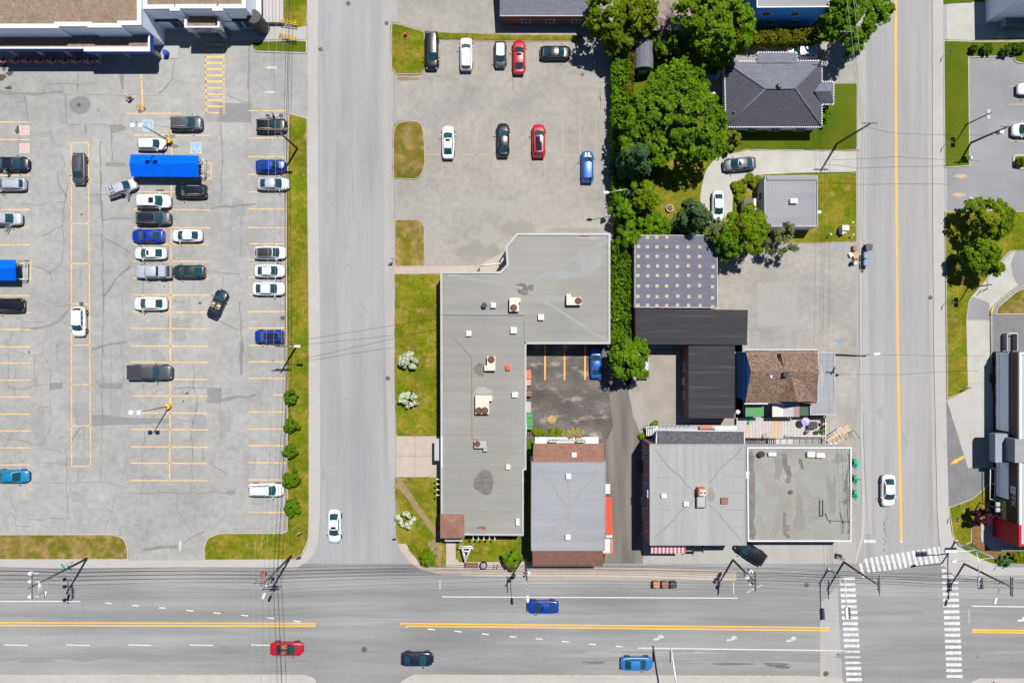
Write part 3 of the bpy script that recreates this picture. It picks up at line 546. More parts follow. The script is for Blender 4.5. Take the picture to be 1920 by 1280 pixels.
for i in range(20):
    y=1058+i*11; x0=1765+i*.52; 
    if y>1075 or i<2: worn((x0,y),(x0+30,y),6,WH,7)
for i in range(16):
    t=i/15; x=1613+t*148; y=1048-t*24 if i else 1056; worn((x,y),(x+7,y+27+t*2),6,WH,8)
def arrow_turn(x,y,s=1,m=WF):
    mk_.ribbon(W([(x-10*s,y+3.5*s),(x-3*s,y+3.5*s),(x+2*s,y+2*s),(x+4*s,y-1*s)]),.3*s,ZP,m)
    mk_.poly(W([(x-3*s,y-1*s),(x+5*s,y-6*s),(x+11*s,y),(x+4*s,y+2*s)]),ZP+.001,m)
for x,y in ((1235,1194),(1372,1196),(1484,1197)): arrow_turn(x,y)
arrow_turn(1918,1159,1,WH)
def arrow(x,y,ang,L_,w,m):
    c,s_=math.cos(ang),math.sin(ang)
    def q(u,v): return (x+u*c-v*s_,y+u*s_+v*c)
    mk_.poly(W([q(-L_/2,-w*.28),(q(0,-w*.28)),q(0,-w/2),q(L_/2,0),q(0,w/2),q(0,w*.28),q(-L_/2,w*.28)]),ZP,m)
arrow(507,127,math.pi,24,8,WF); arrow(508,173,0,22,6,WF); arrow(338,1020,-math.pi/2,22,7,WF); arrow(1794,863,math.pi*.84,30,9,YE)
for x,y in ((1799,331),(1797,366)): mk_.poly(W([(x-14,y),(x-4,y-4.5),(x+13,y-4),(x+14,y+2),(x+2,y+4.5)]),ZP,FO)
# lot stalls
for y in (229,262,297,329,360,393,427,459,489,522,554,586,617.5,650,680.5,712.5,744,776,807.5,839,871,903): worn((-400,y+.3),(56+ (y-229)/220,y),2.1,LY,18)
for i,y in enumerate((254,322,360,393,427,458,490,522,553,585,616,648.7,679,711,742,774,805,837.5,868,900.5)):
    x0=251-i*.32; worn((x0,y-.4),(395-i*.3,y+.4),2.1,LY,18)
worn((322,246),(322,345),2.2,LY); worn((321.5,345),(318,902),2.2,LY)
for y in (208,259,294,327,360,392,427,457,487,520,551,584,615,647,678,709,740,772,804,835,867,899,930,960): worn(((466 if y!=740 else 512),y),(536,y),2.1,LY,18)
worn((237,213),(340,213),2,LY)
for a,b in (((134,268),(134.5,873)),((166,268),(170,873))): worn(a,b,1.8,LY,20)
for y in (268,345,419,494,570,647,721,798,874): worn((134,y),(168+ (y-268)/300,y),1.8,LY)
worn((265,140),(268,213),3,LY,6)
for k in range(8): worn((256-random.random()*8,150+k*8),(266,150+k*8),1.2,FO,5)
worn((385,80),(387,214),2,LY,10); worn((420,80),(420,214),2,LY,9)
for k in range(12): worn((385,84+k*11.6),(420-(9 if k==11 else 0),84+k*11.6),4.6 if k<7 else 3.4,LY,9 if k<6 else 6)
line((424,88),(432,88),7,LY)
worn((382,306),(396,306),1.8,LY);worn((396,306),(396,335),1.8,LY);worn((382,335),(396,335),1.8,LY)
worn((32,488),(58,489),1.8,LY);worn((58,489),(58,525),1.8,LY);worn((32,524),(58,525),1.8,LY)
def ringp(x,y,r,w,m,a0=0,a1=6.2832,z=ZP+.004):
    mk_.ribbon(W([(x+r*math.cos(a0+(a1-a0)*i/18),y+r*math.sin(a0+(a1-a0)*i/18)) for i in range(19)]),w*S,z,m)
def disabled(x,y,rot):
    mk_.poly(W([(x-10.5,y-10.5),(x+10.5,y-10.5),(x+10.5,y+10.5),(x-10.5,y+10.5)]),ZP,WF); mk_.poly(W([(x-8.5,y-8.5),(x+8.5,y-8.5),(x+8.5,y+8.5),(x-8.5,y+8.5)]),ZP+.0025,PB)
    c=1 if rot>0 else -1
    ringp(x+2*c,y+.5,4,1.5,WH,-1.2,3.6)
    for a,b in (((-6,0),(0,0)),((-4,0),(-4,3)),((-1,0),(-1,-4))): mk_.ribbon(W([(x+a[0]*c,y+a[1]),(x+b[0]*c,y+b[1])]),.12,ZP+.005,WH)
disabled(277.5,235.5,-1); disabled(367.5,277.5,1)
for x,y in ((46,245),(46,278)):
    mk_.poly(W([(x-9.5,y-9),(x+9.5,y-9),(x+9.5,y+9),(x-9.5,y+9)]),ZP,WF); mk_.poly(W([(x-7,y-6.5),(x+7.5,y-6.5),(x+7.5,y+7),(x-7,y+7)]),ZP+.0025,PR)
    for a,b in (((-5,-3),(0,3)),((-4,4),(5,4)),((2,-4),(2,2)),((5,-4),(5,3))): mk_.ribbon(W([(x+a[0],y+a[1]),(x+b[0],y+b[1])]),.15,ZP+.005,WF)
ringp(374,86,5.5,1,FO); ringp(63,122,5.5,1,FO)
# middle lot
for x in (830,862,893.7,925.5,958,990,1022): worn((x,(96 if x!=1022 else 120)),(x,142),1.4,FO,16)
for x in (829,861.7,893.7,925.5,958,990,1022,1054.5,1087,1118): worn((x,226),(x,337),1.5,FO,16)
worn((797,290),(1130,292),1.6,FO,16)
# shop yard, circle mark
for x in (1022,1058.5,1097): line((x,646),(x,712),3,YE)
mk_.cyl((*P(1035,786)[:2],0),7.0*S,ZP-.004,ZP,24,YE)
struct('painted_markings',mk_,[M['white'],M['whitefaint'],M['yellow'],M['lotyellow'],M['faintorange'],M['pblue'],M['pred']])
nb=MB(); x,y=1035,786
nb.ribbon(W([(x+5*math.cos(t*.35),y+5*math.sin(t*.35)) for t in range(19)]),.1,ZP+.004); nb.ribbon(W([(x-3,y+3),(x-1,y-2),(x+2,y-3)]),.12,ZP+.004); nb.ribbon(W([(x+3,y-3),(x+1,y+2)]),.12,ZP+.004); nb.ribbon(W([(x-2,y+4),(x+3,y+4)]),.12,ZP+.004)
struct('circle_mark_symbol',nb,[M['crack']])
wm=MB()
for x in (1888,1919):pass
for y in (161.5,196,230,264.5): wm.ribbon(W([(1891 if y<200 else 1894,y),(1990,y)]),.16,ZP)
wm.ribbon(W([(1890,425),(1891,470)]),.24,ZP)
struct('faded_stall_lines',wm,[M['faintorange']])

# manholes and drains: countable iron covers set in the paving
def cover(x,y,r,lab,z=.02,grate=False):
    t=MB(); c=P(x,y,z if z>1 else 0); t.cyl((c.x,c.y),r,z-.02,z+.012,20,0,smooth=False)
    if grate:
        for k in range(-2,3): t.box((c.x,c.y+k*r*.3,z+.015),(r*1.5,r*.12,.012),0,1)
    else:
        for k in range(6): t.box((c.x+r*.55*math.cos(k),c.y+r*.55*math.sin(k),z+.014),(r*.5,r*.1,.01),k,1)
    tag(t.build('manhole_cover',[M['iron'],M['black']]),lab,'manhole cover','iron covers set in the paving')
for a in ((148,197,.28,'dark iron cover in the round grey patch below the blue canopied store'),(153,570,.34,'iron cover in the yellow lane just above a white car'),(527,217,.34,'iron drain cover beside the front of the black car under wires',.02,True),(530,596,.34,'iron drain cover beside the grass strip above the blue truck',.02,True),(601,93,.32,'iron cover on the kerb edge of the side street near the top'),(725,44,.32,'iron cover in the pale gutter beside the top grass island'),(653,7,.34,'pale round cover at the very top of the side street'),(727,709,.34,'reddish iron cover in the gutter beside the flowering shrubs'),(683,1217,.42,'purple brown iron cover between the red car and the navy car'),(1512,1096,.36,'iron cover on the main road left of the traffic signal pole'),(1548,1262,.38,'iron cover at the south kerb beside the left crosswalk'),(1744,558,.32,'iron drain at the right kerb of the right street',.02,True),(1616,508,.3,'iron cover at the kerb just below the wheelie bins',.02,True),(1780,498,.4,'iron cover in the grass between the kerb and the round tree',.16),(773,1054,.26,'green grey cover in the pavement near the round bush'),(1092,140,.3,'faint iron cover in the pale patch of the middle lot'),(1483,922,.3,'iron drain in the weathered flat roof edge of the corner annex',4.56)): cover(*a)
# ------------------------------------------------------------------ buildings
def ctr(pts): return Vector((sum(p[0] for p in pts)/len(pts),sum(p[1] for p in pts)/len(pts),0))
def ccw(p):
    n=len(p); a=sum(p[i][0]*p[(i+1)%n][1]-p[(i+1)%n][0]*p[i][1] for i in range(n)); return p if a>0 else p[::-1]
def bld(name,label,cat,out,h,wall,roof,par=None,group=None):
    pts=ccw(W(out,h)); root=thing(name,label,cat,ctr(pts),0,group)
    dz=par[1] if par else 0
    b=MB(); b.prism(pts,0,h-dz); b.build('wall',M[wall],root)
    r=MB(); r.poly(offset(pts,par[0]*.95) if par else pts,h-dz+.03 if par else h+.002)
    if not par: r.prism(pts,h-.18,h+.002) if False else None
    r.build('roof',M[roof],root)
    if par: q=MB(); q.ring(pts,par[0],h-dz,h); q.build('parapet',M[par[2]],root)
    return root
def wins(root,a,b,h,fr,z0,z1,w,frame='trimw',door=None):
    """windows set in the wall whose top edge runs from pixel a to b at height h"""
    A=P(*a,h);B=P(*b,h);d=(B-A);L_=d.length;d.normalize();d.z=0
    n=Vector((d.y,-d.x,0)); c=ctr([A,B])
    rc=Vector(root.location); 
    if n.dot(Vector((c.x-rc.x,c.y-rc.y,0)))<0: n=-n
    rz=math.atan2(d.y,d.x)
    for f in fr:
        p=A+d*(L_*f); p=Vector((p.x,p.y,(z0+z1)/2))+n*.04
        fm=MB(); hw=w/2; hh=(z1-z0)/2
        for s_ in(-1,1): fm.box(p+d*hw*s_,(.1,.1,2*hh+.1),rz); fm.box(p+Vector((0,0,hh*s_)),(w-.1,.1,.1),rz)
        fm.box(p,(.06,.08,2*hh-.1),rz)
        fo=fm.build('window',M[frame],root)
        pn=MB(); pn.box(p-n*.005,(w-.1,.03,2*hh-.1),rz); pn.build('pane',M['window'],fo,world=True); 
def sub(o): return o
def doorp(root,a,b,h,f,w,ht,mat):
    A=P(*a,h);B=P(*b,h);d=(B-A);L_=d.length;d.normalize();n=Vector((d.y,-d.x,0)); c=ctr([A,B]); rc=Vector(root.location)
    if n.dot(Vector((c.x-rc.x,c.y-rc.y,0)))<0: n=-n
    p=A+d*(L_*f); p=Vector((p.x,p.y,ht/2+.05))+n*.03
    q=MB(); q.box(p,(w,.08,ht),math.atan2(d.y,d.x)); o=q.build('door',M[mat],root)
    k=MB(); k.box(p+d*(w*.38)+n*.07,(.12,.06,.04),math.atan2(d.y,d.x)); k.build('handle',M['galv'],o)

# --- store with the blue canopy, top left
s1=[(-300,-400),(265,-400),(265,47),(228,47.5),(228,52),(164,52),(164,49.5),(110,49.5),(110,53),(-300,53.5)]
r=bld('store_building','gravel roofed store wing with white parapet and long bright blue canopy','store',s1,7.65,'lowwall','gravelroof',(.62,.4,'trimw'))
cp=MB(); h=4.6
cp.box(((P(-10,0,h).x+P(278,0,h).x)/2,P(0,76,h).y,h-.4),(P(278,0,h).x-P(-10,0,h).x,P(0,64,h).y-P(0,88,h).y+.02,.12)); cp.build('canopy_roof',M['gravelroof'],r)
def slabh(mb,x0,y0,x1,y1,z0,z1,m=0,h=None):
    h=z1 if h is None else h
    a=P(x0,y0,h);b=P(x1,y1,h); mb.box(((a.x+b.x)/2,(a.y+b.y)/2,(z0+z1)/2),(abs(a.x-b.x),abs(a.y-b.y),z1-z0),0,m)
rm=MB(); slabh(rm,-10,88.6,157,92,4.62,4.7,0,4.6); slabh(rm,157.5,88.2,282,97,4.62,4.7,0,4.6); slabh(rm,278,64,281.5,88,4.62,4.7,0,4.6); rm.build('canopy_coping',M['trimw'],r)
fa=MB(); slabh(fa,-10,88.8,157,92,3.5,4.61,0,4.6); slabh(fa,157.2,88.4,281.8,96.8,3.5,4.61,0,4.6); slabh(fa,279,64,281.6,88.2,3.5,4.61,0,4.6); fa.build('canopy_fascia',M['royal'],r)
for x in (40,90,140,190,245,301):
    q=MB(); c=P(x,107); q.cbox((c.x,c.y,1.8),(.45,.45,3.6)); q.build('canopy_column',M['concretewall'],r)
wins(r,(-100,53),(110,53),7.65,(.55,.75,.92),.6,2.8,2.6)
# --- second wing with the entrance porch
s2=[(268,-400),(461,-400),(461,16),(418,16),(418,20.5),(398,20.5),(398,16),(337,16),(337,20.5),(318,20.5),(318,16.5),(268,17)]
r=bld('pharmacy_building','gravel roofed shop wing with white stepped parapet and pillared entrance porch','store',s2,7.2,'lowwall','gravelroof',(.6,.4,'trimw'))
for x0_,x1_ in ((283,345),(418,488)): q=MB(); slabh(q,x0_,29,x1_,40,3.3,3.6); q.build('awning',M['brownfascia'],r)
q=MB(); slabh(q,346.5,14,411.5,51.5,4.35,4.5,0,5.2); q.build('porch_roof',M['gravelroof'],r)
q=MB(); slabh(q,345.5,20,350,52,3.4,5.2); slabh(q,407.5,20,412,52,3.4,5.2); slabh(q,350,49,407.5,52,3.4,5.2); o=q.build('porch_fascia',M['trimw'],r)
sg=MB(); c=P(378,52,5.2); yy=c.y-.03
for k in range(28):
    a=2*math.pi*k/28;b=2*math.pi*(k+1)/28
    sg.add([(c.x,yy,4.35),(c.x+1.45*math.cos(a),yy,4.35+.62*math.sin(a)),(c.x+1.45*math.cos(b),yy,4.35+.62*math.sin(b))],[(0,1,2)])
ring=MB()
for k in range(28):
    a=2*math.pi*k/28;b=2*math.pi*(k+1)/28
    ring.tube([(c.x+1.5*math.cos(a),yy-.02,4.35+.66*math.sin(a)),(c.x+1.5*math.cos(b),yy-.02,4.35+.66*math.sin(b))],.04,4)
for k in range(7): ring.box((c.x-1.0+k*.32,yy-.02,4.42+.12*math.sin(k*1.3)),(.18,.03,.25+.1*(k%2)),0)
ring.box((c.x+.2,yy-.02,4.02),(1.5,.03,.14),0)
so=sg.build('oval_sign',M['trimw'],r); ring.build('sign_lettering',M['signpurple'],so)
q=MB()
for k in range(4): q.box((P(401,52,5.2).x+k*.24,yy-.02,4.0),(.17,.03,.2))
q.build('street_number',M['black'],r)
for x,y in ((375,69),(424,70)):
    q=MB(); c=P(x,y); q.cbox((c.x,c.y,1.7),(.6,.6,3.4)); q.build('porch_column',M['concretewall'],r)
q=MB(); c=P(478,34,4); q.cyl((c.x,c.y),1.0,0,4.6,20,0,smooth=True); q.build('round_turret',M['darkpole'],r)
q=MB(); slabh(q,480,-60,489.5,42,3.3,3.6); q.build('side_awning',M['trimw'],r)
wins(r,(268,17),(461,16),7.2,(.2,.78,.92),.5,2.8,2.2); doorp(r,(268,17),(461,16),7.2,.56,2.2,2.5,'glassdark')
q=MB()
for i in range(6): slabh(q,491+i*6.7,-60,497+i*6.7,42,.05,.95,0,.95)
tag(q.build('loading_dock',M['deckgrey']),'weathered grey board loading dock between the shop wing and the grass strip','loading dock')

M['roofdirt']=mk('roof_puddle_dirt',(.1,.09,.08),(.135,.125,.115),scale=1.2,fine=.2); M['seamgrey']=mk('roof_lap_seam',(.165,.166,.162),(.155,.156,.152),scale=1)
# --- L-shaped shop in the middle
h=5.0
o=[(825.5,509),(937,509),(950,496),(947.5,462),(969,437),(1144.5,437),(1144.5,645),(987,645),(987,880),(982,882),(982,1004),(870,1003),(870,1007),(826.5,1007)]
r=bld('corner_shop','large L-shaped grey flat roofed shop between the side street and the yard','shop building',o,h,'stucco','membrane',(.3,.22,'trimg'))
q=MB()
for a,b,w,z in (((827,588.5),(985,588.5),.35,.0),): 
    A=P(*a,h);B=P(*b,h); q.box(((A.x+B.x)/2,A.y,h-.1),((B-A).length-.2,.3,.24))
A=P(985,590,h);B=P(985,644,h); q.box((A.x,(A.y+B.y)/2-.3,h-.1),(.22,abs(A.y-B.y)-.6,.2)); q.build('roof_divider',M['membraneb'],r)
ZR=itertools.cycle(range(25)); q=MB(); z=h-.186
def rb(mb,pts,w,z,m=0,j=.05): z+=.00009*next(ZR); mb.ribbon(jit(W(pts,z),j),w,z,m)
def rblob(mb,x,y,rx,ry,z,m=0,j=.25,n=22,seed=0):
    z+=.00009*next(ZR)+.00003
    k=MB(); blob(k,x,y,rx,ry,z,m,n=n,j=j,seed=seed); mb.add([(a*(H-z)/H,b*(H-z)/H,c) for a,b,c in k.v],k.f,m)
rblob(q,984,541,17,11,z+.004,0,.2); rblob(q,908,904,19,24,z+.004,0,.15); rblob(q,899,692,9,12,z+.004,0,.4); rblob(q,1105,490,26,20,z+.0012,1,.3); rblob(q,1060,515,34,9,z+.0022,1,.3); rblob(q,1040,560,24,6,z+.0032,1,.3); rblob(q,905,732,16,6,z+.0027,4,.4); rblob(q,1105,446,22,2.5,z+.0042,4,.4); rblob(q,1098,443,9,1.2,z+.0065,0,.4)
for pts in ([(849,632),(884,670),(885,825)],[(885,700),(898,700)],[(885,823),(897,824)]): rb(q,pts,.09,z+.006,2,.02)
for pts in ([(987,535),(1140,450)],[(990,545),(1140,640)],[(840,515),(980,540)]): rb(q,pts,.45,z+.0052+.0004*pts[0][0]%3e-4,1,.12)
for k in range(9): 
    y=605+k*42; rb(q,[(829,y),(984,y+1)],.05,z+.005,3,.02)
rblob(q,904,989,8,2.5,z+.004,2,.4)
q.build('roof_stains',[M['roofdirt'],M['stainpale'],M['fan'],M['seamgrey'],M['gutter']],r)
q=MB(); q.poly(ccw(W([(826,963),(870,963),(870,1008),(826,1008)],6.6)),5.4) if False else None
a=[P(x,y,5.6) for x,y in ((825.5,962.5),(870.5,962.5),(870.5,1008.5),(825.5,1008.5))]; c=P(848,985,6.1)
q.prism([p[:2] for p in a],5.05,5.6,1); q.add([tuple(p) for p in a]+[tuple(c)],[(3,2,4),(2,1,4),(1,0,4),(0,3,4)],0); q.build('entrance_tower_roof',[M['shingler'],M['trimw']],r)
q=MB(); slabh(q,834,1005,867,1014,2.9,3.1); slabh(q,863,1005,868,1011,3.1,3.5); q.build('entrance_awning',M['stucco'],r)
q=MB(); slabh(q,814.5,822,825,863,3.0,3.2); q.build('side_awning',M['trimg'],r)
q=MB(); slabh(q,827,818,829.5,876,4.4,5.03,0,5); q.build('side_sign',M['trimw'],r)
wins(r,(825.5,600),(825.5,800),h,(.1,.3,.5,.7,.9),.9,2.8,1.8); wins(r,(870,1004),(982,1004),h,(.15,.4,.65,.88),.8,2.8,1.8); wins(r,(987,660),(987,870),h,(.3,.7),.9,2.5,1.4); doorp(r,(825.5,800),(825.5,900),h,.42,1.6,2.3,'glassdark'); doorp(r,(987,660),(987,870),h,.5,1.1,2.2,'trimg')
q=MB()
for x0,y0,x1,y1 in ((897,498,938,494),(938,494,948,478)):
    A=P(x0,y0,3.2);B=P(x1,y1,3.2); q.tube([A,B],.16,4)
q.box((P(898,500,3).x,P(898,500,3).y,1.6),(.2,.2,3.2)); q.build('entry_rail',M['trimw'],r)
# spot lamps on arms along the walls
def armlamp(x,y,dx,dy,lab,grp):
    A=P(x,y,3.6); B=P(x+dx,y+dy,3.6)
    t=thing('wall_lamp',lab,'lamp',A,0,grp); q=MB(); q.tube([A,B],.045,5); q.build('arm',M['trimw'],t); l=MB(); l.cyl((B.x,B.y),.16,3.36,3.62,10,r2=.1); l.build('lamp_shade',M['white_plastic'],t)
for k,x in enumerate((887,897,907,917.5,927.5)): armlamp(x,1003,0,8,'white arm lamp on the south wall of the long shop above the bench lawn','south wall arm lamps')
for k,y in enumerate((898,907.5,918,928)): armlamp(827.5,y,-8,0,'white arm lamp on the west wall of the long shop facing the side street','west wall arm lamps')

def unit(x0,y0,x1,y1,zb,ht,lab,mat='acbeige',fans=(),notch=None,name='rooftop_unit',cat='air conditioner'):
    z=zb+ht; a=P(x0,y0,z);b=P(x1,y1,z); c=Vector(((a.x+b.x)/2,(a.y+b.y)/2,zb))
    t=thing(name,lab,cat,c)
    q=MB(); q.cbox((c.x,c.y,zb+ht/2),(abs(b.x-a.x),abs(b.y-a.y),ht),.05)
    if notch:
        A=P(notch[0],notch[1],z-.15);B=P(notch[2],notch[3],z-.15); q.cbox(((A.x+B.x)/2,(A.y+B.y)/2,zb+(ht-.15)/2),(abs(B.x-A.x),abs(B.y-A.y),ht-.15),.04)
    q.build('casing',M[mat],t)
    for fx,fy,fr in fans:
        f=P(fx,fy,z); g=MB(); g.cyl((f.x,f.y),fr,z-.01,z+.07,18,1); 
        for k in range(4): g.box((f.x,f.y,z+.085),(fr*1.6,.1,.03),k*math.pi/4+.2,0)
        g.cyl((f.x,f.y),fr*.25,z+.07,z+.11,10,1); g.build('fan',[M['fan'],M['fanblade']],t)
    return t
zr=4.82
unit(955,558,973,584,zr,1.1,'beige rooftop cooling unit with one fan at the centre of the L roof',fans=((963,577,.5),),notch=(968,558,976,567))
unit(1062,557,1090,572,zr,1.0,'beige rooftop cooling unit near the right edge of the L roof',fans=((1084,564,.48),),notch=(1062,551,1071,558))
unit(913,668,929,695,zr,1.0,'beige rooftop unit with one fan beside a dark stain',fans=((921,674,.5),),notch=(908,685,914,695))
unit(891,741,917,776,zr,1.0,'largest beige rooftop unit with two fans side by side',fans=((898,769.5,.5),(909,769.5,.5)),notch=(915,741,923,752))
unit(889,826,912,840,zr,.9,'grey rooftop unit with a black fan above the oval roof stain','acgrey',((895,832,.42),),notch=(906,836,914,846))
def vent(x0,y0,x1,y1,zb,ht,lab,mat='white_plastic'): 
    return unit(x0,y0,x1,y1,zb,ht,lab,mat,name='roof_vent',cat='roof vent')
for a in ((920,567,930,577,zr,.6,'white square vent right of the round drum vent'),(1009,589,1020,600,zr,.6,'white square vent below the beige unit in the centre of the L roof'),(874,620,884,630,zr,.5,'white square vent near the red pipe at the top of the long wing'),(957,613,969,625,zr,.6,'white square vent at the right edge of the long wing, topmost one'),(948,684,957,694,zr,.5,'orange topped square vent right of the one fan unit','orange'),(960,735,971,745,zr,.5,'pale rounded vent at the right edge halfway down the long wing'),(948,870,957,880,zr,.5,'beige square vent right of the oval roof stain','acbeige'),(967,972,974,985,zr,.6,'white upright vent near the bottom right corner of the long wing'),(1061,888,1071,898,6.0,.6,'white vent near the top of the grey roof with red brown eaves'),(1060,1002,1070,1012,6.0,.6,'white vent near the bottom of the grey roof with red brown eaves'),(1240,925,1250,934,6.85,.5,'white vent left of the brick chimney on the four valley roof, upper one'),(1282,940,1292,949,6.85,.5,'white vent left of the skylight on the four valley roof, lower one'),(1482,372,1496,381,3.3,.6,'white vent on the bluish flat roof of the bungalow'),(1441,848,1456,855,4.3,.5,'white low vent at the left of the annex top edge'),(1514,847,1529,857,4.3,.6,'white vent pair left box at the annex top edge'),(1531,849,1547,858,4.3,.6,'white vent pair right box at the annex top edge'),(1398,884,1405,897,4.3,.7,'tall white vent on the annex beside the taller grey roof')): vent(*a)
def drum(x,y,zb,rad,ht,lab):
    c=P(x,y,zb+ht); t=thing('drum_vent',lab,'roof vent',(c.x,c.y,zb)); q=MB(); q.cyl((c.x,c.y),rad,zb,zb+ht,16,0,smooth=True); q.build('drum',M['galv'],t); k=MB(); k.cyl((c.x,c.y),rad*1.15,zb+ht,zb+ht+.1,16,0); k.cyl((c.x,c.y),rad*.7,zb+ht+.1,zb+ht+.16,16,0); k.build('cap',M['black'],t)
drum(908,572,zr,.34,.7,'round black and steel drum vent on the L roof left of a white vent'); drum(1428,851,4.3,.4,.7,'round drum vent at the top left of the annex roof')

M['seamblue']=mk('roof_lap_seam_pale',(.19,.196,.21),(.18,.186,.2),scale=1)
# --- shop with red brown mansards
h=6.2; o=[(996.5,866),(1136,866),(1134.5,1032),(996,1032)]
r=bld('mansard_shop','flat grey roofed shop with red brown shingle mansards front and back','shop building',o,h,'stucco','membraneb',(.14,.1,'membraneb'))
for (t0,t1,l0,l1,hl) in (((999,866),(1133,866),(1000.5,831.5),(1132.5,831.5),4.5),((1131,1032),(998,1032),(1130,1061),(999,1061),4.3)):
    q=MB(); T0,T1,L0,L1=P(*t0,h-.05),P(*t1,h-.05),P(*l0,hl),P(*l1,hl)
    q.add([T0,T1,L1,L0],[(0,1,2,3),(3,2,1,0)]); 
    d=Vector((0,0,.25)); q.add([L0,L1,L1-d,L0-d],[(0,1,2,3)],1)
    q.add([T0,L0,L0-d,(T0.x,T0.y,hl-.25)],[(0,1,2,3)],0); q.add([T1,L1,L1-d,(T1.x,T1.y,hl-.25)],[(3,2,1,0)],0)
    q.build('mansard',[M['shingler'],M['trimw']],r)
    dy=-1 if L0.y<T0.y else 1
    g_=MB(); g_.box(((L0.x+L1.x)/2,(T0.y+L0.y)/2+dy*-.25,(hl-.3)/2),(abs(L0.x-L1.x)-.3,abs(T0.y-L0.y)-.5,hl-.3)); g_.build('wall',M['stucco'],r)
q=MB(); z=h-.062
for pts in ([(1065,900),(1065,960),(1060,1000)],[(1015,880),(1064,955)],[(1120,880),(1066,960)],[(1015,1020),(1063,965)],[(1120,1020),(1066,968)]): rb(q,pts,.2,z,0,.2)
for k in range(6): rb(q,[(1000,885+k*26),(1132,885+k*26)],.05,z+.002,1,.02)
q.build('roof_stains',[M['membrane'],M['seamblue']],r)
q=MB(); slabh(q,1072,848,1081,858,5.3,5.7); q.build('skylight',M['trimw'],r)
q=MB(); A=[P(1135,931,3.9),P(1146,931,3.3),P(1148.5,1002,3.3),P(1137.5,1002,3.9)]; q.add(A+[p-Vector((0,0,.15)) for p in A],[(3,2,1,0),(4,5,6,7),(1,2,6,5),(0,1,5,4),(2,3,7,6)]); q.build('awning',M['orange'],r)
q=MB(); slabh(q,1135,907,1144,925,3.3,3.5); slabh(q,1137,1003,1148,1007,3.2,3.5); q.build('awning_end',M['trimw'],r)
q=MB(); slabh(q,1135,925,1144,930.5,3.2,3.45); q.build('crest_sign',M['darkgreen'],r)
q=MB(); slabh(q,1130,1010,1145,1036,2.9,3.1); o_=q.build('side_porch',M['stucco'],r)
q=MB(); slabh(q,1145.2,1009,1149,1037,2.9,3.3); slabh(q,1130,1036.2,1145,1038.5,2.9,3.3); q.build('porch_trim',M['terracotta'],r)
q=MB()
for x0,x1 in ((1003,1024),(1098,1121)): slabh(q,x0,823.5,x1,831,2.95,3.1)
slabh(q,1003,819,1122,830,.35,.5); q.build('back_porch',M['trimw'],r)
q=MB(); 
for x in range(1026,1098,6): A=P(x,824,1.5); q.box((A.x,A.y,.95),(.05,.05,1.0))
A=P(1025,824,1.5);B=P(1098,824,1.5); q.tube([A,B],.04,5); q.build('porch_railing',M['black'],r)
wins(r,(999,1060),(1130,1060),4.2,(.2,.5,.8),.8,2.6,2.0); wins(r,(1000,832),(1132,832),4.4,(.3,.7),1,2.2,1.2)

# --- tall mauve house with the four valley roof
h=7.0; o=[(1218,832),(1399,832),(1400,1022),(1218.5,1022)]
r=bld('mauve_house','tall mauve sided house with pale four-valley flat roof and striped awning','house',o,h,'purple','membranev',(.14,.1,'membranev'))
M['valley']=mk('valley_dirt',(.172,.166,.16),(.195,.19,.186),scale=1.5)
q=MB(); T0,T1,L0,L1=P(1231,831,6.85),P(1395,831.5,6.85),P(1232,806.5,5.3),P(1394,808,5.3)
q.add([T0,T1,L1,L0],[(0,1,2,3),(3,2,1,0)],0); q.tube([L0,L1],.09,6,1); q.tube([T0+Vector((-.06,0,.03)),L0+Vector((-.06,0,.03))],.09,6,1); q.tube([T1+Vector((.06,0,.03)),L1+Vector((.06,0,.03))],.09,6,1); q.build('rear_roof',[M['shingleg'],M['trimw']],r)
q=MB(); q.box(((L0.x+L1.x)/2,(T0.y+L0.y)/2-.2,2.55),(L1.x-L0.x-.4,abs(T0.y-L0.y)-.5,5.1)); q.build('rear_wall',M['bluewall'],r)
q=MB(); z=h-.062
for pts in ([(1228,843),(1260,880),(1285,905),(1300,918),(1302,930)],[(1392,838),(1350,880),(1330,905)],[(1225,1010),(1265,970),(1300,938)],[(1390,1015),(1345,960),(1328,945)]): rb(q,pts,.18,z,0,.2)
for k in range(7): rb(q,[(1270+k*14,842),(1272+k*14,895)],.05,z-.002,1,.03)
for k in range(5): rb(q,[(1225,865+k*30),(1255+8*k if k<3 else 1260,865+k*30)],.05,z-.002,1,.03); rb(q,[(1360,860+k*32),(1396,860+k*32)],.05,z-.002,1,.03)
rblob(q,1333,928,7,12,z+.003,0,.3); q.build('roof_seams',[M['valley'],M['seamgrey']],r)
q=MB(); a=P(1316,922,8.1); q.cbox((a.x,a.y,7.6),(1.0,1.1,1.4),.03); o_=q.build('chimney',M['terracotta'],r)
k=MB(); k.box((a.x+.1,a.y-.05,8.34),(.75,.85,.1)); k.build('chimney_cap',M['acbeige'],o_)
k=MB(); 
for dx in(-.1,.32): k.cyl((a.x+dx,a.y-.05),.12,8.38,8.5,10)
k.build('flue',M['black'],o_)
q=MB(); a=P(1315,940,7.6); q.box((a.x,a.y,7.2),(1.3,1.8,.6)); o_=q.build('skylight',M['darkpole'],r)
k=MB(); k.box((a.x,a.y,7.53),(1.1,1.55,.06)); k.build('pane',M['acgrey'],o_)
q=MB(); a=P(1359,939,7.3); q.cbox((a.x,a.y,7.1),(1.0,.85,.35)); q.build('roof_hatch',M['binbrown'],r)
q=MB(); a=[P(1221,1021,4.4),P(1286,1021,4.4),P(1286,1037,3.6),P(1220.5,1037,3.6)]
n=18
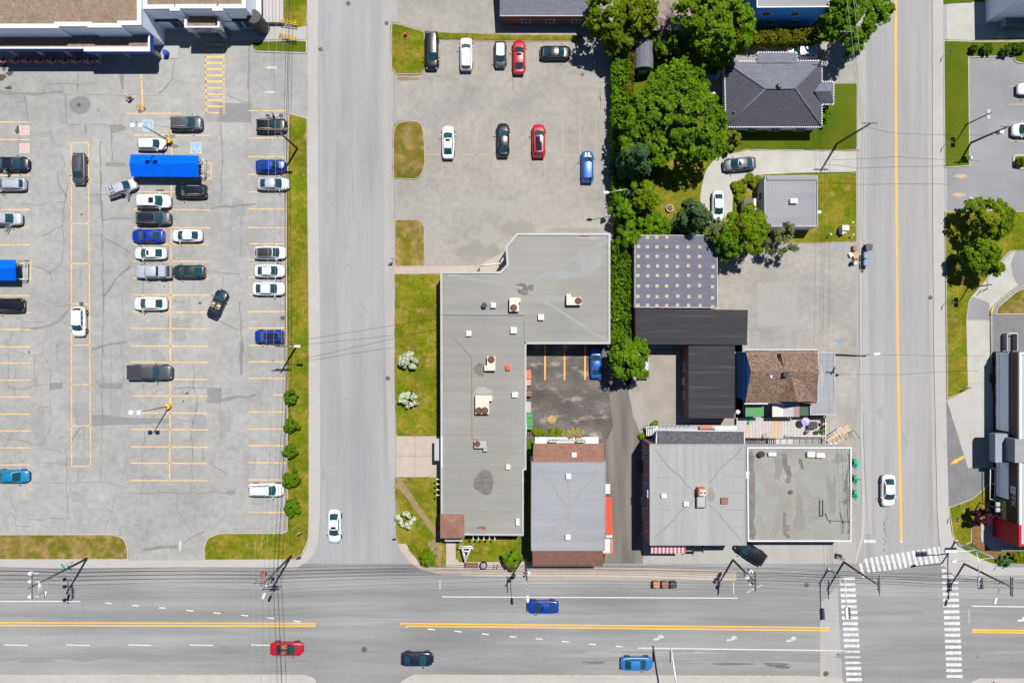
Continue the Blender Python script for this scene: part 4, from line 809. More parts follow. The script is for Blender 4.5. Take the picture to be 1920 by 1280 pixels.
for i in range(n):
    def L(p,q_,t): return p.lerp(q_,t)
    t0,t1=i/n,(i+1)/n; v=[L(a[0],a[1],t0),L(a[0],a[1],t1),L(a[3],a[2],t1),L(a[3],a[2],t0)]
    q.add(v+[p-Vector((0,0,.05)) for p in v],[(0,3,2,1),(4,5,6,7)],i%2*1)
    w_=[v[3],v[2],v[2]-Vector((0,0,.22+.05*(i%2))),v[3]-Vector((0,0,.22))]; q.add(w_,[(0,1,2,3),(3,2,1,0)],(i+1)%2)
q.build('striped_awning',[M['trimw'],mk('awning_red_stripe',(.5,.1,.11),(.45,.09,.1),scale=2)],r)
q=MB()
for x in (1300,1320):
    A=P(x,1022,3.4);B=P(x-2,1036,3.4); q.tube([(A.x,A.y,2.6),(B.x,B.y,3.4)],.07,5); q.tube([(A.x,A.y,3.4),(B.x,B.y,3.4)],.07,5)
q.box((P(1309,1033,3.4).x,P(1309,1033,3.4).y,3.0),(1.6,.12,.8)); q.build('hanging_sign',M['darkpole'],r)
q=MB(); A=[P(1205.5,903,3.2),P(1213.5,903,3.9),P(1219,920,3.9),P(1208,920,3.2)]; q.add(A+[p-Vector((0,0,.12)) for p in A],[(0,1,2,3),(3,2,1,0),(7,6,5,4)]); q.build('door_canopy',M['bluewall'],r)
q=MB(); slabh(q,1214,918,1222,933,5.6,6.4); q.build('wall_cooler',M['trimw'],r)
q=MB(); slabh(q,1203,932,1210,944,3.0,3.5); q.build('wall_box',M['acgrey'],r)
wins(r,(1218,832),(1218,1022),h,(.15,.37,.62,.85),4.2,5.6,1.1); wins(r,(1218,832),(1218,1022),h,(.15,.75),1.0,2.4,1.1); wins(r,(1219,1022),(1400,1022),h,(.15,.4,.65,.88),4.0,5.6,1.3); wins(r,(1219,1022),(1400,1022),h,(.2,.75),.7,2.7,2.4,'black'); doorp(r,(1219,1022),(1400,1022),h,.5,1.1,2.2,'signred')
q=MB()
for i in range(7): slabh(q,1212+i*3.1,798,1214+i*3.1,817,1.2+i*.28,1.3+i*.28)
q.build('stair_tread',M['trimw'],r)
q=MB(); q.tube([P(1211,798,2),P(1232,797,4)],.05,5); q.tube([P(1212,798,.5),P(1212,798,2)],.04,5); q.tube([P(1222,798,.5),P(1222,798,3)],.04,5); q.tube([P(1231,798,.5),P(1231,798,4)],.04,5); q.tube([P(1211,818,2),P(1232,818,4)],.05,5); q.build('stair_railing',M['black'],r)
q=MB(); slabh(q,1226,797,1394,806,.6,.8); q.build('back_deck',M['deckgrey'],r)
q=MB()
for x in range(1236,1300,8): A=P(x,799,1.6); q.tube([(A.x,A.y,.8),(A.x+.15,A.y+.05,1.7)],.035,4)
A=P(1236,799,1.7);B=P(1310,799,1.7); q.tube([A,B],.03,4); q.build('deck_railing',M['black'],r)
q=MB(); slabh(q,1312,799.5,1336,804,.8,1.5); q.build('planter_box',M['terracotta'],r)
q=MB(); slabh(q,1341,799,1381,806,2.4,2.5); q.build('deck_shelter',M['trimw'],r)

M['annexdark']=mk('annex_dark_stain',(.1,.095,.088),(.14,.135,.128),scale=1.5,fine=.2); M['annexpale']=mk('annex_pale_stain',(.205,.212,.203),(.185,.188,.178),scale=.5,fine=.12,contrast=.3)
# --- weathered flat annex
h=4.5; o=[(1400.5,838),(1597,838),(1597,1015),(1402,1015)]
r=bld('corner_annex','low annex with weathered stained roof and white edge at the street corner','shop building',o,h,'stucco','annexroof',(.2,.2,'trimw'))
q=MB(); z=h-.162
for pts,w in (([(1405,845),(1407,900),(1409,1010)],.9),([(1470,850),(1475,870),(1478,895),(1476,905)],.7),([(1586,900),(1588,930),(1584,945)],.35),([(1472,960),(1470,1000),(1480,1008)],.5),([(1500,860),(1505,880)],.5),([(1575,960),(1580,1000)],.3),([(1590,850),(1590,1000)],.3)): rb(q,pts,w,z,0,.3)
for x,y,rx,ry in ((1410,860,5,10),(1476,880,5,8),(1585,940,7,4),(1409,930,4,12),(1475,990,6,6)): rblob(q,x,y,rx,ry,z+.001+.00004*(x%37),0,.45)
for x,y,rx,ry in ((1475,985,10,14),(1530,900,34,30),(1440,960,18,40),(1550,985,30,20),(1425,905,10,28)): rblob(q,x,y,rx,ry,z-.006+.00004*(x%37),1,.35)
for x,y,rx,ry in ((1498,965,10,34),(1560,930,8,40),(1460,875,8,26),(1575,860,14,10)): rblob(q,x,y,rx,ry,z-.003+.00004*(x%37),2,.5)
q.build('roof_stains',[M['annexdark'],M['annexpale'],M['seamgrey']],r)
q=MB()
for pts in ([(1548,962),(1552,975),(1595,978)],[(1537,937),(1537,967)],[(1543,937),(1543,967)],[(1537,967),(1543,967)]): q.tube([(*P(x,y,4.45)[:2],4.45) for x,y in pts],.045,5)
for x in (1557,1581): A=P(x,978,4.5); q.tube([(A.x,A.y-.2,4.45),(A.x,A.y+.2,4.45)],.05,5)
q.build('roof_pipe',M['darkpole'],r)
wins(r,(1597,838),(1597,1015),h,(.2,.5,.8),.7,2.8,2.2); wins(r,(1402,1015),(1597,1015),h,(.2,.45,.8),.6,2.8,2.4); doorp(r,(1402,1015),(1597,1015),h,.62,1.2,2.2,'black')

# --- brown shingled house and its flat roofed front
def rf(mb,quads,m=0,th=.12):
    for f in quads:
        v=[P(*p) for p in f]; n=len(v); d=Vector((0,0,th))
        nn=(v[1]-v[0]).cross(v[2]-v[1])
        if nn.z<0: v=v[::-1]
        mb.add(v+[p-d for p in v],[tuple(range(n)),tuple(range(2*n-1,n-1,-1))]+[(i,n+i,n+(i+1)%n,(i+1)%n) for i in range(n)],m)
wl_=ccw(W([(1399,660),(1530,660),(1530,750),(1399,750)],5))
r=thing('brown_roof_house','blue sided house with mottled brown shingle roof beside the grey flat front','house',ctr(wl_))
q=MB(); q.prism(wl_,0,4.6); q.build('wall',M['bluewall'],r)
q=MB(); e=4.7; rg=6.9
rf(q,[[(1397,656,e),(1533,655.5,e),(1535,698,rg),(1408,695,rg)],[(1408,695,rg),(1535,698,rg),(1531,756,e),(1397,756,e)],[(1458,752,4.9),(1459,722,5.2),(1484,706,6.7),(1494,753,6.6)],[(1494,753,6.6),(1484,706,6.7),(1504,708,6.75),(1532,752,4.9)],[(1456,663,5.0),(1462,688,6.0),(1470,690,6.6),(1464,663,6.4)],[(1464,663,6.4),(1470,690,6.6),(1476,688,6.2),(1472,663,5.1)]])
q.build('roof',M['shingleb'],r)
q=MB(); v=[P(1399,660,4.65),P(1399,752,4.65),P(1407,696,6.7)]; q.add(v,[(0,1,2),(2,1,0)]); q.build('gable',M['bluewall'],r); q=MB(); v=[P(1460,752,4.85),P(1530,751,4.85),P(1494,752,6.4)]; q.add(v,[(0,1,2),(2,1,0)]); q.build('gable',M['bluewall'],r)
q=MB(); slabh(q,1396,755.5,1440,757.5,4.55,4.72); slabh(q,1396,654.5,1532,656,4.6,4.75); q.build('gutter',M['trimw'],r)
q=MB(); a=P(1473,702,7.2); q.cbox((a.x,a.y,6.85),(.7,.65,1.0)); q.build('chimney',M['black'],r)
q=MB(); a=P(1446,706,6.7); q.cyl((a.x,a.y),.2,6.2,6.8,10); q.build('vent_pipe',M['trimw'],r)
q=MB(); a=P(1418,667,5.4); q.cyl((a.x,a.y),.13,5.0,5.5,8); q.build('vent_pipe',M['black'],r)
q=MB(); slabh(q,1398,760,1432,780.5,2.85,3.0,0,3); q.build('green_awning',M['green'],r); q=MB(); slabh(q,1500,757,1517,779,2.85,3.0,0,3); q.build('green_awning',M['darkgreen'],r)
q=MB()
for x0,x1,m in ((1448,1457.5,0),(1457.7,1469,1),(1469.2,1488,2),(1488.2,1499,3)): slabh(q,x0,750,x1,781,3.0,3.14,m,3.1)
q.build('porch_roof',[M['acbeige'],M['stucco'],M['acgrey'],mk('mauve_panel',(.28,.17,.17),(.24,.15,.15))],r)
wins(r,(1399,660),(1399,750),4.6,(.3,.7),1.5,2.9,1.1); wins(r,(1399,750),(1530,750),4.6,(.35,.6),1.2,2.6,1.2); doorp(r,(1399,750),(1530,750),4.6,.2,1,2.1,'trimw')
o=[(1533,659.5),(1566,660.5),(1566,778),(1519,778),(1519,752),(1533,752)]
r=bld('flat_front_house','narrow grey flat roofed shop front between the brown roof and the pavement','shop building',o,3.4,'stucco','membraneb',(.16,.1,'trimg'))
q=MB(); rblob(q,1541,706,3,22,3.34,0,.4); rb(q,[(1538,673),(1552,673)],.06,3.345,1,.02); rb(q,[(1532,762),(1532,776)],.05,3.345,1,.02); q.build('roof_stains',[M['patchlight'],M['trimg']],r)
wins(r,(1566,661),(1566,778),3.4,(.2,.5,.8),.7,2.5,1.8)
# raised deck in front of it
r=thing('wooden_deck','raised grey board deck with white rails below the brown roofed house','deck',P(1465,810))
q=MB()
for i in range(28): slabh(q,1381+i*6,783,1386.7+i*6,822,.55,.7,1 if i in(11,12,13,3) else 0)
for i in range(9): slabh(q,1440+i*12,823,1451+i*12,838,.5,.66,2 if i in (4,5,6,7,8) else 0)
q.build('deck_boards',[M['deckgrey'],M['deckwood'],M['annexroof']],r)
q=MB(); A=P(1548,779,1.7);B=P(1548,838,1.7);C=P(1476,817,1.7);D=P(1548,817,1.7)
q.tube([A,B],.09,6); q.tube([C,D],.09,6)
for k in range(6): t=A.lerp(B,k/5); q.box((t.x,t.y,.85),(.1,.1,1.7)); t=C.lerp(D,k/5); q.box((t.x,t.y,.85),(.1,.1,1.7))
q.build('white_rail',M['trimw'],r)
q=MB()
for i in range(16): slabh(q,1398+i*3.7,821,1399+i*3.7,837,.75+.02*i,.85+.02*i)
q.tube([P(1397,821,1.0),P(1456,822,1.4)],.05,5); q.tube([P(1397,837,1.0),P(1456,836,1.4)],.05,5); q.build('balusters',M['black'],r)
q=MB(); A=P(1401,835,.9);B=P(1455,838,.9); q.tube([A,B],.16,5); q.build('red_fascia',M['orange'],r)
r=thing('wooden_stairs','pale wooden steps with black bars climbing from the pavement to the deck','stairs',P(1575,815))
q=MB()
for i in range(6):
    x=1553+i*7;y=827-i*4.6; A=P(x,y); q.box((A.x,A.y,.7-i*.1),(.62,1.3,.1),.58)
q.build('stair_tread',M['deckwood'],r)
q=MB(); q.tube([P(1550,819,1.5),P(1578,801,1.0)],.09,6); q.build('handrail',M['trimw'],r)
q=MB()
for i in range(5): A=P(1554+i*6,829-i*4.2,1.2); B=P(1558+i*6,836-i*4.2,.9); q.tube([A,B],.04,5)
q.tube([P(1590,812,1),P(1601,806,1)],.04,5);q.tube([P(1601,806,1),P(1612,822,1)],.04,5);q.tube([P(1596,822,1),P(1590,812,1)],.04,5); q.build('bars',M['black'],r)
q=MB(); slabh(q,1552,830,1569,836,.1,.8,0); q.build('white_box_step',M['trimw'],r)
q=MB(); slabh(q,1569.5,832,1585,837,.1,.5,0); q.build('red_step',M['orange'],r)

# --- charcoal roofs and paver roof
r=bld('charcoal_garage','wide garage with smooth charcoal roof below the paver dotted roof','garage',[(1191.5,578.5),(1402.5,581),(1400.5,647),(1192,645)],4.4,'brick','darkroof'); doorp(r,(1192,645),(1400,647),4.4,.25,2.4,2.3,'trimg')
r=bld('charcoal_shed','narrow brick shed with smooth charcoal roof beside the blue sided house','shed',[(1291,648.5),(1378,648),(1377,784),(1291,783.5)],4.35,'brick','darkroof'); wins(r,(1291,650),(1291,783),4.4,(.3,.7),1,2.2,1.0); doorp(r,(1291,650),(1291,783),4.4,.5,1.1,2.1,'trimg')
r=bld('paver_roof_building','slate blue flat roofed workshop dotted with rows of beige pavers','workshop',[(1190,440.5),(1345,440.5),(1346,577.5),(1190,576.5)],4.0,'stucco','paverroof',(.1,.08,'acgrey'))
q=MB(); z=3.955
for k in range(8): rb(q,[(1192,457+k*16.4),(1240,456+k*16.4+random.uniform(-2,2)),(1344,457+k*16.4)],.06,z,0,.06)
for pts in ([(1215,535),(1232,552),(1255,540)],[(1280,560),(1292,545),(1325,530)],[(1320,540),(1340,560)],[(1330,525),(1330,545),(1343,562)],[(1255,550),(1275,528)],[(1238,520),(1238,548),(1258,550)],[(1300,568),(1330,575)]): rb(q,pts,.06,z+.003,0,.08)
q.build('membrane_seams',[M['bindark']],r)
wins(r,(1345,441),(1345,577),4,(.3,.7),1,2.4,1.4)
pv=MB(); pv.cbox((0,0,.04),(.5,.5,.08),.01); pvm=pv.mesh('paver',M['paver'])
colx=[1196.5,1214.5,1232,1250,1270,1291,1312,1336.5]; rowy=[445,463,481,499,517,536,556,572.5]
first=True
for j,y in enumerate(rowy):
    for i,x in enumerate(colx):
        if j==0 and i>3: continue
        if j in(1,2) and i>6: continue
        o_=bpy.data.objects.new('paver',pvm); COL.objects.link(o_)
        c=P(x+random.uniform(-.8,.8),y+random.uniform(-.8,.8)+(2 if i==7 else 0),4.0); o_.location=(c.x,c.y,3.957); o_.rotation_euler=(0,0,random.uniform(-.06,.06))
        tag(o_,'square beige paver lying on the slate blue flat roof','paver','beige pavers in rows on the slate roof')

M['ridgecap']=mk('ridge_shingles',(.13,.135,.16),(.11,.115,.14),scale=3,fine=.2)
# --- hip roofed bungalow
r=thing('hip_roof_house','house with dark slate hip roof and dotted white gutters by the right street','house',P(1455,175))
e=3.1; rg=5.7
ol=[(1358,115.5),(1420,115.5),(1420,98.5),(1494,98.5),(1494,114),(1541,114),(1541,153.5),(1563,153.5),(1563,196),(1541,196),(1541,238.5),(1361,238.5)]
q=MB(); q.prism(offset(ccw(W(ol,e)),.35),0,e-.1); q.build('wall',M['whitewall'],r)
A=(1435,167,rg);B=(1491,166,rg)
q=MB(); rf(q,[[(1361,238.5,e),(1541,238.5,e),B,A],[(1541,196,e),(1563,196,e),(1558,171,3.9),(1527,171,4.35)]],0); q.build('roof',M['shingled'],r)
q=MB(); rf(q,[[(1358,115.5,e),(1361,238.5,e),A],[(1541,238.5,e),(1541,114,e),B]],0); rf(q,[[(1358,115.5,e),(1420,115.5,e),(1494,114,e),(1541,114,e),B,A],[(1420,98.5,e),(1494,98.5,e),(1494,118,e+.35),(1420,118,e+.35)],[(1541,153.5,e),(1563,153.5,e),(1558,171,3.9),(1527,171,4.35)],[(1563,153.5,e),(1563,196,e),(1558,171,3.9)]],1); q.build('roof',[M['shingled'],M['shinglel']],r)  # second slot is the paler tone, sunlight painted into the sun-facing slopes
q=MB()
for a_,b_ in (((1361,238.5,e),A),((1541,238.5,e),B),((1358,115.5,e),A),((1541,114,e),B),(A,B)):
    q.tube([P(*a_)+Vector((0,0,.06)),P(*b_)+Vector((0,0,.06))],.1,5)
q.build('ridge_cap',M['ridgecap'],r)
q=MB(); k=ccw(W(ol,e)); n=len(k)
for i in range(n):
    a=Vector(k[i]+(0,));b=Vector(k[(i+1)%n]+(0,)); d=b-a; m=int(d.length/.34)
    q.tube([(a.x,a.y,e-.06),(b.x,b.y,e-.06)],.07,5,1)
    for j in range(m): c=a+d*((j+.5)/m); q.box((c.x,c.y,e+.03),(.17,.17,.09),math.atan2(d.y,d.x))
q.build('gutter',[M['trimw'],M['acgrey']],r)
q=MB(); a=P(1462,160,6.2); q.cbox((a.x,a.y,5.9),(.5,.6,.7)); q.build('chimney',M['black'],r)
q=MB(); a=P(1377,209,4.1); q.cyl((a.x,a.y),.13,3.6,4.1,8); q.build('vent_pipe',M['black'],r)
for z_ in (0,): wins(r,(1363,238),(1539,238),e,(.3,.55,.82),1,2.3,1.4); wins(r,(1541,200),(1541,238),e,(.5,),1,2.3,1.4)
# patio beside it
r=thing('patio','small pale slab patio between the trees and the hip roofed house','patio',P(1333,165))
q=MB(); 
for i in range(5):
    for j in range(5): a=P(1318+i*7.3,146+j*9.2); q.box((a.x,a.y,.09),(.56,.71,.14))
q.build('paving_slabs',M['patchlight'],r)

# --- bluish flat bungalow
r=bld('flat_bungalow','small bungalow with bluish flat roof beside the gravel drive','house',[(1433,338),(1436,330),(1533,329.5),(1533.5,425),(1434,425)],3.5,'whitewall','membraneb',(.1,.2,'trimg'))
q=MB(); q.box((P(1485,334,3.5).x,P(1485,334,3.5).y,3.44),(7.3,.55,.14)); q.build('raised_edge',M['membraneb'],r)
q=MB(); 
for k in range(12): rb(q,[(1440+k*7.6,342),(1440+k*7.6,420)],.04,3.345,0,.02)
rb(q,[(1525,340),(1525,420)],.06,3.348,0,.02); q.build('roof_seams',M['seamblue'],r)
q=MB(); slabh(q,1395,372,1413,395,2.1,2.25,0); slabh(q,1413.3,372,1418,395,2.1,2.3,1); slabh(q,1396,373,1412,394,.2,2.1,2); q.build('porch',[M['bindark'],M['stucco'],M['whitewall']],r)
q=MB(); slabh(q,1533.5,395,1540,400,2.4,2.7); q.build('wall_box',M['trimw'],r)
wins(r,(1433,338),(1434,425),3.5,(.3,),1.2,2.4,1.0); wins(r,(1533,330),(1533,425),3.5,(.25,.6),1,2.3,1.4)

# --- buildings cut by the top edge of the photo
r=thing('brick_bungalow','long brick building with grey shingle roof at the top of the middle lot','house',P(1020,20))
q=MB(); q.prism(ccw(W([(940,-250),(1118,-250),(1118,31),(940,31)],3.1)),0,3.2); q.build('wall',M['brick'],r)
q=MB(); rf(q,[[(937,29.5,3.3),(1119,29.5,3.3),(1119,-110,6),(937,-110,6)],[(937,-110,6),(1119,-110,6),(1119,-250,3.3),(937,-250,3.3)]]); q.build('roof',M['shinglel'],r)
q=MB(); slabh(q,937,29,1119,30.5,3.1,3.32); q.build('gutter',M['trimg'],r)
wins(r,(940,31),(1118,31),3.2,(.26,.52,.80),.9,2.2,1.25)
r=bld('blue_clapboard_house','tall blue sided house with pale flat roof cut by the top edge','house',[(1419,-200),(1555,-200),(1555,13.5),(1419,14.5)],6.8,'bluewall','membraneb',(.15,.1,'trimw'))
wins(r,(1419,14),(1555,14),6.8,(.12,.35,.7),1.0,2.3,1.1); wins(r,(1419,14),(1555,14),6.8,(.2,.6),3.9,5.2,1.1)
r=bld('plank_roof_building','low outbuilding with weathered grey plank roof between the tall trees','outbuilding',[(1222,-160),(1298,-160),(1296,57),(1222,57)],4.0,'wood','planks')
# gambrel shed
r=thing('garden_shed','small garden shed with rounded grey shingle roof beside the tall hedge','shed',P(1207,112))
q=MB(); a=P(1189,130,2.2);b=P(1225,78,2.2); q.prism([(a.x+.1,a.y+.1),(b.x-.1,a.y+.1),(b.x-.1,b.y),(a.x+.1,b.y)],0,2.2)
pr=[(0,2.15),(.1,2.75),(.28,3.2),(.5,3.4),(.72,3.2),(.9,2.75),(1,2.15)]; w_=b.x-a.x
q.add([(a.x+u*w_,a.y+.1,z) for u,z in pr],[(6,5,4,3,2,1,0),(0,1,2,3,4,5,6)]); q.build('wall',M['darkgreen'],r)
q=MB(); vs=[(a.x+u*w_,y,z+.06) for y in(a.y,b.y) for u,z in pr]; q.add(vs,[(i,i+1,i+8,i+7) for i in range(6)],0,False); q.build('roof',M['shinglel'],r)
doorp(r,(1189,130),(1225,130),2.2,.5,1.2,1.8,'trimg')
# top right house that throws the big shadow
pts=[tuple(P(x,y)[:2]) for x,y in ((1843,-260),(2200,-260),(2200,38),(1848,42))]
r=thing('corner_house','blue sided house at the top right corner throwing a wide shadow','house',ctr(pts))
q=MB(); q.prism(ccw(pts),0,7.4); q.build('wall',M['lowwall'],r); q=MB(); q.poly(pts,7.45); q.build('roof',M['shinglel'],r)
q=MB()
for i in range(14): a=P(1872+i*5,44); q.box((a.x,a.y-.4,.9),(.06,1.2,1.8))
q.build('stair_railing',M['trimg'],r)

# --- restaurant at the right edge
def gp(x,y): return tuple(P(x,y)[:2])
r=thing('restaurant','pale roofed restaurant with dark brown band, white lower wall panels and red corner','restaurant',P(1950,840))
hr=6.2; k=hr
w_=[P(1911.5,660,hr),P(2250,660,hr),P(2250,1023,hr),P(1911.5,1023,hr)]
q=MB(); q.prism(ccw([p[:2] for p in w_]),0,3.6); q.build('wall',M['brownfascia'],r)
q=MB(); pp=ccw([p[:2] for p in w_]); q.prism(pp,3.6,hr-.4,0); q.build('fascia',M['brownfascia'],r)
q=MB(); q.poly(offset(pp,.3),hr-.25); q.build('roof',mk('restaurant_roof',(.3,.32,.33),(.27,.29,.3),scale=.5,fine=.05),r)
q=MB(); q.ring(pp,.32,hr-.4,hr); q.build('parapet',M['trimw'],r)
# red corner
a=P(1911.5,1023,hr); q=MB(); q.box((a.x+.1,a.y+1.45,3.12),(.36,3.1,6.24)); q.box((a.x+1.4,a.y+.1,3.115),(2.3,.36,6.22)); q.build('red_corner',M['redclad'],r)
q=MB(); a=P(1903,823,6.4); b=P(1925,867,6.4); q.box(((a.x+b.x)/2,(a.y+b.y)/2,4.9),(b.x-a.x,a.y-b.y,3.0)); q.build('raised_parapet',M['membraneb'],r)
M['canopytop']=mk('pale_metal_canopy',(.2,.22,.265),(.18,.2,.245),scale=.8)
# canopy helper unused; the bluish band is white lower wall panels in shade
def canopy(y0,y1,xo,zt,nm,mat):
    q=MB(); xi=w_[0].x-.02; A=P(xo,y0,zt);B=P(xo,y1,zt)
    v=[(xi,A.y,zt+.15),(xi,B.y,zt+.15),(A.x,B.y,zt),(A.x,A.y,zt)]
    q.add(v+[(x,y,z-.35) for x,y,z in v],[(0,3,2,1),(4,5,6,7),(2,3,7,6),(1,2,6,5),(3,0,4,7)]); q.build(nm,M[mat],r)
for y0_,y1_ in ((661,812),(868,942)):
    q=MB(); A=P(1911.5,y0_,hr);B=P(1911.5,y1_,hr); q.box((A.x-.06,(A.y+B.y)/2,2.45),(.16,abs(A.y-B.y),2.9)); q.box((A.x-.09,(A.y+B.y)/2,1.75),(.2,abs(A.y-B.y),.06)); q.build('wall_panel',M['lowwall'],r)
q=MB(); a=P(1866,813,4.2);b=P(1894,867,4.2); q.cbox(((a.x+b.x)/2,(a.y+b.y)/2,3.5),(b.x-a.x,a.y-b.y,1.4),.05); q.build('drive_canopy',M['canopytop'],r)
for x in (1866.5,1869):
    q=MB(); a=P(x,819 if x<1868 else 861); q.cbox((a.x,a.y,1.45),(.3,.3,2.9)); q.build('canopy_post',M['trimg'],r)
def text(s_,loc,size,rot,mat,parent,name):
    cu=bpy.data.curves.new(name,'FONT'); cu.body=s_; cu.size=size; cu.extrude=.02; cu.align_x='CENTER'; cu.align_y='CENTER'
    o_=bpy.data.objects.new(name,cu); COL.objects.link(o_)
    dg=bpy.context.evaluated_depsgraph_get(); me=bpy.data.meshes.new_from_object(o_.evaluated_get(dg)); bpy.data.objects.remove(o_)
    me.materials.clear(); me.materials.append(M[mat])
    n=bpy.data.objects.new(name,me); COL.objects.link(n); n.rotation_euler=rot
    n.parent=parent; n.location=Vector(loc)-Vector(parent.location); return n
xw=w_[0].x-.06
text('FFK',(xw,P(0,936,5).y,4.9),1.35,(math.pi/2,0,-math.pi/2),'trimw',r,'sign_letters')
q=MB(); yy=P(0,918,5).y
q.box((xw,yy,4.9),(.06,1.0,1.15)); eo=q.build('sign_emblem',M['trimw'],r)
q=MB(); q.box((xw-.04,yy,5.1),(.04,.5,.2)); q.box((xw-.04,yy,4.65),(.04,.5,.2)); q.build('emblem_detail',M['signpurple'],eo)
wins(r,(1911.5,945),(1911.5,985),6.2,(.5,),.5,3.2,2.6,'trimg'); wins(r,(1911.5,1023),(2000,1023),6.2,(.4,),.8,3,2.6,'trimg'); wins(r,(1911.5,670),(1911.5,800),6.2,(.2,.5,.8),.8,2.6,1.6,'trimg')
# fenced enclosure west of it
t=thing('menu_pen','white framed enclosure along the west wall of the restaurant','enclosure',P(1862,910))
q=MB()
for a,b in (((1857,877),(1856,935)),((1866,877),(1865,937)),((1856,935),(1865,937)),((1857,877),(1866,877))):
    q.tube([P(*a,1.5),P(*b,1.5)],.07,5); q.tube([P(*a,.7),P(*b,.7)],.05,5)
q.build('frame',M['trimw'],t); q=MB()
for a in ((1857,877),(1856,935),(1866,877),(1865,937),(1856.5,905),(1865.5,906)): c=P(*a); q.box((c.x,c.y,.75),(.1,.1,1.5))
q.build('post',M['trimw'],t)
t=thing('yard_gate','dark gated bay with pale top bar behind the restaurant','gate',P(1888,640))
q=MB(); a=P(1879,625);b=P(1898,625); q.tube([(a.x,a.y,1.2),(b.x,b.y,1.2)],.09,5); q.build('top_bar',M['trimw'],t)
for x in (1879,1898): q=MB(); a=P(x,625);b=P(x+1,657); q.box(((a.x+b.x)/2,(a.y+b.y)/2,.6),(.12,abs(a.y-b.y),1.2)); q.build('side_panel',M['trimg'],t)
# patch of weeds etc is with the plants
# ------------------------------------------------------------------ vehicles
def lerp(a,b,t): return a+(b-a)*t
def interp(tab,x,k):
    for i in range(len(tab)-1):
        if x<=tab[i+1][0] or i==len(tab)-2:
            t=(x-tab[i][0])/(tab[i+1][0]-tab[i][0]); return lerp(tab[i][k],tab[i+1][k],max(0,min(1,t)))
# station tables: x/L, top height, width factor, bottom height ; cabin: windscreen base/top x, rear top/base x, roof height, belt half width factor, roof half width factor
KINDS={
 'sedan':dict(L=4.8,W=1.84,tab=[(-.5,.66,.6,.42),(-.492,.84,.72,.32),(-.47,.93,.83,.26),(-.42,.97,.93,.22),(-.3,.97,.98,.2),(-.1,.95,1,.2),(.1,.95,1,.2),(.2,.95,.99,.2),(.3,.9,.97,.2),(.38,.84,.93,.2),(.44,.77,.84,.22),(.478,.69,.71,.26),(.494,.58,.54,.34),(.5,.5,.42,.4)],
   cab=(.262,.065,-.19,-.385,1.45,.81,.66),wheels=(-.29,.3),r=.33),
 'hatch':dict(L=4.4,W=1.8,tab=[(-.5,.62,.72,.42),(-.49,.9,.84,.3),(-.46,1.0,.9,.25),(-.4,1.0,.95,.22),(-.3,.99,.99,.2),(-.1,.98,1,.2),(.1,.97,1,.2),(.22,.97,.99,.2),(.32,.93,.96,.2),(.4,.86,.92,.2),(.45,.79,.84,.22),(.48,.7,.74,.26),(.495,.58,.6,.34),(.5,.5,.5,.4)],
   cab=(.285,.1,-.36,-.47,1.52,.82,.67),wheels=(-.3,.3),r=.33),
 'suv':dict(L=4.75,W=1.9,tab=[(-.5,.75,.78,.5),(-.492,1.0,.86,.38),(-.47,1.08,.91,.32),(-.4,1.1,.96,.3),(-.3,1.09,.99,.28),(-.1,1.07,1,.27),(.1,1.06,1,.27),(.2,1.06,.99,.27),(.3,1.04,.97,.27),(.4,.99,.93,.28),(.455,.92,.86,.3),(.485,.8,.76,.34),(.496,.66,.64,.4),(.5,.56,.55,.46)],
   cab=(.272,.1,-.4,-.475,1.72,.83,.69),wheels=(-.3,.31),r=.37),
 'pickup':dict(L=5.9,W=2.0,tab=[(-.5,.95,.93,.5),(-.495,1.08,.96,.42),(-.4,1.09,.98,.4),(-.2,1.09,1,.38),(-.02,1.12,1,.36),(.1,1.13,1,.36),(.2,1.13,.99,.36),(.3,1.12,.97,.36),(.4,1.08,.94,.37),(.455,1.0,.89,.4),(.482,.88,.8,.44),(.495,.74,.7,.48),(.5,.64,.6,.52)],
   cab=(.21,.12,-.14,-.165,1.9,.84,.72),wheels=(-.31,.31),r=.4),
}
KINDS['convertible']=dict(KINDS['sedan']); KINDS['convertible']['L']=4.3; KINDS['convertible']['W']=1.78
def hull(k):
    L_,Wd=k['L'],k['W']; tab=k['tab']; mb=MB()
    xs=sorted(set([t[0] for t in tab]+[-.35,-.2,0,.15,.25,.35])); secs=[]
    for x in xs:
        zt,wf,zb=(interp(tab,x,i) for i in(1,2,3)); hw=Wd/2*wf
        half=[(0,zb),(hw*.8,zb),(hw*.95,zb+.08),(hw*1.0,lerp(zb,zt,.5)),(hw*.985,lerp(zb,zt,.72)),(hw*.93,zt-.07),(hw*.84,zt-.012),(hw*.6,zt+.012),(0,zt+.03)]
        sec=half+[(-a,b) for a,b in half[-2:0:-1]]; secs.append([(x*L_,a,b) for a,b in sec])
    n=len(secs[0]); vs=[p for s in secs for p in s]
    fs=[(i*n+j,(i+1)*n+j,(i+1)*n+(j+1)%n,i*n+(j+1)%n) for i in range(len(secs)-1) for j in range(n)]
    fs+=[tuple(range(n)),tuple(reversed(range((len(secs)-1)*n,len(secs)*n)))]
    mb.add(vs,fs,0,True); return mb
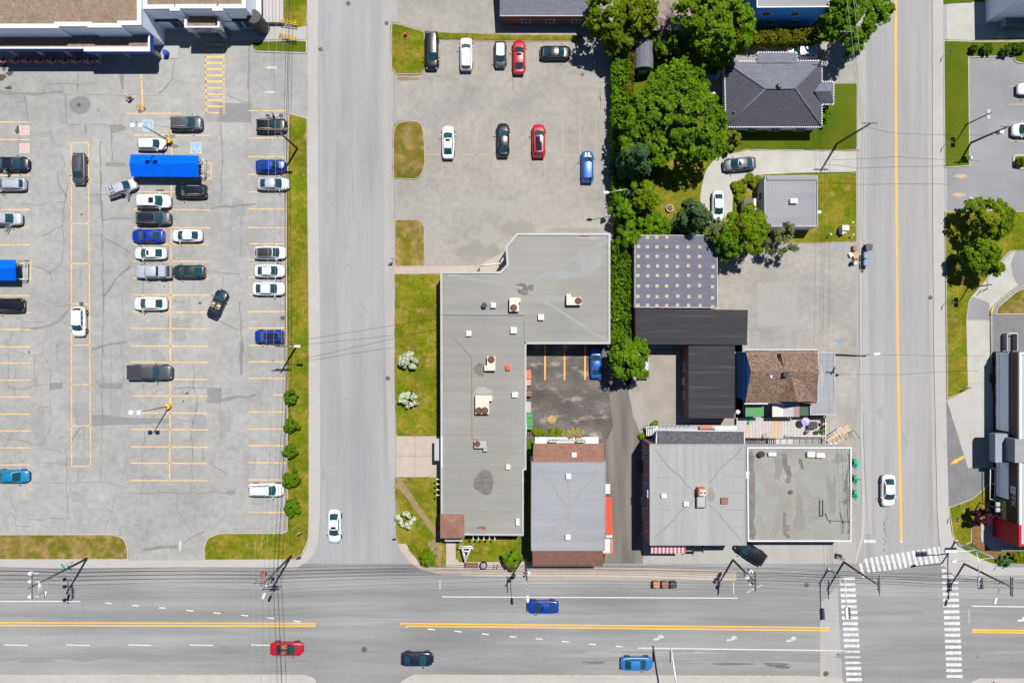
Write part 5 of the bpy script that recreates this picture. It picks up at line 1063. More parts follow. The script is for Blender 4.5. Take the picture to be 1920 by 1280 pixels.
def cabfun(k):
    L_,Wd=k['L'],k['W']; a,b,c,d,zr,wb,wt=k['cab']; bow=.16; 
    zf=interp(k['tab'],a,1)-.03; zd=interp(k['tab'],d,1)-.03
    wB=Wd/2*wb*interp(k['tab'],a,2); wT=Wd/2*wt; wD=Wd/2*wb*interp(k['tab'],d,2)
    def front(u,v): return Vector((lerp(a,b,v)*L_+bow*(1-u*u)*(1-.25*v)-bow*.2, u*lerp(wB,wT,v), lerp(zf,zr,v)+.045*(1-u*u)*v))
    def rear(u,v): return Vector((lerp(d,c,v)*L_-bow*.7*(1-u*u)*(1-.3*v)+bow*.2, u*lerp(wD,wT*.97,v), lerp(zd,zr-.02,v)+.045*(1-u*u)*v))
    def roof(u,s): 
        p=front(u,1).lerp(rear(u,1),s); p.z+=.05*math.sin(math.pi*s)*(1-.3*u*u); return p
    def side(sg,s,v):
        p=front(sg,v).lerp(rear(sg,v),s); p.z+=.05*.7*math.sin(math.pi*s)*v; p.y+=sg*.03*math.sin(math.pi*s)*(1-v*.4); return p
    return front,rear,roof,side
def patch(mb,f,u0,u1,v0,v1,nu,nv,off=0,m=0,flip=False):
    b=[[f(lerp(u0,u1,i/nu),lerp(v0,v1,j/nv)) for j in range(nv+1)] for i in range(nu+1)]
    c=sum((p for r_ in b for p in r_),Vector())/((nu+1)*(nv+1))
    vs=[];e=1e-3
    for i in range(nu+1):
        for j in range(nv+1):
            p=b[i][j]
            if off:
                u=lerp(u0,u1,i/nu);v=lerp(v0,v1,j/nv); du=f(u+e,v)-f(u-e,v);dv=f(u,v+e)-f(u,v-e); n=du.cross(dv).normalized()
                if n.dot(p-Vector((0,0,.9)))<0: n=-n
                p=p+n*off
            vs.append(p)
    fs=[(i*(nv+1)+j,(i+1)*(nv+1)+j,(i+1)*(nv+1)+j+1,i*(nv+1)+j+1) for i in range(nu) for j in range(nv)]
    n=(vs[fs[0][1]]-vs[fs[0][0]]).cross(vs[fs[0][2]]-vs[fs[0][0]])
    if n.dot(vs[fs[0][0]]-Vector((0,0,.9)))<0: fs=[tuple(reversed(q)) for q in fs]
    mb.add(vs,fs,m,True)
GL={}
def geo(kind,opt=()):
    key=(kind,tuple(sorted(opt)))
    if key in GL: return GL[key]
    k=KINDS[kind]; L_,Wd=k['L'],k['W']; parts=[]   # (name, mesh, material key, parent index, location)
    body=hull(k); front,rear,roof,side=cabfun(k); hw=Wd/2
    conv=kind=='convertible'
    if not conv:
        patch(body,front,-1,1,0,1,8,4); patch(body,rear,-1,1,0,1,8,4); patch(body,roof,-1,1,0,1,8,6)
        for s_ in(-1,1): patch(body,lambda s,v:side(s_,s,v),0,1,0,1,6,4)
    # dark sill and arches
    SL=[]
    for s_ in(-1,1):
        for xw in k['wheels']:
            c=(xw*L_,s_*(hw-.02),k['r']); vs=[(c[0]+math.cos(t*math.pi/12)*(k['r']+.07),c[1]+s_*.022,c[2]+math.sin(t*math.pi/12)*(k['r']+.07)) for t in range(-2,15)]
            sl=MB(); sl.add(vs,[tuple(range(len(vs))),tuple(reversed(range(len(vs))))],0); SL.append(sl.mesh('wheel_arch',[M['black']]))
    parts.append(('body',body.mesh('body',[M['rim']]),'PAINT',None))
    for me_ in SL: parts.append(('wheel_arch',me_,None,0))
    def glass(name,fn,u0,u1,v0,v1,nu,nv,par=0,mat='glass'):
        g=MB(); patch(g,fn,u0,u1,v0,v1,nu,nv,.012); parts.append((name,g.mesh(name,[M[mat]]),None,par))
    if not conv:
        dk='glassdark' if 'tint' in opt else 'glass'
        glass('windscreen',front,-.9,.9,.06,.95,8,4); glass('rear_window',rear,-.84,.84,(.3 if kind in('suv','hatch') else .1),.93,8,4,0,dk)
        for s_ in(-1,1):
            fn=lambda s,v,s_=s_:side(s_,s,v)
            if kind=='pickup': rg_=[(.07,.52),(.58,.93)]
            elif kind in('suv','hatch'): rg_=[(.05,.36),(.4,.66),(.7,.93)]
            else: rg_=[(.07,.47),(.52,.9)]
            for a_,b_ in rg_: glass('side_window',fn,a_,b_,.34 if kind!='pickup' else .3,.88,3,3,0,dk)
        if 'sunroof' in opt: glass('sunroof',roof,-.55,.55,.08,.34,4,3,0,'glassdark')
        if 'panoroof' in opt: glass('sunroof',roof,-.72,.72,.05,.92,5,5,0,'glassdark')
        if 'blackroof' in opt:
            g=MB(); patch(g,roof,-.97,.97,.02,.98,6,6,.008); parts.append(('roof_panel',g.mesh('roof_panel',[M['black']]),'ROOF',0))
        if 'whiteroof' in opt:
            g=MB(); patch(g,roof,-.97,.97,.02,.98,6,6,.008); parts.append(('roof_panel',g.mesh('roof_panel',[M['white_plastic']]),None,0))
        if 'rails' in opt or 'railsdark' in opt:
            for s_ in(-1,1):
                g=MB(); g.tube([roof(s_*.86,t)+Vector((0,0,.03+.05*math.sin(math.pi*(t-.1)/.8))) for t in(.1,.25,.5,.75,.9)],.028,5)
                parts.append(('roof_rail',g.mesh('roof_rail',[M['galv' if 'rails' in opt else 'black']]),None,0))
        if 'rack' in opt:
            g=MB()
            for t in(.62,.82): 
                g.tube([roof(-.9,t)+Vector((0,0,.1)),roof(.9,t)+Vector((0,0,.1))],.035,5)
            for u in(-.7,.1): g.tube([roof(u,.58)+Vector((0,0,.12)),roof(u,.86)+Vector((0,0,.1))],.03,5)
            parts.append(('roof_rack',g.mesh('roof_rack',[M['black']]),None,0))
    else:
        front_=front
        g=MB(); patch(g,lambda u,v:front(u,v*.8),-.92,.92,.04,.95,8,4,.0); parts.append(('windscreen',g.mesh('windscreen',[M['glass']]),None,0))
        g=MB(); x0,x1=-.20*L_,.17*L_; zt=interp(k['tab'],0,1)+.035
        g.cbox(((x0+x1)/2,0,zt-.02),(x1-x0,hw*1.5,.06),.03); parts.append(('cockpit_tub',g.mesh('cockpit_tub',[M['black']]),None,0))
        for s_ in(-1,1):
            g=MB(); g.cbox((-.06*L_,s_*.4,zt+.05),(.5,.5,.16),.05); g.cbox((-.13*L_,s_*.4,zt+.2),(.16,.5,.42),.05); parts.append(('seat',g.mesh('seat',[M['binbrown' if 'beige' not in opt else 'acbeige']]),None,0))
        g=MB(); g.cbox((-.25*L_,0,zt+.02),(.45,hw*1.35,.14),.05); parts.append(('folded_hood',g.mesh('folded_hood',[M['black']]),None,0))
    if kind=='pickup':
        g=MB(); x0,x1=-.48*L_,-.19*L_
        for s_ in(-1,1): g.cbox(((x0+x1)/2,s_*hw*.86,1.16),(x1-x0,.14,.1),.03)
        g.cbox((x0,0,1.16),(.12,hw*1.8,.1),.03); parts.append(('bed_rail',g.mesh('bed_rail',[M['rim']]),'PAINT',0))
        if 'cap' in opt:
            g=MB(); g.cbox((lerp(x0,x1,.62),0,1.5),((x1-x0)*.7,hw*1.66,.78),.12); parts.append(('bed_cap',g.mesh('bed_cap',[M['white_plastic']]),'PAINT',0))
            g=MB(); g.box((x0+.27,0,1.185),(.5,hw*1.6,.02)); parts.append(('open_bed',g.mesh('open_bed',[M['black']]),None,0))
        else:
            g=MB(); g.cbox(((x0+x1)/2,0,1.16),(x1-x0-.12,hw*1.62,.06),.02)
            for i in range(5): g.box((lerp(x0,x1,(i+.8)/5.4),0,1.2),(.05,hw*1.58,.02),0,1)
            parts.append(('bed_cover',g.mesh('bed_cover',[M['bindark'],M['black']]),None,0))
    if 'stripe' in opt:
        g=MB(); 
        zf=lambda x:interp(k['tab'],x,1)
        for s_ in(-.22,.22): g.add([(x*L_,y,zf(x)+.045) for x in(.27,.34,.4,.44) for y in(s_-.13,s_+.13)],[(2*i,2*i+2,2*i+3,2*i+1) for i in range(3)])
        parts.append(('hood_stripe',g.mesh('hood_stripe',[M['white_plastic']]),None,0))
    # lamps
    zf=interp(k['tab'],.46,1)
    for s_ in(-1,1):
        g=MB(); x=.462*L_; y=s_*hw*interp(k['tab'],.462,2)*.8; g.ball((x,y,zf-.06),(.15,.11,.075),8,6); parts.append(('headlight',g.mesh('headlight',[M['lamp']]),None,0))
        g=MB(); x=-.482*L_; y=s_*hw*interp(k['tab'],-.482,2)*.86; zt=interp(k['tab'],-.482,1); g.ball((x,y,zt-.1),(.1,.14,.09),8,6); parts.append(('tail_light',g.mesh('tail_light',[M['tail']]),None,0))
        g=MB(); x=k['cab'][0]*L_-.28; y=s_*(hw+.1); g.ball((x,y,interp(k['tab'],.2,1)+.06),(.09,.13,.08),8,6); parts.append(('mirror',g.mesh('mirror',[M['rim']]),'PAINT',0))
    g=MB(); g.cbox((.488*L_,0,.42),(.12,hw*1.1,.16),.03); parts.append(('grille',g.mesh('grille',[M['black']]),None,0))
    g=MB(); g.box((-.499*L_,0,.62),(.03,.5,.13)); parts.append(('licence_plate',g.mesh('licence_plate',[M['white_plastic']]),None,0))
    if kind!='convertible':
        g=MB(); 
        for s_ in(-.38,.38): a=front(s_*.4,.03); b=front(s_*.4+.42,.1); g.tube([a+Vector((.02,0,.025)),b+Vector((.02,0,.03))],.012,4)
        parts.append(('wiper',g.mesh('wiper',[M['black']]),None,0))
    # wheels: tyre with a rim under it
    for xw in k['wheels']:
        for s_ in(-1,1):
            r_=k['r']; g=MB(); n=20
            prof=[(-.1,r_*.62),(-.11,r_*.93),(-.07,r_),(.07,r_),(.11,r_*.93),(.1,r_*.62)]
            vs=[(xw*L_+math.cos(2*math.pi*j/n)*q,s_*(hw-.075)+y,r_+math.sin(2*math.pi*j/n)*q) for y,q in prof for j in range(n)]
            g.add(vs,[(i*n+j,i*n+(j+1)%n,(i+1)*n+(j+1)%n,(i+1)*n+j) for i in range(len(prof)-1) for j in range(n)],0,True)
            parts.append(('wheel',g.mesh('wheel',[M['rubber']]),None,0)); wi=len(parts)-1
            g=MB(); vs=[(xw*L_,s_*(hw+.02),r_)]+[(xw*L_+math.cos(2*math.pi*j/n)*r_*.63,s_*(hw+.018-(.03 if j%4<2 else 0)),r_+math.sin(2*math.pi*j/n)*r_*.63) for j in range(n)]
            g.add(vs,[(0,1+j,1+(j+1)%n) if s_<0 else (0,1+(j+1)%n,1+j) for j in range(n)]); parts.append(('rim',g.mesh('rim',[M['rim']]),None,wi))
    GL[key]=parts; return parts
PM={}
def pmat(name,c,metal=.0,rough=.3):
    if name not in PM: PM[name]=paint('car_paint_'+name,c,metal,rough)
    return PM[name]
PC={'white':((.5,.515,.54),0,.3),'silver':((.36,.38,.43),.3,.3),'grey':((.06,.064,.075),.3,.3),'gunmetal':((.055,.06,.07),.3,.3),'black':((.006,.007,.01),.0,.18),'navy':((.008,.012,.03),.1,.2),'blue':((.002,.028,.26),.1,.22),'skyblue':((.004,.075,.33),.15,.25),'paleblue':((.015,.14,.36),.2,.28),'teal':((.004,.17,.34),.2,.25),'red':((.34,.004,.012),.05,.25),'darkred':((.3,.003,.015),.1,.25),'green':((.012,.03,.028),.2,.25),'champagne':((.3,.28,.27),.3,.3)}
def car(kind,x,y,deg,L_,W_,color,label,opt=(),cat='car',name='parked_car',group='cars parked in the left lot',door=None,lift=0.0):
    """x, y: photo pixel of the car's middle; deg: heading, 0 = right, 90 = up; L_, W_ in pixels"""
    k=KINDS[kind]; parts=geo(kind,opt)
    kk=.992; c=Vector(((x-960)*S*kk,(640-y)*S*kk,.02+lift))
    t=thing(name,label,cat,c,math.radians(deg),group)
    sx=L_*S*kk/k['L']; sy=W_*S*kk/k['W']; t.scale=(sx,sy,1.0 if kind!='pickup' else .97)
    pm=pmat(color,*PC[color]); objs=[]
    for nm,me,mat,par in parts:
        o=bpy.data.objects.new(nm,me); COL.objects.link(o); o.parent=t if par is None else objs[par]
        if mat=='PAINT': o.material_slots[0].link='OBJECT'; o.material_slots[0].material=pm
        objs.append(o)
    if door:
        s_,xd,ang=door; L0=k['L']; g=MB(); hx=xd*L0
        g.cbox((-.5,0,.62),(1.0,.1,.62),.03); g.tube([(-1.0,0,.95),(-.7,0,1.32),(-.2,0,1.25),(0,0,.95)],.03,5)
        o=bpy.data.objects.new('open_door',g.mesh('open_door',[M['rim']])); COL.objects.link(o); o.parent=t; o.location=(hx,s_*k['W']/2,0); o.rotation_euler=(0,0,-s_*ang)
        o.material_slots[0].link='OBJECT'; o.material_slots[0].material=pm
    return t
E,N_,W__,S_=0,90,180,-90
G1='cars parked in the left lot'; G2='cars parked in the middle lot'; G3='cars near the houses'; G4='cars moving along the streets'
car('sedan',21,307,E,64,27,'navy','dark navy sedan at the left edge above a silver wagon',group=G1)
car('hatch',16,345,W__,62,25,'silver','silver wagon at the left edge with its red tail lights to the right',('rails',),group=G1)
car('suv',8,410,E,64,25,'silver','silver minivan at the left edge with its near door open',group=G1,door=(-1,.12,1.1),cat='minivan')
car('suv',13,572,W__,62,26,'black','black sport utility car at the left edge below a blue cart shelter',('tint',),group=G1)
car('sedan',21,893,E,64,25,'teal','bright teal coupe alone at the lower left edge',group=G1)
car('hatch',147,316,S_,60,25,'gunmetal','dark grey hatchback driving down the yellow marked lane, upper one',group=G1)
car('hatch',146,603,S_,56,27,'white','white hatchback with dark rear glass standing in the yellow marked lane',('tint',),group=G1)
car('suv',349,231,E,60,27,'grey','grey sport utility car at the top of the middle row by the blue painted square',('rails',),group=G1)
car('hatch',283,270,E,54,23,'white','small white van just above the big blue canopy',group=G1)
car('suv',228,352,21,58,24,'silver','silver off-road car turned askew with its door open left of the blue canopy',('rack',),group=G1,door=(-1,.14,1.0))
car('suv',357,358,W__,60,26,'black','black sport utility car with silver roof rails just below the blue canopy',('rails',),group=G1)
car('suv',287,377,E,65,27,'white','white sport utility car with a dark sunroof',('sunroof',),group=G1)
car('suv',287,409,E,66,26,'gunmetal','charcoal sport utility car between the white one and the blue sedan',('panoroof','railsdark'),group=G1)
car('sedan',276,442,W__,61,25,'blue','deep blue sedan in the middle row left of a white sedan',('sunroof',),group=G1)
car('sedan',349.5,441.5,W__,58,24,'white','white sedan nose to tail with the deep blue sedan',group=G1)
car('sedan',281,474.5,W__,61,24,'white','white sedan with a sunroof just below the deep blue sedan',('sunroof',),group=G1)
car('pickup',287,509,W__,69,26,'silver','silver pickup with a white capped bed behind a dark green sedan',('cap',),cat='pickup truck',name='pickup_truck',group=G1)
car('sedan',353,509,W__,61,25,'green','very dark green sedan at the tail of the silver pickup',group=G1)
car('sedan',281,569,W__,63,26,'white','white sedan alone in the row below the silver pickup',group=G1)
cv1=car('convertible',407,569.5,66,56,24.5,'navy','dark convertible with its roof down turning between the stall rows',('beige',),group=G1)
car('pickup',280.5,698,E,85,29,'gunmetal','long charcoal pickup with a covered bed crossing the stalls',cat='pickup truck',name='pickup_truck',group=G1)
car('suv',508.5,235,E,57,26,'black','black car at the top of the right row under the utility pole arms',('rails',),group=G1,door=(1,.13,1.0))
car('sedan',507,311,E,57,25,'blue','blue sedan parked by the grass strip beneath the pole shadow',group=G1)
car('sedan',511.5,344,E,62,25,'silver','silver sedan parked by the grass strip below the blue sedan',group=G1)
car('hatch',506,473.5,E,60,25,'white','white car with a black roof parked by the grass strip',('blackroof',),group=G1)
car('sedan',505,507.5,E,57,25,'white','white sedan parked by the grass strip directly below the black roofed car',('rails',),group=G1)
car('sedan',503,541,E,61,26,'white','white sedan parked by the grass strip, lowest of its three neighbours',group=G1)
car('suv',504,630.5,W__,55,25,'blue','bright blue sport utility car parked by the grass strip above the street lamp',('panoroof',),group=G1)
car('suv',498.5,918.5,E,67,25,'white','white wagon with roof rails parked beside the lower round bushes',('railsdark',),group=G1)
car('suv',809,94.5,S_,71,26,'black','black minivan beside the top grass island',cat='minivan',group=G2)
car('suv',874,101,N_,62,24,'white','white sport utility car next to the black minivan in the top row',group=G2,opt=('tint',))
car('hatch',938,101.5,S_,50,23,'gunmetal','tiny dark grey car with a white roof in the top row',('whiteroof',),group=G2)
car('sedan',973,106,N_,65,24,'red','red sedan with a sunroof in the top row',('sunroof',),group=G2)
car('sedan',1042,98,E,58,26,'black','black sedan parked crosswise at the end of the top row',group=G2)
car('sedan',840,266,N_,63,24,'white','white sedan in the lower row of the middle lot',('sunroof',),group=G2)
car('sedan',943,262,N_,64,24,'black','black sedan in the lower row left of the red one',group=G2)
car('hatch',1010,263.5,N_,63,25,'red','red crossover with a black glass roof in the lower row',('panoroof','tint'),group=G2)
car('hatch',1101.5,312,N_,60,23,'skyblue','bright blue hatchback with white hood marks beside the trees',('stripe','tint'),group=G2)
car('sedan',1118,681,N_,57,22,'skyblue','blue sedan half in the shadow of the shop in the back yard',group=G3)
car('hatch',1207,684,N_,52,22,'silver','pale car mostly hidden beneath the tree behind the shops',group=G3)
car('sedan',1387,307.5,185,62,25,'grey','grey sedan on the white gravel drive',('sunroof',),group=G3)
car('sedan',1347,386,S_,58,23,'white','white sedan nosing under the trees beside the gravel drive',group=G3)
car('suv',1504,98,W__,58,24,'silver','silver car partly hidden above the dotted roof edge of the hip roofed house',('rails',),group=G3)
car('hatch',1928,243,W__,58,26,'white','white car cut by the right edge near the tall pole',group=G3)
car('hatch',1938,166,W__,58,24,'white','white car just entering the frame at the upper right edge',group=G3)
car('suv',1408,1035,147,62,27,'black','black sport utility car parked askew at the corner of the mauve house',('tint',),group=G3)
car('sedan',1667,920,S_,60,27,'white','white sedan driving down the right street',name='moving_car',group=G4)
car('sedan',626.5,986.5,S_,63,25,'white','white sedan waiting at the foot of the side street',('sunroof',),name='moving_car',group=G4)
car('sedan',1018,1138,W__,60,25,'blue','vivid blue sedan driving on the main road above the yellow line',('sunroof',),name='moving_car',group=G4)
cv2=car('convertible',537,1217,E,62,26,'red','red convertible with its roof down on the main road',(),name='moving_car',group=G4)
car('sedan',782,1236,E,61,27,'navy','dark navy sedan on the main road right of the red convertible',name='moving_car',group=G4)
car('sedan',1194.5,1244.5,E,60,26,'paleblue','pale blue coupe on the main road by the overhead arm shadow',name='moving_car',group=G4)
# ------------------------------------------------------------------ trees and plants
rng=np.random.default_rng(11)
def leaf_mesh(name,centres,normals,size,mats,midx=None,aspect=1.5):
    n=len(centres); nn=normals/np.maximum(1e-6,np.linalg.norm(normals,axis=1,keepdims=True))
    ref=rng.normal(size=(n,3)); u=np.cross(nn,ref); u/=np.maximum(1e-6,np.linalg.norm(u,axis=1,keepdims=True)); v=np.cross(nn,u)
    s=(size*rng.uniform(.7,1.3,n))[:,None]
    a=centres+u*s*.5*aspect; c=centres-u*s*.5*aspect; b=centres+v*s*.5+nn*s*.08; d=centres-v*s*.5+nn*s*.08
    co=np.stack([a,b,c,d],1).reshape(-1,3)
    me=bpy.data.meshes.new(name); me.vertices.add(4*n); me.vertices.foreach_set('co',co.ravel().astype(np.float32))
    me.loops.add(4*n); me.loops.foreach_set('vertex_index',np.arange(4*n,dtype=np.int32))
    me.polygons.add(n); me.polygons.foreach_set('loop_start',np.arange(0,4*n,4,dtype=np.int32)); me.polygons.foreach_set('loop_total',np.full(n,4,dtype=np.int32))
    for q in mats: me.materials.append(q)
    if midx is not None: me.polygons.foreach_set('material_index',midx.astype(np.int32))
    me.update(calc_edges=True); return me
def clumps_crown(c,rad,nclump,leaves,csize,leaf,shape='round',flat=1.0):
    """leaf positions gathered in clumps that fill an uneven crown"""
    c=np.array(c); rad=np.array(rad); pos=[];nor=[]
    ph=rng.uniform(0,6.28,4); am=rng.uniform(.05,.16,4)
    for i in range(nclump):
        while True:
            d=rng.normal(size=3); d/=np.linalg.norm(d)
            if d[2]>-.45: break
        t=math.atan2(d[1],d[0]); k=1+sum(am[j]*math.sin((j+2)*t+ph[j]) for j in range(4))
        rr=rng.uniform(.4,1.0)**.45
        if shape=='cone':
            z=rng.uniform(0,1); r_=(1-z)**.55*rng.uniform(.5,1.0); q=np.array([math.cos(t)*r_*rad[0]*k,math.sin(t)*r_*rad[1]*k,(z*2-1)*rad[2]])
        else:
            q=d*rad*rr*np.array([k,k,1])
        cs=csize*rng.uniform(.7,1.3)
        m=int(leaves*rng.uniform(.7,1.3)); w=rng.normal(size=(m,3)); w/=np.linalg.norm(w,axis=1,keepdims=True); w[:,2]=np.where(w[:,2]<-.3,-w[:,2],w[:,2])
        p=c+q+w*cs*(rng.uniform(.35,1,m)[:,None])*np.array([1,1,.7*flat])
        pos.append(p); nor.append(w*.7+d*.4+np.array([0,0,.75])+rng.normal(size=(m,3))*.35)
    return np.concatenate(pos),np.concatenate(nor)
def trunk_mesh(root,base,top,r,limbs,rad,mat='bark'):
    mb=MB(); b=Vector(base);t=Vector(top)
    mid=b.lerp(t,.5)+Vector((random.uniform(-.2,.2),random.uniform(-.2,.2),0))
    mb.tube([b,mid,t],[r,r*.75,r*.35],8)
    for i in range(limbs):
        a=random.uniform(0,6.28); s=b.lerp(t,random.uniform(.35,.9)); e=s+Vector((math.cos(a)*rad*.75,math.sin(a)*rad*.75,random.uniform(.0,.2)*rad)); e.z=min(e.z,t.z-.15*rad); m=s.lerp(e,.5)
        mb.tube([s,m,e],[r*.35,r*.22,r*.06],5)
        for _ in range(2):
            a2=a+random.uniform(-.8,.8); e2=m+Vector((math.cos(a2)*rad*.4,math.sin(a2)*rad*.4,rad*.08)); e2.z=min(e2.z,t.z-.1*rad); mb.tube([m,e2],[r*.16,r*.04],4)
    mb.build('trunk',M[mat],root)
def tree(name,label,cat,x,y,rpx,htop,mat,dens=1.0,leaf=.36,rx=None,shape='round',group=None,base=None,blossom=0,mat2=None,csize=None,bark='bark',zlow=None):
    """x, y, rpx: crown seen in the photo; htop: height of its top"""
    hc=htop*.62; rad=rpx*S*(H-hc)/H; radx=(rx or rpx)*S*(H-hc)/H
    c=P(x,y,hc); rz=min(htop*.38,rad*1.05) if shape=='round' else htop*.46
    if shape=='cone': hc=htop*.5; c=P(x,y,hc)
    if zlow is not None: hc=(htop+zlow)/2; c=P(x,y,hc); rz=(htop-zlow)/2
    g=Vector((c.x,c.y,0)) if base is None else P(*base)
    root=thing(name,label,cat,g,0,group)
    vol=radx*rad; nc=max(26,int(vol*10*dens)); cs=(csize or min(.8,max(.24,rad*.28)))*.78; lv=int((26*dens+cs*30)*(.36/leaf)**1.2); leaf=leaf*.86
    if leaf<.28: lv=int(lv*1.5)
    p,n=clumps_crown(c,(radx*.86,rad*.86,rz),nc,lv,cs,leaf,shape)
    p[:,2]=np.maximum(p[:,2],.15)
    mats=[M[mat]]; mi=None
    if mat2: mats.append(M[mat2]); mi=(rng.random(len(p))<.35).astype(int)
    o=bpy.data.objects.new('crown',leaf_mesh('crown',p-np.array(g),n,np.full(len(p),leaf),mats,mi)); COL.objects.link(o); o.parent=root
    if blossom:
        q=p[:,2]>hc*.6; p2=p[q]; n2=n[q]; k=rng.random(len(p2))<blossom
        # the flowers sit at the outside of the bush, in sprays
        cc=rng.choice(len(p2),max(8,int(len(p2)*.02))); dist=np.min(np.linalg.norm(p2[:,None,:]-p2[cc][None],axis=2),axis=1); k&=(dist<.4)&(rng.random(len(p2))<.6)
        p2=p2[k]+n2[k]*.10
        ob=bpy.data.objects.new('blossom',leaf_mesh('blossom',p2-np.array(g),n2[k],np.full(len(p2),.14),[M['blossom']],None,1.0)); COL.objects.link(ob); ob.parent=root
    trunk_mesh(root,g,Vector((c.x,c.y,hc+rz*.3)),max(.07,rad*.055),max(3,int(rad*1.6)),rad,bark)
    return root
def hedge(label,x0,y0,x1,y1,ht,mat,leaf=.24,name='hedge',dens=1.0,rough=.25,cat='hedge',wob=0):
    z=ht; a=P(x0,y0,z);b=P(x1,y1,z); c=(a+b)/2; sx,sy=abs(b.x-a.x)/2,abs(a.y-b.y)/2
    root=thing(name,label,cat,(c.x,c.y,0))
    area=4*sx*sy+ (sx+sy)*4*ht*.6; n=int(area*75*dens*(.24/leaf)**1.3)
    p=rng.uniform(-1,1,(n,3))*np.array([sx,sy,1]); p[:,2]=ht-rng.random(n)**2*ht*.9; nor=np.tile(np.array([0,0,1.0]),(n,1))
    side=rng.random(n)<.45; ax=rng.random(n)<sy/(sx+sy); sg=np.sign(rng.uniform(-1,1,n))
    q=side&ax; p[q,0]=sg[q]*sx; nor[q]=np.stack([sg[q],np.zeros(q.sum()),np.full(q.sum(),.4)],1)
    q=side&~ax; p[q,1]=sg[q]*sy; nor[q]=np.stack([np.zeros(q.sum()),sg[q],np.full(q.sum(),.4)],1)
    f1,f2,f3=rng.uniform(1.2,2.4,3); lump=.5+.35*np.sin(p[:,0]*f1+1)*np.sin(p[:,1]*f2+.7*p[:,0])+.3*np.sin(p[:,1]*f3*1.9+p[:,0]*2.7)*np.sin(p[:,0]*3.3)
    p[~side,2]+=(lump[~side]-.5)*3*rough; 
    if wob:
        al=p[:,1] if sy>sx else p[:,0]; wv=1+wob*(np.sin(al*.9)+.6*np.sin(al*2.3+1)); 
        if sy>sx: p[:,0]*=wv
        else: p[:,1]*=wv
    p+=rng.normal(size=(n,3))*rough*.35; nor+=rng.normal(size=(n,3))*.55; p[:,2]=np.maximum(p[:,2],.1); p+=np.array([c.x,c.y,0])
    o=bpy.data.objects.new('foliage',leaf_mesh('foliage',p-np.array([c.x,c.y,0]),nor,np.full(n,leaf),[M[mat]])); COL.objects.link(o); o.parent=root
    st=MB(); k=max(2,int(max(sx,sy)/.8))
    for i in range(k):
        t=(i+.5)/k*2-1; bx,by=(c.x,c.y+t*sy) if sy>sx else (c.x+t*sx,c.y); st.tube([(bx,by,0),(bx+.05,by,ht*.8)],[.06,.02],5)
    st.build('stem',M['bark'],root)
    return root
T_='tree'
tree('deciduous_tree','huge broad crowned maple left of the slate hip roofed house',T_,1262,222,112,11,'leaf',.62,.4,rx=112,group='trees between the lots and the houses',csize=.85,mat2='leafb')
tree('deciduous_tree','large tree overhanging the road at the top right of the houses',T_,1605,22,72,10,'leafb',.75,.38,group='trees between the lots and the houses',mat2='leaf',csize=.8)
tree('deciduous_tree','tall tree above the patio between plank roof and blue sided house',T_,1345,38,76,13,'leafb',.72,.38,group='trees between the lots and the houses',mat2='leafy',csize=.85)
tree('deciduous_tree','yellow green tree over the right end of the brick bungalow',T_,1138,28,52,10,'leafy',.8,.36,rx=46,group='trees between the lots and the houses',mat2='leaf')
tree('deciduous_tree','olive green tree just left of the grey plank roof',T_,1198,28,42,9,'leafy',.75,.34,group='trees between the lots and the houses',mat2='leafd')
tree('deciduous_tree','low yellow green tree at the top right corner of the middle lot',T_,1160,72,36,6,'leafy',.8,.32,group='trees between the lots and the houses',mat2='leafd')
tree('shrub','light green bush between the shed and the plank roof','bush',1248,82,26,4.5,'leaf',.8,.3)
tree('deciduous_tree','dense bright tree under the tall tree near the patio',T_,1350,92,34,7,'leafb',.85,.34,group='trees between the lots and the houses')
tree('conifer_tree','blue green spruce at the right edge of the middle lot',T_,1192,300,50,11,'needle',1.0,.3,shape='cone',group='conifers among the gardens',rx=52)
tree('conifer_tree','dark spruce next to the gravel drive at the paver roof corner',T_,1303,408,42,9,'needle',1.0,.28,shape='cone',group='conifers among the gardens',mat2='olive')
tree('deciduous_tree','bright green tree by the lot lamp left of the garden lawn',T_,1205,365,32,6.5,'leafy',.85,.32,rx=28,group='trees between the lots and the houses',mat2='leafb')
tree('deciduous_tree','bushy tree at the lower left corner of the garden lawn',T_,1170,400,26,5.5,'leafb',.9,.32,group='trees between the lots and the houses',mat2='leafd')
tree('shrub','leafy bush at the top right corner of the L-shaped shop roof','bush',1178,442,28,4.5,'leafb',.9,.32,mat2='leafd')
tree('shrub','low leafy bush row on the garden lawn above the paver roof','bush',1228,420,24,3.2,'leafb',.85,.3,rx=34)
tree('deciduous_tree','yellow green tree left of the bluish flat bungalow',T_,1402,432,50,9,'leafy',.78,.34,rx=40,group='trees between the lots and the houses',mat2='leafb')
tree('deciduous_tree','green tree overhanging the right edge of the paver roof',T_,1362,455,36,7.5,'leafb',.8,.34,rx=26,group='trees between the lots and the houses',mat2='leafd')
tree('deciduous_tree','thin grey olive tree at the lower corner of the bluish flat bungalow',T_,1462,450,34,6,'olive',.42,.26,group='trees between the lots and the houses',bark='barkgrey')
tree('deciduous_tree','thin grey olive tree between the spruce and the yellow green tree',T_,1345,430,24,7.5,'olive',.45,.26,group='trees between the lots and the houses',bark='barkgrey')
tree('deciduous_tree','round bright green tree over the back yard behind the shops',T_,1179,673,43,7.5,'leafb',.85,.34,group='trees between the lots and the houses',mat2='leaf')
tree('deciduous_tree','feathery tree beside the right parking lot',T_,1856,408,44,7.5,'leafy',.6,.3,rx=46,group='trees by the right lot',mat2='leafb',base=(1822,416))
tree('deciduous_tree','compact round tree on the lawn right of the right street',T_,1840,480,37,6.5,'leafb',.9,.34,group='trees by the right lot',mat2='leafy',base=(1822,478))
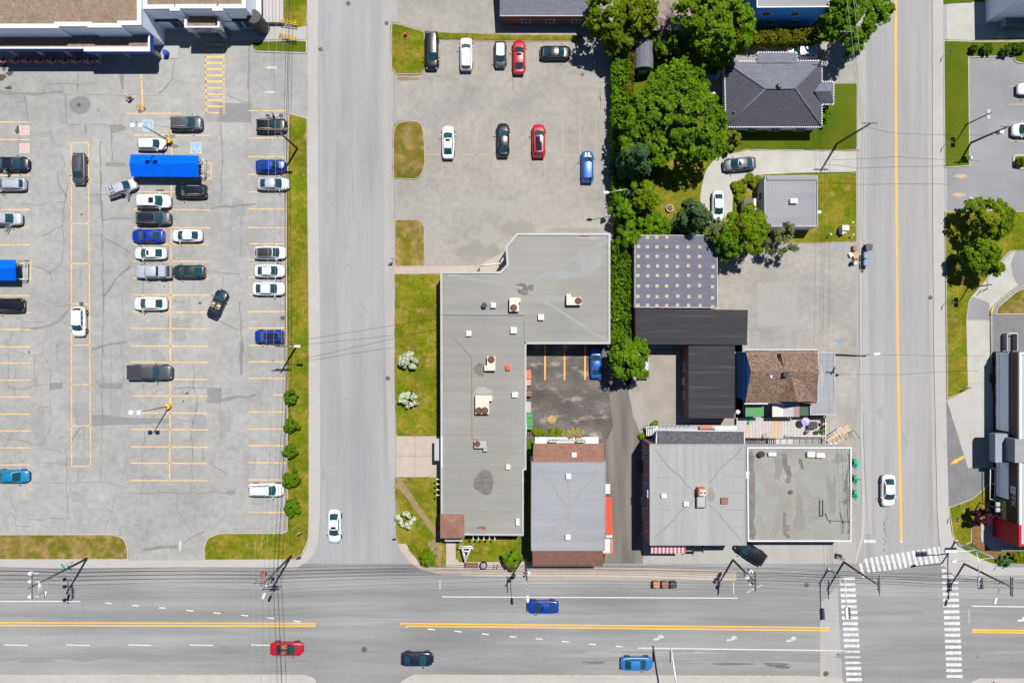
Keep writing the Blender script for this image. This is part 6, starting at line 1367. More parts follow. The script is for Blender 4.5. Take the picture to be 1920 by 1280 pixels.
tree('deciduous_tree','small feathery tree tip at the right lot entrance',T_,1832,385,16,4.5,'leafb',.7,.26,group='trees by the right lot')
tree('ornamental_tree','dark burgundy leaved tree by the restaurant wall',T_,1843,969,17,4.2,'burgundy',1.0,.28)
for i,(x,y,r_,lab) in enumerate(((545,745,13,'round clipped bush on the grass strip, topmost of five'),(546,796,14,'round clipped bush on the grass strip, second of five from the top'),(545,844,13,'round clipped bush on the grass strip, middle of five'),(545,898,16,'round clipped bush on the grass strip beside the white wagon'),(545,950,16,'round clipped bush on the grass strip, lowest of five'))):
    tree('round_bush',lab,'bush',x,y,r_*1.12,2.0,'leafb',1.25,.24,group='round bushes on the grass strip',mat2='leafd',zlow=.25)
tree('flowering_shrub','white flowering shrub on the shop lawn, uppermost and largest','shrub',766,677,19,2.0,'leafd',1.2,.22,blossom=.9,group='white flowering shrubs',zlow=.3)
tree('flowering_shrub','white flowering shrub in the middle of the shop lawn','shrub',766,748,18,1.9,'leafd',1.2,.22,blossom=.95,group='white flowering shrubs',zlow=.3)
tree('flowering_shrub','white flowering shrub by the worn footpath','shrub',761,973,17,1.9,'leafd',1.2,.22,blossom=.95,group='white flowering shrubs',zlow=.3)
tree('round_bush','bright oval bush at the corner of the dry south lawn','bush',804,1046,18,2.4,'leafb',1.3,.24,rx=16,mat2='leafy',zlow=.25)
tree('round_bush','bright round tree beside the bench lawn and the utility pole','tree',961,1049,20,3.6,'leafb',1.2,.26,mat2='leafy',zlow=.5)
tree('shrub','small dark shrub in the kerbed planter island','shrub',1913,304,8,1.2,'leafd',1.3,.2,zlow=.2)
for x,y,r_,lab in ((1827,91,6,'narrow dark shrub in the border, leftmost of the row'),(1851,91,11,'rounded dark shrub in the border, second from the left'),(1886,94,11,'dark spreading shrub in the border, third from the left'),(1903,91,9,'dark shrub in the border beside the spreading one'),(1916,89,10,'dark green shrub in the border at the frame edge')): tree('shrub',lab,'shrub',x,y,r_,1.5,'leafd',1.3,.22,group='shrubs in the right border',zlow=.2)
for x,y,r_,lab in ((1904,1042,9,'yellow green shrub in the restaurant border'),(1915,1042,11,'larger yellow green shrub at the frame edge below the red corner')): tree('shrub',lab,'shrub',x,y,r_,1.5,'leafy',1.2,.22,zlow=.2)
tree('shrub','low dark juniper at the edge of the restaurant border','shrub',1884,1052,11,.9,'needle',1.3,.2,rx=15,zlow=.1)
tree('shrub','light green bush by the corner of the hip roofed house','bush',1548,215,17,2.2,'leafb',1.1,.26,rx=9,zlow=.3)
tree('shrub','small round bush at the lower right corner of the big maple','bush',1370,262,20,3,'leafy',1.0,.28,zlow=.3)
for x,y,r_,lab in ((1312,815,4,'small bright plant on the gravel pad by the mauve house'),(1228,794,6,'little green bush beside the white stair of the mauve house'),(1204,818,5,'small plant at the top corner of the mauve house wall')): tree('weed_plant',lab,'plant',x,y,r_,.7,'leafb',1.5,.18,zlow=.05)
for x,y,r_,mt,lab in ((1010,810,7,'leafy','upright weeds at the left end of the mansard shop rear'),(1042,812,10,'leafy','wide clump of weeds behind the mansard shop'),(1068,813,9,'grassd_leaf','straw coloured dry weeds behind the mansard shop'),(1086,813,8,'grassd_leaf','dry straw weeds at the right end of the mansard shop rear'),(991,835,8,'leaf','dark weeds in the gap beside the mansard shop')):
    M.setdefault('grassd_leaf',leafmat('straw_leaves',(.3,.24,.1),(.24,.2,.08))); tree('weed_clump',lab,'weeds',x,y,r_,.6,mt,1.3,.2,rx=r_*1.5,zlow=.05,csize=.4)
for x,y,r_,lab in ((1420,343,12,'weedy clump at the left front of the bungalow'),(1385,352,12,'yellow green weeds beside the gravel drive'),(1388,372,9,'green weeds beside the bungalow porch'),(1376,405,8,'straggling weeds near the white sedan'),(1405,335,8,'grass tuft at the bungalow corner by the drive')): tree('weed_clump',lab,'weeds',x,y,r_,.8,'leafy',.8,.22,zlow=.05,csize=.4)
hedge('tall leafy hedge along the right edge of the middle lot',1150,92,1174,212,2.8,'leafb',.3,wob=.08,rough=.4)
hedge('clipped golden cedar hedge beside the garden shed',1171,80,1187,205,2.4,'hedge',.2)
hedge('long leafy hedge between the L-shaped shop and the charcoal garage',1147,480,1182,645,2.6,'leaf',.3,wob=.06,rough=.4)
hedge('upper leafy hedge beside the paver roof building',1148,452,1180,476,2.2,'leafd',.3,wob=.06,rough=.4)
hedge('leafy hedge between the middle lot and the spruce',1150,215,1172,292,2.6,'leafb',.3,wob=.08,rough=.4)
hedge('leafy hedge between the lamp and the bushy tree',1150,330,1180,380,2.6,'leafb',.3,wob=.08,rough=.4)
hedge('golden clipped hedge below the tall blue sided house',1382,53,1532,78,2.6,'hedge',.22,rough=.3)
hedge('low green hedge on the lawn above the paver roof',1185,418,1260,440,1.6,'leafb',.3,wob=.06)
# bare tree leaning over the shed
t=thing('bare_tree','leaning bare grey tree with twiggy branches over the garden shed','tree',P(1228,84))
mb=MB(); b=P(1228,84); tp=P(1262,22,8); mb.tube([b,b.lerp(tp,.5)+Vector((.2,0,.3)),tp],[.16,.12,.06],7); mb.build('trunk',M['bark'],t)
mb=MB()
for i in range(46):
    s=b.lerp(tp,random.uniform(.35,1)); a=random.uniform(0,6.28); l=random.uniform(.8,2.6); e=s+Vector((math.cos(a)*l,math.sin(a)*l,random.uniform(.2,1.2))); mb.tube([s,s.lerp(e,.5)+Vector((0,0,.15)),e],[.035,.025,.01],4)
    for _ in range(3): a2=a+random.uniform(-.9,.9); m=s.lerp(e,random.uniform(.4,.9)); mb.tube([m,m+Vector((math.cos(a2)*l*.4,math.sin(a2)*l*.4,.2))],[.018,.008],3)
mb.build('branches',M['barkgrey'],t)
# ------------------------------------------------------------------ poles, lamps and cables
GP='wooden utility poles'
def hbar(a,b,r=.05): q=MB(); q.tube([a,b],r,6); return q
def upole(label,x,y,h,arms=(),cans=(),lamp=None,extra=None,r=.17,mat='wood',name='utility_pole'):
    """arms: (z, half length, direction 'ns'/'ew'); cans: (dx,dy,z) metres; lamp: (pixel x, y, height)"""
    b=P(x,y); t=thing(name,label,'utility pole',b,0,GP)
    q=MB(); q.tube([b,b+Vector((0,0,h*.5)),b+Vector((0,0,h))],[r,r*.85,r*.62],10); q.build('pole',M[mat],t)
    for z,hl,d in arms:
        v=Vector((0,hl,0)) if d=='ns' else Vector((hl,0,0)); o=Vector((.14,0,0)) if d=='ns' else Vector((0,.14,0)); c=b+Vector((0,0,z))+o
        q=MB(); q.box(c,(.12,2*hl,.14) if d=='ns' else (2*hl,.12,.14)); a=q.build('crossarm',M['wood'],t)
        for s_ in(-.95,-.5,.5,.95):
            i=MB(); p=c+v*s_; i.cyl((p.x,p.y),.06,p.z+.07,p.z+.3,8,r2=.04); i.build('insulator',M['white_plastic'],a)
    for dx,dy,z in cans:
        q=MB(); q.cyl((b.x+dx,b.y+dy),.27,z,z+.95,14,smooth=True); q.cyl((b.x+dx,b.y+dy),.3,z+.95,z+1.02,14); q.cyl((b.x+dx,b.y+dy+.1),.05,z+1.02,z+1.25,6); q.tube([(b.x,b.y,z+.5),(b.x+dx,b.y+dy,z+.5)],.05,5); q.build('transformer',M['galv'],t)
    if lamp:
        e=P(*lamp); s_=b+Vector((0,0,min(h,lamp[2]-.3))); d=(e-s_); d.z=0; d.normalize(); m=s_.lerp(e,.45)+Vector((0,0,.25))
        q=MB(); q.tube([s_,m,e-d*.2+Vector((0,0,.05))],[.05,.045,.04],6); a=q.build('lamp_arm',M['galv'],t)
        i=MB(); rz=math.atan2(d.y,d.x); i.cbox(e+d*.3,(.95,.36,.2),.09,rz); i.build('lamp_head',M['white_plastic'],a)
    if extra: extra(t,b)
    return t
def drop_switches(t,b):
    q=MB(); c=b+Vector((.9,.15,0))
    for y,z in ((1.6,13.2),(.5,13.2),(-1.5,13.2)):
        o=MB(); p=Vector((b.x-.55,b.y+y,z)); o.cbox(p,(.5,.42,.5),.08); o.tube([p+Vector((.2,0,0)),(b.x+.6,b.y+y,z)],.06,5); o.build('cutout_switch',M['white_plastic'],t)
    q.tube([(b.x+.62,b.y+.6,13.2),(b.x+.62,b.y-1.3,13.2)],.12,8); q.tube([(b.x+.86,b.y+.4,13.2),(b.x+.86,b.y-1.2,13.2)],.06,6); q.build('switch_bar',M['galv'],t)
upole('tall wooden pole with white switch gear at the far left of the main road',164,1046,14.5,((14.0,1.7,'ns'),),(),(85.5,1110,9.5),drop_switches)
def brownbox(t,b):
    q=MB(); q.cbox(b+Vector((-.3,.9,12.6)),(.75,.6,.8),.06); q.build('equipment_box',M['binbrown'],t)
upole('tall wooden pole with two cross arms at the lower end of the grass strip',547,1041,14.6,((14.2,1.3,'ew'),(13.2,1.3,'ew')),((.1,-.5,11.6),),(496,1113,9.5),brownbox)
upole('wooden pole with a transformer between the bench lawn and the mansard shop',984,1038,13.2,((12.6,1.2,'ns'),),((-.15,-.35,9.0),(.35,.1,9.1)),(989,1118,10))
upole('wooden pole with three transformers by the askew black car',1374,1049,11.2,((10.9,1.3,'ns'),(10.4,1.3,'ns')),((-.1,.95,8.4),(-.65,.25,8.6),(-.2,-.55,8.8)))
def redband(t,b):
    q=MB(); q.cyl((b.x,b.y),.21,4.6,5.2,12); q.build('red_band',M['orange'],t)
upole('wooden pole with a red band at the left crosswalk',1582,1053,11.7,((11.3,1.4,'ns'),(10.9,.9,'ns')),(),None,redband)
upole('wooden pole with twin cross arms at the right crosswalk',1807,1056,11.7,((11.4,1.3,'ns'),(11.0,1.3,'ns')),(),(1867.5,1122,9.0))
upole('dark wooden pole with one transformer in the right lot lawn',1820,268,8.8,((8.6,.8,'ew'),),((.35,-.15,6.0),))
upole('wooden pole with two cross arms above the blue sedan by the grass strip',558,279,11.0,((10.6,1.5,'ew'),(10.1,1.5,'ew')))
upole('wooden pole with a street lamp on the grass strip facing the long shop',557,648,11.0,((10.6,1.5,'ew'),(10.1,1.0,'ew')),(),(553,649,8.0))
upole('bare wooden pole beneath the large tree at the top of the right street',1535,110,10.2,((9.9,.9,'ew'),),(),None,None,.14)
upole('wooden pole beside the gravel drive entrance',1569,270,11.2,((10.9,1.1,'ew'),),(),None)
upole('dark pole with a white lamp behind the grey flat front',1562,665,11.0,((10.6,.8,'ew'),),(),(1640,664,9.2))
# lot lamps
def lotlamp(label,x,y,h,hx,hy,two,mat,headmat,base='safety',off=(0,0),name='lot_lamp',grp='twin headed parking lot lamps'):
    b=P(x,y); t=thing(name,label,'lamp post',b,0,grp); e=P(hx,hy,h)
    top=Vector((b.x,b.y,h-.1))
    if base: q=MB(); q.cyl((b.x,b.y),.42,0,.9,14,r2=.38); q.build('base',M[base],t)
    q=MB(); q.tube([b,top],[.1,.07],8); q.build('pole',M[mat],t)
    q=MB(); d=two; q.tube([top,e],.06,6); a=q.build('lamp_arm',M[mat],t)
    for s_ in(-1,1):
        i=MB(); c=e+Vector((d[0]*s_,d[1]*s_,0)); i.cbox(c,(.62,.58,.16),.04); i.tube([e,c],.04,5); i.build('lamp_head',M[headmat],a)
lotlamp('twin white lamp post on a yellow base above the big blue canopy',320,266,11,256,235,(.55,0),'steelpole','white_plastic')
lotlamp('twin white lamp post on a yellow base alone in the lower left lot',318,761,11,253,773,(.55,0),'steelpole','white_plastic')
lotlamp('dark twin lamp post on the lawn near the wooden pole of the right lot',1811,234,6.6,1853,214.5,(0,.42),'darkpole','acgrey',None)
lotlamp('dark twin lamp post by the curved drive lane',1814,539,6.2,1855,534,(0,.4),'darkpole','acgrey',None)
lotlamp('dark twin lamp post on the curved lawn by the burgundy tree',1836,941,5.6,1871,950,(0,.4),'darkpole','acgrey',None)
b=P(1168,375); t=thing('street_lamp','grey street lamp reaching out of the hedge over the middle lot','lamp post',b)
e=P(1141,361,7.4); q=MB(); q.tube([b,b+Vector((0,0,6.8))],[.1,.07],8); q.tube([b+Vector((0,0,6.8)),(b.x-.6,b.y+.2,7.5),e],[.06,.05,.05],6); q.build('pole',M['galv'],t)
q=MB(); q.ball(e+Vector((-.35,0,0)),(.5,.24,.13),10,6); q.build('lamp_head',M['white_plastic'],t)
# traffic signals
def signal(label,x,y,h,arms,lamp=None):
    b=P(x,y); t=thing('traffic_signal',label,'traffic signal',b,0,'signal posts at the crossing')
    q=MB(); q.cyl((b.x,b.y),.25,0,.5,12); q.tube([b,b+Vector((0,0,h))],[.16,.1],10); q.build('pole',M['galv'],t)
    for ex,ey,hz,n,ori in arms:
        e=P(ex,ey,hz); s_=b+Vector((0,0,hz-.5)); q=MB(); q.tube([s_,s_.lerp(e,.3)+Vector((0,0,.4)),e],[.1,.08,.06],8); a=q.build('mast_arm',M['galv'],t)
        d=(e-s_);d.z=0;d.normalize(); L_=.34*n
        i=MB(); c=e-d*(L_*.4)+Vector((0,0,-.05)); i.cbox(c,(L_,.4,.36),.05,math.atan2(d.y,d.x)); hd=i.build('signal_head',M['white_plastic'],a)
        for k in range(n):
            v=MB(); p=c+d*(-L_/2+.34*(k+.5)); sd=Vector((-d.y,d.x,0))*ori; v.cyl((0,0),.14,0,.3,10); vs=[p+sd*(.2+z)+d*vx+Vector((0,0,vy)) for vx,vy,z in v.v]
            w=MB(); w.add(vs,v.f,0); w.build('visor',M['black'],hd)
    if lamp:
        e=P(*lamp); s_=b+Vector((0,0,h)); q=MB(); q.tube([s_,s_.lerp(e,.5)+Vector((0,0,.3)),e],.05,6); a=q.build('lamp_arm',M['galv'],t); i=MB(); i.cbox(e,(.8,.35,.18),.07,math.atan2((e-s_).y,(e-s_).x)); i.build('lamp_head',M['white_plastic'],a)
    return t
signal('pale signal post with an arm over the left crosswalk',1553,1066,6.3,((1588,1158,6.0,5,1),))
signal('tall pale signal post with arms over both right crosswalks',1791,1013,9.4,((1774,1033,5.8,5,-1),(1837,1102,5.8,5,1)),(1790,1052,8))
b=P(1262,1322); t=thing('overhead_sign_gantry','grey overhead arm reaching over the main road from the bottom edge','sign gantry',b)
q=MB(); q.tube([b,b+Vector((0,0,6.5))],[.17,.14],10); q.build('pole',M['galv'],t)
q=MB(); e=P(1258,1212,6.5); q.tube([b+Vector((0,0,6.5)),e],[.16,.12],8); q.build('mast_arm',M['galv'],t)
q=MB(); q.box((e.x+.02,e.y-1.6,6.35),(.12,1.6,.9)); q.build('sign_panel',M['trimg'],t)

# cables: every one a thing of its own
def cable(label,pts,h,r=.025,mat='cable',sag=.5,grp='overhead cables along the main road'):
    V=[]
    hs=h if isinstance(h,(list,tuple)) else [h]*len(pts)
    for i in range(len(pts)-1):
        a=P(*pts[i],hs[i]);b=P(*pts[i+1],hs[i+1]); n=max(3,int((b-a).length/4)); r=min(r,.03)
        for k in range(n):
            t=k/n; p=a.lerp(b,t); p.z-=sag*4*t*(1-t); V.append(p)
    V.append(P(*pts[-1],hs[-1])); q=MB(); q.tube(V,r,5); o=q.build('overhead_cable',M[mat]); tag(o,label,'cable',grp)
k=960
cable('thick black cable nearest the kerb along the main road',[(-90,1063),(110,1067),(510,1064),(980,1060),(1390,1064),(1607,1072),(1835,1080),(2050,1082)],7.2,.03)
cable('second thick black cable from the kerb along the main road',[(-90,1071),(112,1073),(508,1071),(980,1062),(1392,1067),(1612,1075),(1842,1083),(2050,1085)],8.2,.045)
cable('third black cable from the kerb along the main road',[(-90,1079),(95,1081),(500,1077),(982,1067),(1398,1074),(1620,1079),(1850,1088),(2050,1090)],9.2,.028)
cable('fourth dark cable from the kerb along the main road',[(-90,1087),(80,1089),(495,1084),(984,1072),(1404,1080),(1630,1084),(1870,1093),(2050,1096)],10,.024)
cable('bright wire through the pole tops of the main road',[(-150,1091),(54,1092),(482,1095),(990,1078),(1411,1084),(1648,1088),(1896,1096),(2100,1100)],[14.3,14.3,14.4,12.9,11.1,11.5,11.5,11.5],.011,'cablel',.35)
cable('bright wire furthest out over the main road',[(-150,1117),(53,1115),(480,1112),(991,1093),(1411,1097),(1648,1113),(1896,1117),(2100,1120)],[14.3,14.3,14.3,12.7,11.0,11.4,11.4,11.4],.011,'cablel',.35)
cable('bright wire between the pole tops and the outermost wire of the main road',[(-150,1104),(54,1103),(480,1103),(990,1085),(1411,1090),(1648,1101),(1898,1106),(2100,1110)],[14.2,14.2,14.2,12.6,10.9,11.3,11.3,11.3],.01,'cablel',.35)
G_='overhead cables above the stalls by the grass strip'
cable('leftmost bright wire running down above the right hand stalls',[(500,-200),(503,241),(499,646),(474,1094),(468,1400)],[11,10.9,10.9,14.4,14],.011,'cablel',.5,G_)
cable('second bright wire from the left above the right hand stalls',[(517,-200),(516,242),(513,645),(485,1096),(490,1400)],[11,10.9,10.9,14.4,14],.011,'cablel',.5,G_)
cable('third wire from the left above the right hand stalls',[(531,-200),(527,242),(528,646),(494,1096),(510,1400)],[11,10.9,10.9,14.4,14],.01,'cablel',.5,G_)
cable('black cable above the kerb of the grass strip',[(544,-200),(536,246),(540,648),(519,1080),(532,1400)],[8.5,8.2,8.2,9,9],.035,'cable',.4,G_)
cable('dark cable just right of the third wire above the stalls',[(539,-200),(532,248),(534,650),(512,1084),(522,1400)],[7.6,7.4,7.4,8.2,8.2],.026,'cable',.4,G_)
G_='service cables crossing the streets'
cable('upper service cable from the lamp pole across the side street to the long shop',[(531,643),(826,595)],[8.5,4.8],.022,'cable',.6,G_)
cable('lower service cable from the lamp pole across the side street to the long shop',[(532,650),(826,619)],[7.6,4.8],.022,'cable',.7,G_)
cable('service cable crossing the right street near the hip roofed house',[(1624,238),(1680,250),(1862,254)],[9,8.4,7.5],.02,'cable',.3,G_)
cable('service cable crossing the right street below the gravel drive',[(1560,300),(1680,294),(1840,302)],[6,7.0,6],.02,'cable',.3,G_)
cable('service cable crossing the right street from the white lamp pole',[(1625,664),(1760,667),(1900,668)],[9,8.2,6.3],.018,'cable',.3,G_)
G_='cables along the right street'
for lab,p_,hh,m_ in (('left wire along the right street between the wooden poles',[(1578,-100),(1620,233),(1613,663),(1643,1086)],[9.9,10.9,10.7,11.3],'cablel'),('middle wire along the right street between the wooden poles',[(1590,-100),(1632,233),(1625,663),(1650,1096)],[9.9,10.9,10.7,11.3],'cablel'),('lower black cable along the right street left of the others',[(1575,-100),(1617,240),(1612,664),(1636,1089)],[8.4,8.6,8.6,9.2],'cable'),('lower black cable along the right street right of its twin',[(1580,-100),(1622,244),(1617,665),(1630,1085)],[7.6,7.9,7.9,8.2],'cable')): cable(lab,p_,hh,.014,m_,.4,G_)

# ------------------------------------------------------------------ street furniture and small things
def post_sign(label,x,y,panels,h=2.4,rz=0,name='road_sign'):
    b=P(x,y); t=thing(name,label,'sign',b,0,'small road signs on posts'); q=MB(); q.tube([b,b+Vector((0,0,h))],.035,6); q.build('post',M['galv'],t)
    for i,(w,hh,z,ang,m_) in enumerate(panels):
        q=MB(); c=b+Vector((0,0,z)); q.box(c+Vector((.05*math.sin(ang),-.05*math.cos(ang),0)),(w,.03,hh),ang); q.build('sign_panel',M[m_],t)
for a in (('small sign on a post at the kerb beside the walk to the L-shaped shop',738,486,((.6,.75,2.2,0,'galv'),(.45,.3,1.5,0,'darkpole'))),('small sign on a post at the lower end of the side street',745,1000,((.6,.75,2.2,0,'galv'),)),('small dark sign on a post at the kerb of the tree lawn',1770,568,((.6,.6,2.2,1.5,'darkpole'),)),('small dark sign on a post at the kerb below the twin lamp lawn',1769,273,((.6,.6,2.2,1.5,'darkpole'),)),('small dark sign post at the kerb near the upper right driveway',1768,105,((.5,.5,2.0,1.5,'darkpole'),)),('small dark sign on a post beside the curved lawn',1781,968,((.55,.55,2.0,1.5,'darkpole'),)),('red and blue stop corner signs at the bottom of the grass strip',567,1034,((.7,.7,2.5,.2,'signred'),(.9,.22,2.9,.2,'signblue'),(.22,.22,2.9,1.7,'signblue'))),('bright green street name sign beside the far left pole',138,1051,((1.0,.4,2.5,.6,'signgreen'),(.9,.4,2.9,2.2,'signgreen'))),('tilted white direction sign on the grass strip near the white car',566,994,((.9,.55,1.6,.4,'trimw'),)),('small sign post near the lower right crosswalk',1868,1058,((.3,.3,1.6,1,'galv'),)),('dark sign board on the lawn edge of the drive lane',1806,726,((.8,.4,1.4,.25,'black'),)),('pale sign beside the concrete drive lane',1838,544,((.9,.5,1.1,.7,'white_plastic'),))): post_sign(*a)
# yellow barrier rails
for (x0,y0,x1,y1,lab) in ((526,42,557,47,'yellow safety rails with hoops at the upper edge of the store walk'),(527,69,556,76,'pale yellow safety rails with hoops at the lower edge of the store walk')):
    t=thing('safety_rail',lab,'railing',P(x0,y0)); q=MB()
    for dy in(0,.28): A=P(x0,y0,1.0);B=P(x1,y1,1.0); q.tube([A+Vector((0,dy,0)),B+Vector((0,dy,0))],.07,6)
    q.build('rail',M['safety'],t)
    for k_ in range(7):
        A=P(lerp(x0,x1,k_/6),lerp(y0,y1,k_/6)); q=MB(); q.tube([A,A+Vector((0,0,1.0)),A+Vector((0,.3,1.0)),A+Vector((0,.3,0))],.05,5); q.build('hoop',M['safety'],t)
def hydrant(x,y,lab):
    b=P(x,y); t=thing('fire_hydrant',lab,'hydrant',b); q=MB(); q.cyl((b.x,b.y),.2,.0,.12,12); q.cyl((b.x,b.y),.15,.12,.75,12); q.ball((b.x,b.y,.78),(.19,.19,.16),10,6); q.build('barrel',M['orange'],t)
    for s_ in(-1,1): q=MB(); q.tube([(b.x,b.y,.55),(b.x+.28*s_,b.y,.55)],.08,8); q.build('nozzle',M['orange'],t)
hydrant(761,67,'orange fire hydrant on the top grass island')
b=P(758,76); t=thing('marker_post','thin bent marker post with a reflector on the top grass island','marker post',b); q=MB(); q.tube([b,b+Vector((.1,.2,.9)),b+Vector((.5,.5,1.6))],.03,5); q.build('rod',M['darkpole'],t); q=MB(); q.box(b+Vector((.5,.5,1.6)),(.2,.05,.2)); q.build('reflector',M['orange'],t)
def bin2(x,y,mat,lab,rz=0,sz=(.62,.75,1.05),name='wheelie_bin',grp='wheelie bins at the kerb'):
    b=P(x,y); t=thing(name,lab,'bin',b,rz,grp)
    q=MB(); w,d,h_=sz; vs=[(-w*.4,-d*.4,.08),(w*.4,-d*.4,.08),(w*.4,d*.4,.08),(-w*.4,d*.4,.08),(-w/2,-d/2,h_),(w/2,-d/2,h_),(w/2,d/2,h_),(-w/2,d/2,h_)]
    q.add(vs,[(3,2,1,0),(0,1,5,4),(1,2,6,5),(2,3,7,6),(3,0,4,7),(4,5,6,7)]); q.build('body',M[mat],t,False)
    q=MB(); q.cbox((0,.02,h_+.05),(w+.06,d+.08,.1),.04); q.tube([(-w*.4,d/2+.08,h_),(w*.4,d/2+.08,h_)],.035,5); q.build('lid',M[mat],t,False)
    for s_ in(-1,1): q=MB(); vs=[(s_*w*.48+dx,d*.42+.13*math.cos(k*math.pi/6),.14+.13*math.sin(k*math.pi/6)) for dx in(-.03,.03) for k in range(12)]; q.add(vs,[tuple(range(12)),tuple(reversed(range(12,24)))]+[(i,12+i,12+(i+1)%12,(i+1)%12) for i in range(12)]); q.build('wheel',M['rubber'],t,False)
for a in ((1624,465,'bindark','charcoal wheelie bin at the kerb, topmost of the three by the lawn',1.5),(1620,480,'binblue','blue grey wheelie bin at the kerb, middle one beside the cardboard',1.5),(1620,494,'binblue','blue grey wheelie bin at the kerb, lowest one beside the cardboard',1.5),(1228.5,1091,'binorange','orange brown wheelie bin on the main road, leftmost of three'),(1244.5,1091,'binbrown','dark red wheelie bin on the main road, middle of three'),(1260,1091,'bindark','charcoal wheelie bin on the main road, rightmost of three')): bin2(a[0],a[1],a[2],a[3],a[4] if len(a)>4 else 3.14,(.9,.85,1.1))
def dumpster(x,y,mat,lab,w=1.1,d=1.7,hh=1.3):
    b=P(x,y); t=thing('dumpster',lab,'dumpster',b,0); q=MB(); q.cbox((0,0,hh/2),(w,d,hh),.06); 
    for k_ in(-.6,-.2,.2,.6): q.box((w/2+.03,k_*d/2,hh*.5),(.06,.08,hh*.8))
    q.build('body',M[mat],t,False); q=MB(); 
    for s_ in(-1,1): q.cbox((0,s_*d*.25,hh+.05),(w+.06,d*.47,.09),.04)
    q.build('lid',M[mat],t,False)
dumpster(992,782,'green','bright green dumpster behind the L-shaped shop, upper of two',1.0,1.5)
dumpster(992,797,'green','bright green dumpster behind the L-shaped shop, lower of two',1.0,1.0)
dumpster(1199,873,'darkgreen','dark green dumpster in the shadow beside the mauve house',.9,1.4)
dumpster(990,737,'binbrown','dark red steel bin against the rear wall of the long shop',1.0,.8,1.0)
def stack(x,y,w,d,h_,mat,lab,name,cat,rz=0,n=4):
    b=P(x,y); t=thing(name,lab,cat,b,rz)
    for i in range(n): q=MB(); q.cbox((random.uniform(-.04,.04),random.uniform(-.04,.04),h_/n*(i+.5)),(w,d,h_/n*.85),.02,random.uniform(-.05,.05)); q.build('board',M[mat],t,False)
stack(990,702,.9,1.3,.8,'terracotta','leaning stack of orange brown boards at the yard wall','board_stack','boards',.15)
stack(990,716,.9,1.0,.5,'cardboard','low stack of pale brown boards beside the orange ones','board_stack','boards')
stack(990,763,.8,1.6,.15,'acgrey','flat grey pallet by the green dumpsters','pallet','pallet',0,3)
stack(1603,479,.75,1.0,.5,'cardboard','brown cardboard piled on the ground between the bins','cardboard_pile','cardboard',.1,3)
stack(1600,466,.6,.75,.7,'binbrown','dark open crate at the kerb beside the charcoal bin','crate','crate',0,3)
stack(1594,478,.55,.6,.5,'white_plastic','white discarded box left of the cardboard','box','box',.4,2)
t=thing('discarded_chair','broken black chair lying by the kerb rubbish','chair',P(1597,492),.8); q=MB(); q.cbox((0,0,.4),(.55,.5,.08),.03); q.build('seat',M['black'],t,False); q=MB(); q.cbox((-.3,0,.7),(.08,.5,.6),.03); q.build('backrest',M['black'],t,False)
for sx_ in(-1,1):
    for sy_ in(-1,1): q=MB(); q.tube([(sx_*.22,sy_*.2,.38),(sx_*.3,sy_*.28,0)],.025,5); q.build('leg',M['black'],t,False)
stack(1601,494,.5,.5,.45,'white_plastic','white bag like box by the broken chair','box','box',.2,2)
t=thing('utility_cabinet','white utility cabinet with a lower wing on the bungalow lawn','cabinet',P(1582,433)); q=MB(); a=P(1586,427,1.5); q.cbox((a.x,a.y,.75),(1.05,.8,1.5),.04); q.build('casing',M['trimw'],t); q=MB(); a=P(1583,435,1.1); q.cbox((a.x,a.y,.55),(.65,.38,1.1),.04); q.build('side_box',M['trimw'],t)
for x,y,lab in ((1594,419,'white ball topped stake right of the utility cabinet'),(1595,442,'white ball topped stake below right of the utility cabinet'),(1575,440,'white ball topped stake left of the utility cabinet'),(1553,441,'white ball topped stake by the kerb under the cables'),(1813,299,'white globe post at the lower end of the right lawn'),(1813,375,'white globe post beside the feathery tree')):
    b=P(x,y); t=thing('garden_stake',lab,'stake',b,0,'white ball topped stakes'); q=MB(); q.tube([b,b+Vector((0,0,.9))],.03,5); q.build('rod',M['galv'],t); q=MB(); q.ball(b+Vector((0,0,.95)),.16 if x<1700 else .3,10,6); q.build('ball',M['white_plastic'],t)
q=MB(); b=P(1255,391); t=thing('stone_planter','round stone planter in the garden lawn','planter',b); q.cyl((b.x,b.y),.5,0,.45,16,r2=.58); q.build('bowl',M['kerb'],t); q=MB(); q.ball((b.x,b.y,.45),(.45,.45,.15),10,6); q.build('soil',M['mulch'],t)
t=thing('litter_bin','blue square litter bin on the concrete corner pad','bin',P(315,103)); a=P(314,101,1.2); q=MB(); q.cbox((P(315,103).x,P(315,103).y,.55),(.6,.6,1.1),.05); q.build('body',M['royal'],t); q=MB(); q.cbox((P(315,103).x,P(315,103).y,1.16),(.68,.68,.12),.05); q.build('lid',M['royal'],t)
# bench, bin, white A frame
t=thing('park_bench','long brown bench on the pavement below the white A frame','bench',P(884,1058)); c=P(884,1058); q=MB()
for k_ in range(4): q.box((c.x,c.y-.25+k_*.17,.5),(1.95,.14,.05))
q.build('seat',M['binbrown'],t); q=MB(); 
for k_ in range(2): q.box((c.x,c.y+.42,.7+k_*.18),(1.95,.05,.14))
q.build('backrest',M['binbrown'],t)
for s_ in(-1,1): q=MB(); q.box((c.x+.92*s_,c.y,.25),(.08,.75,.5)); q.box((c.x+.92*s_,c.y+.1,.68),(.08,.6,.06)); q.build('leg',M['black'],t)
t=thing('street_litter_bin','squat round black litter bin beside the brown bench','bin',P(907,1057)); c=P(907,1057); q=MB(); q.cyl((c.x,c.y),.52,0,.85,18,r2=.56); q.build('body',M['bindark'],t); q=MB(); q.cyl((c.x,c.y),.36,.85,.93,16,mtop=0); q.ball((c.x+.1,c.y,.95),(.2,.2,.08),8,5); q.build('liner',M['acgrey'],t)
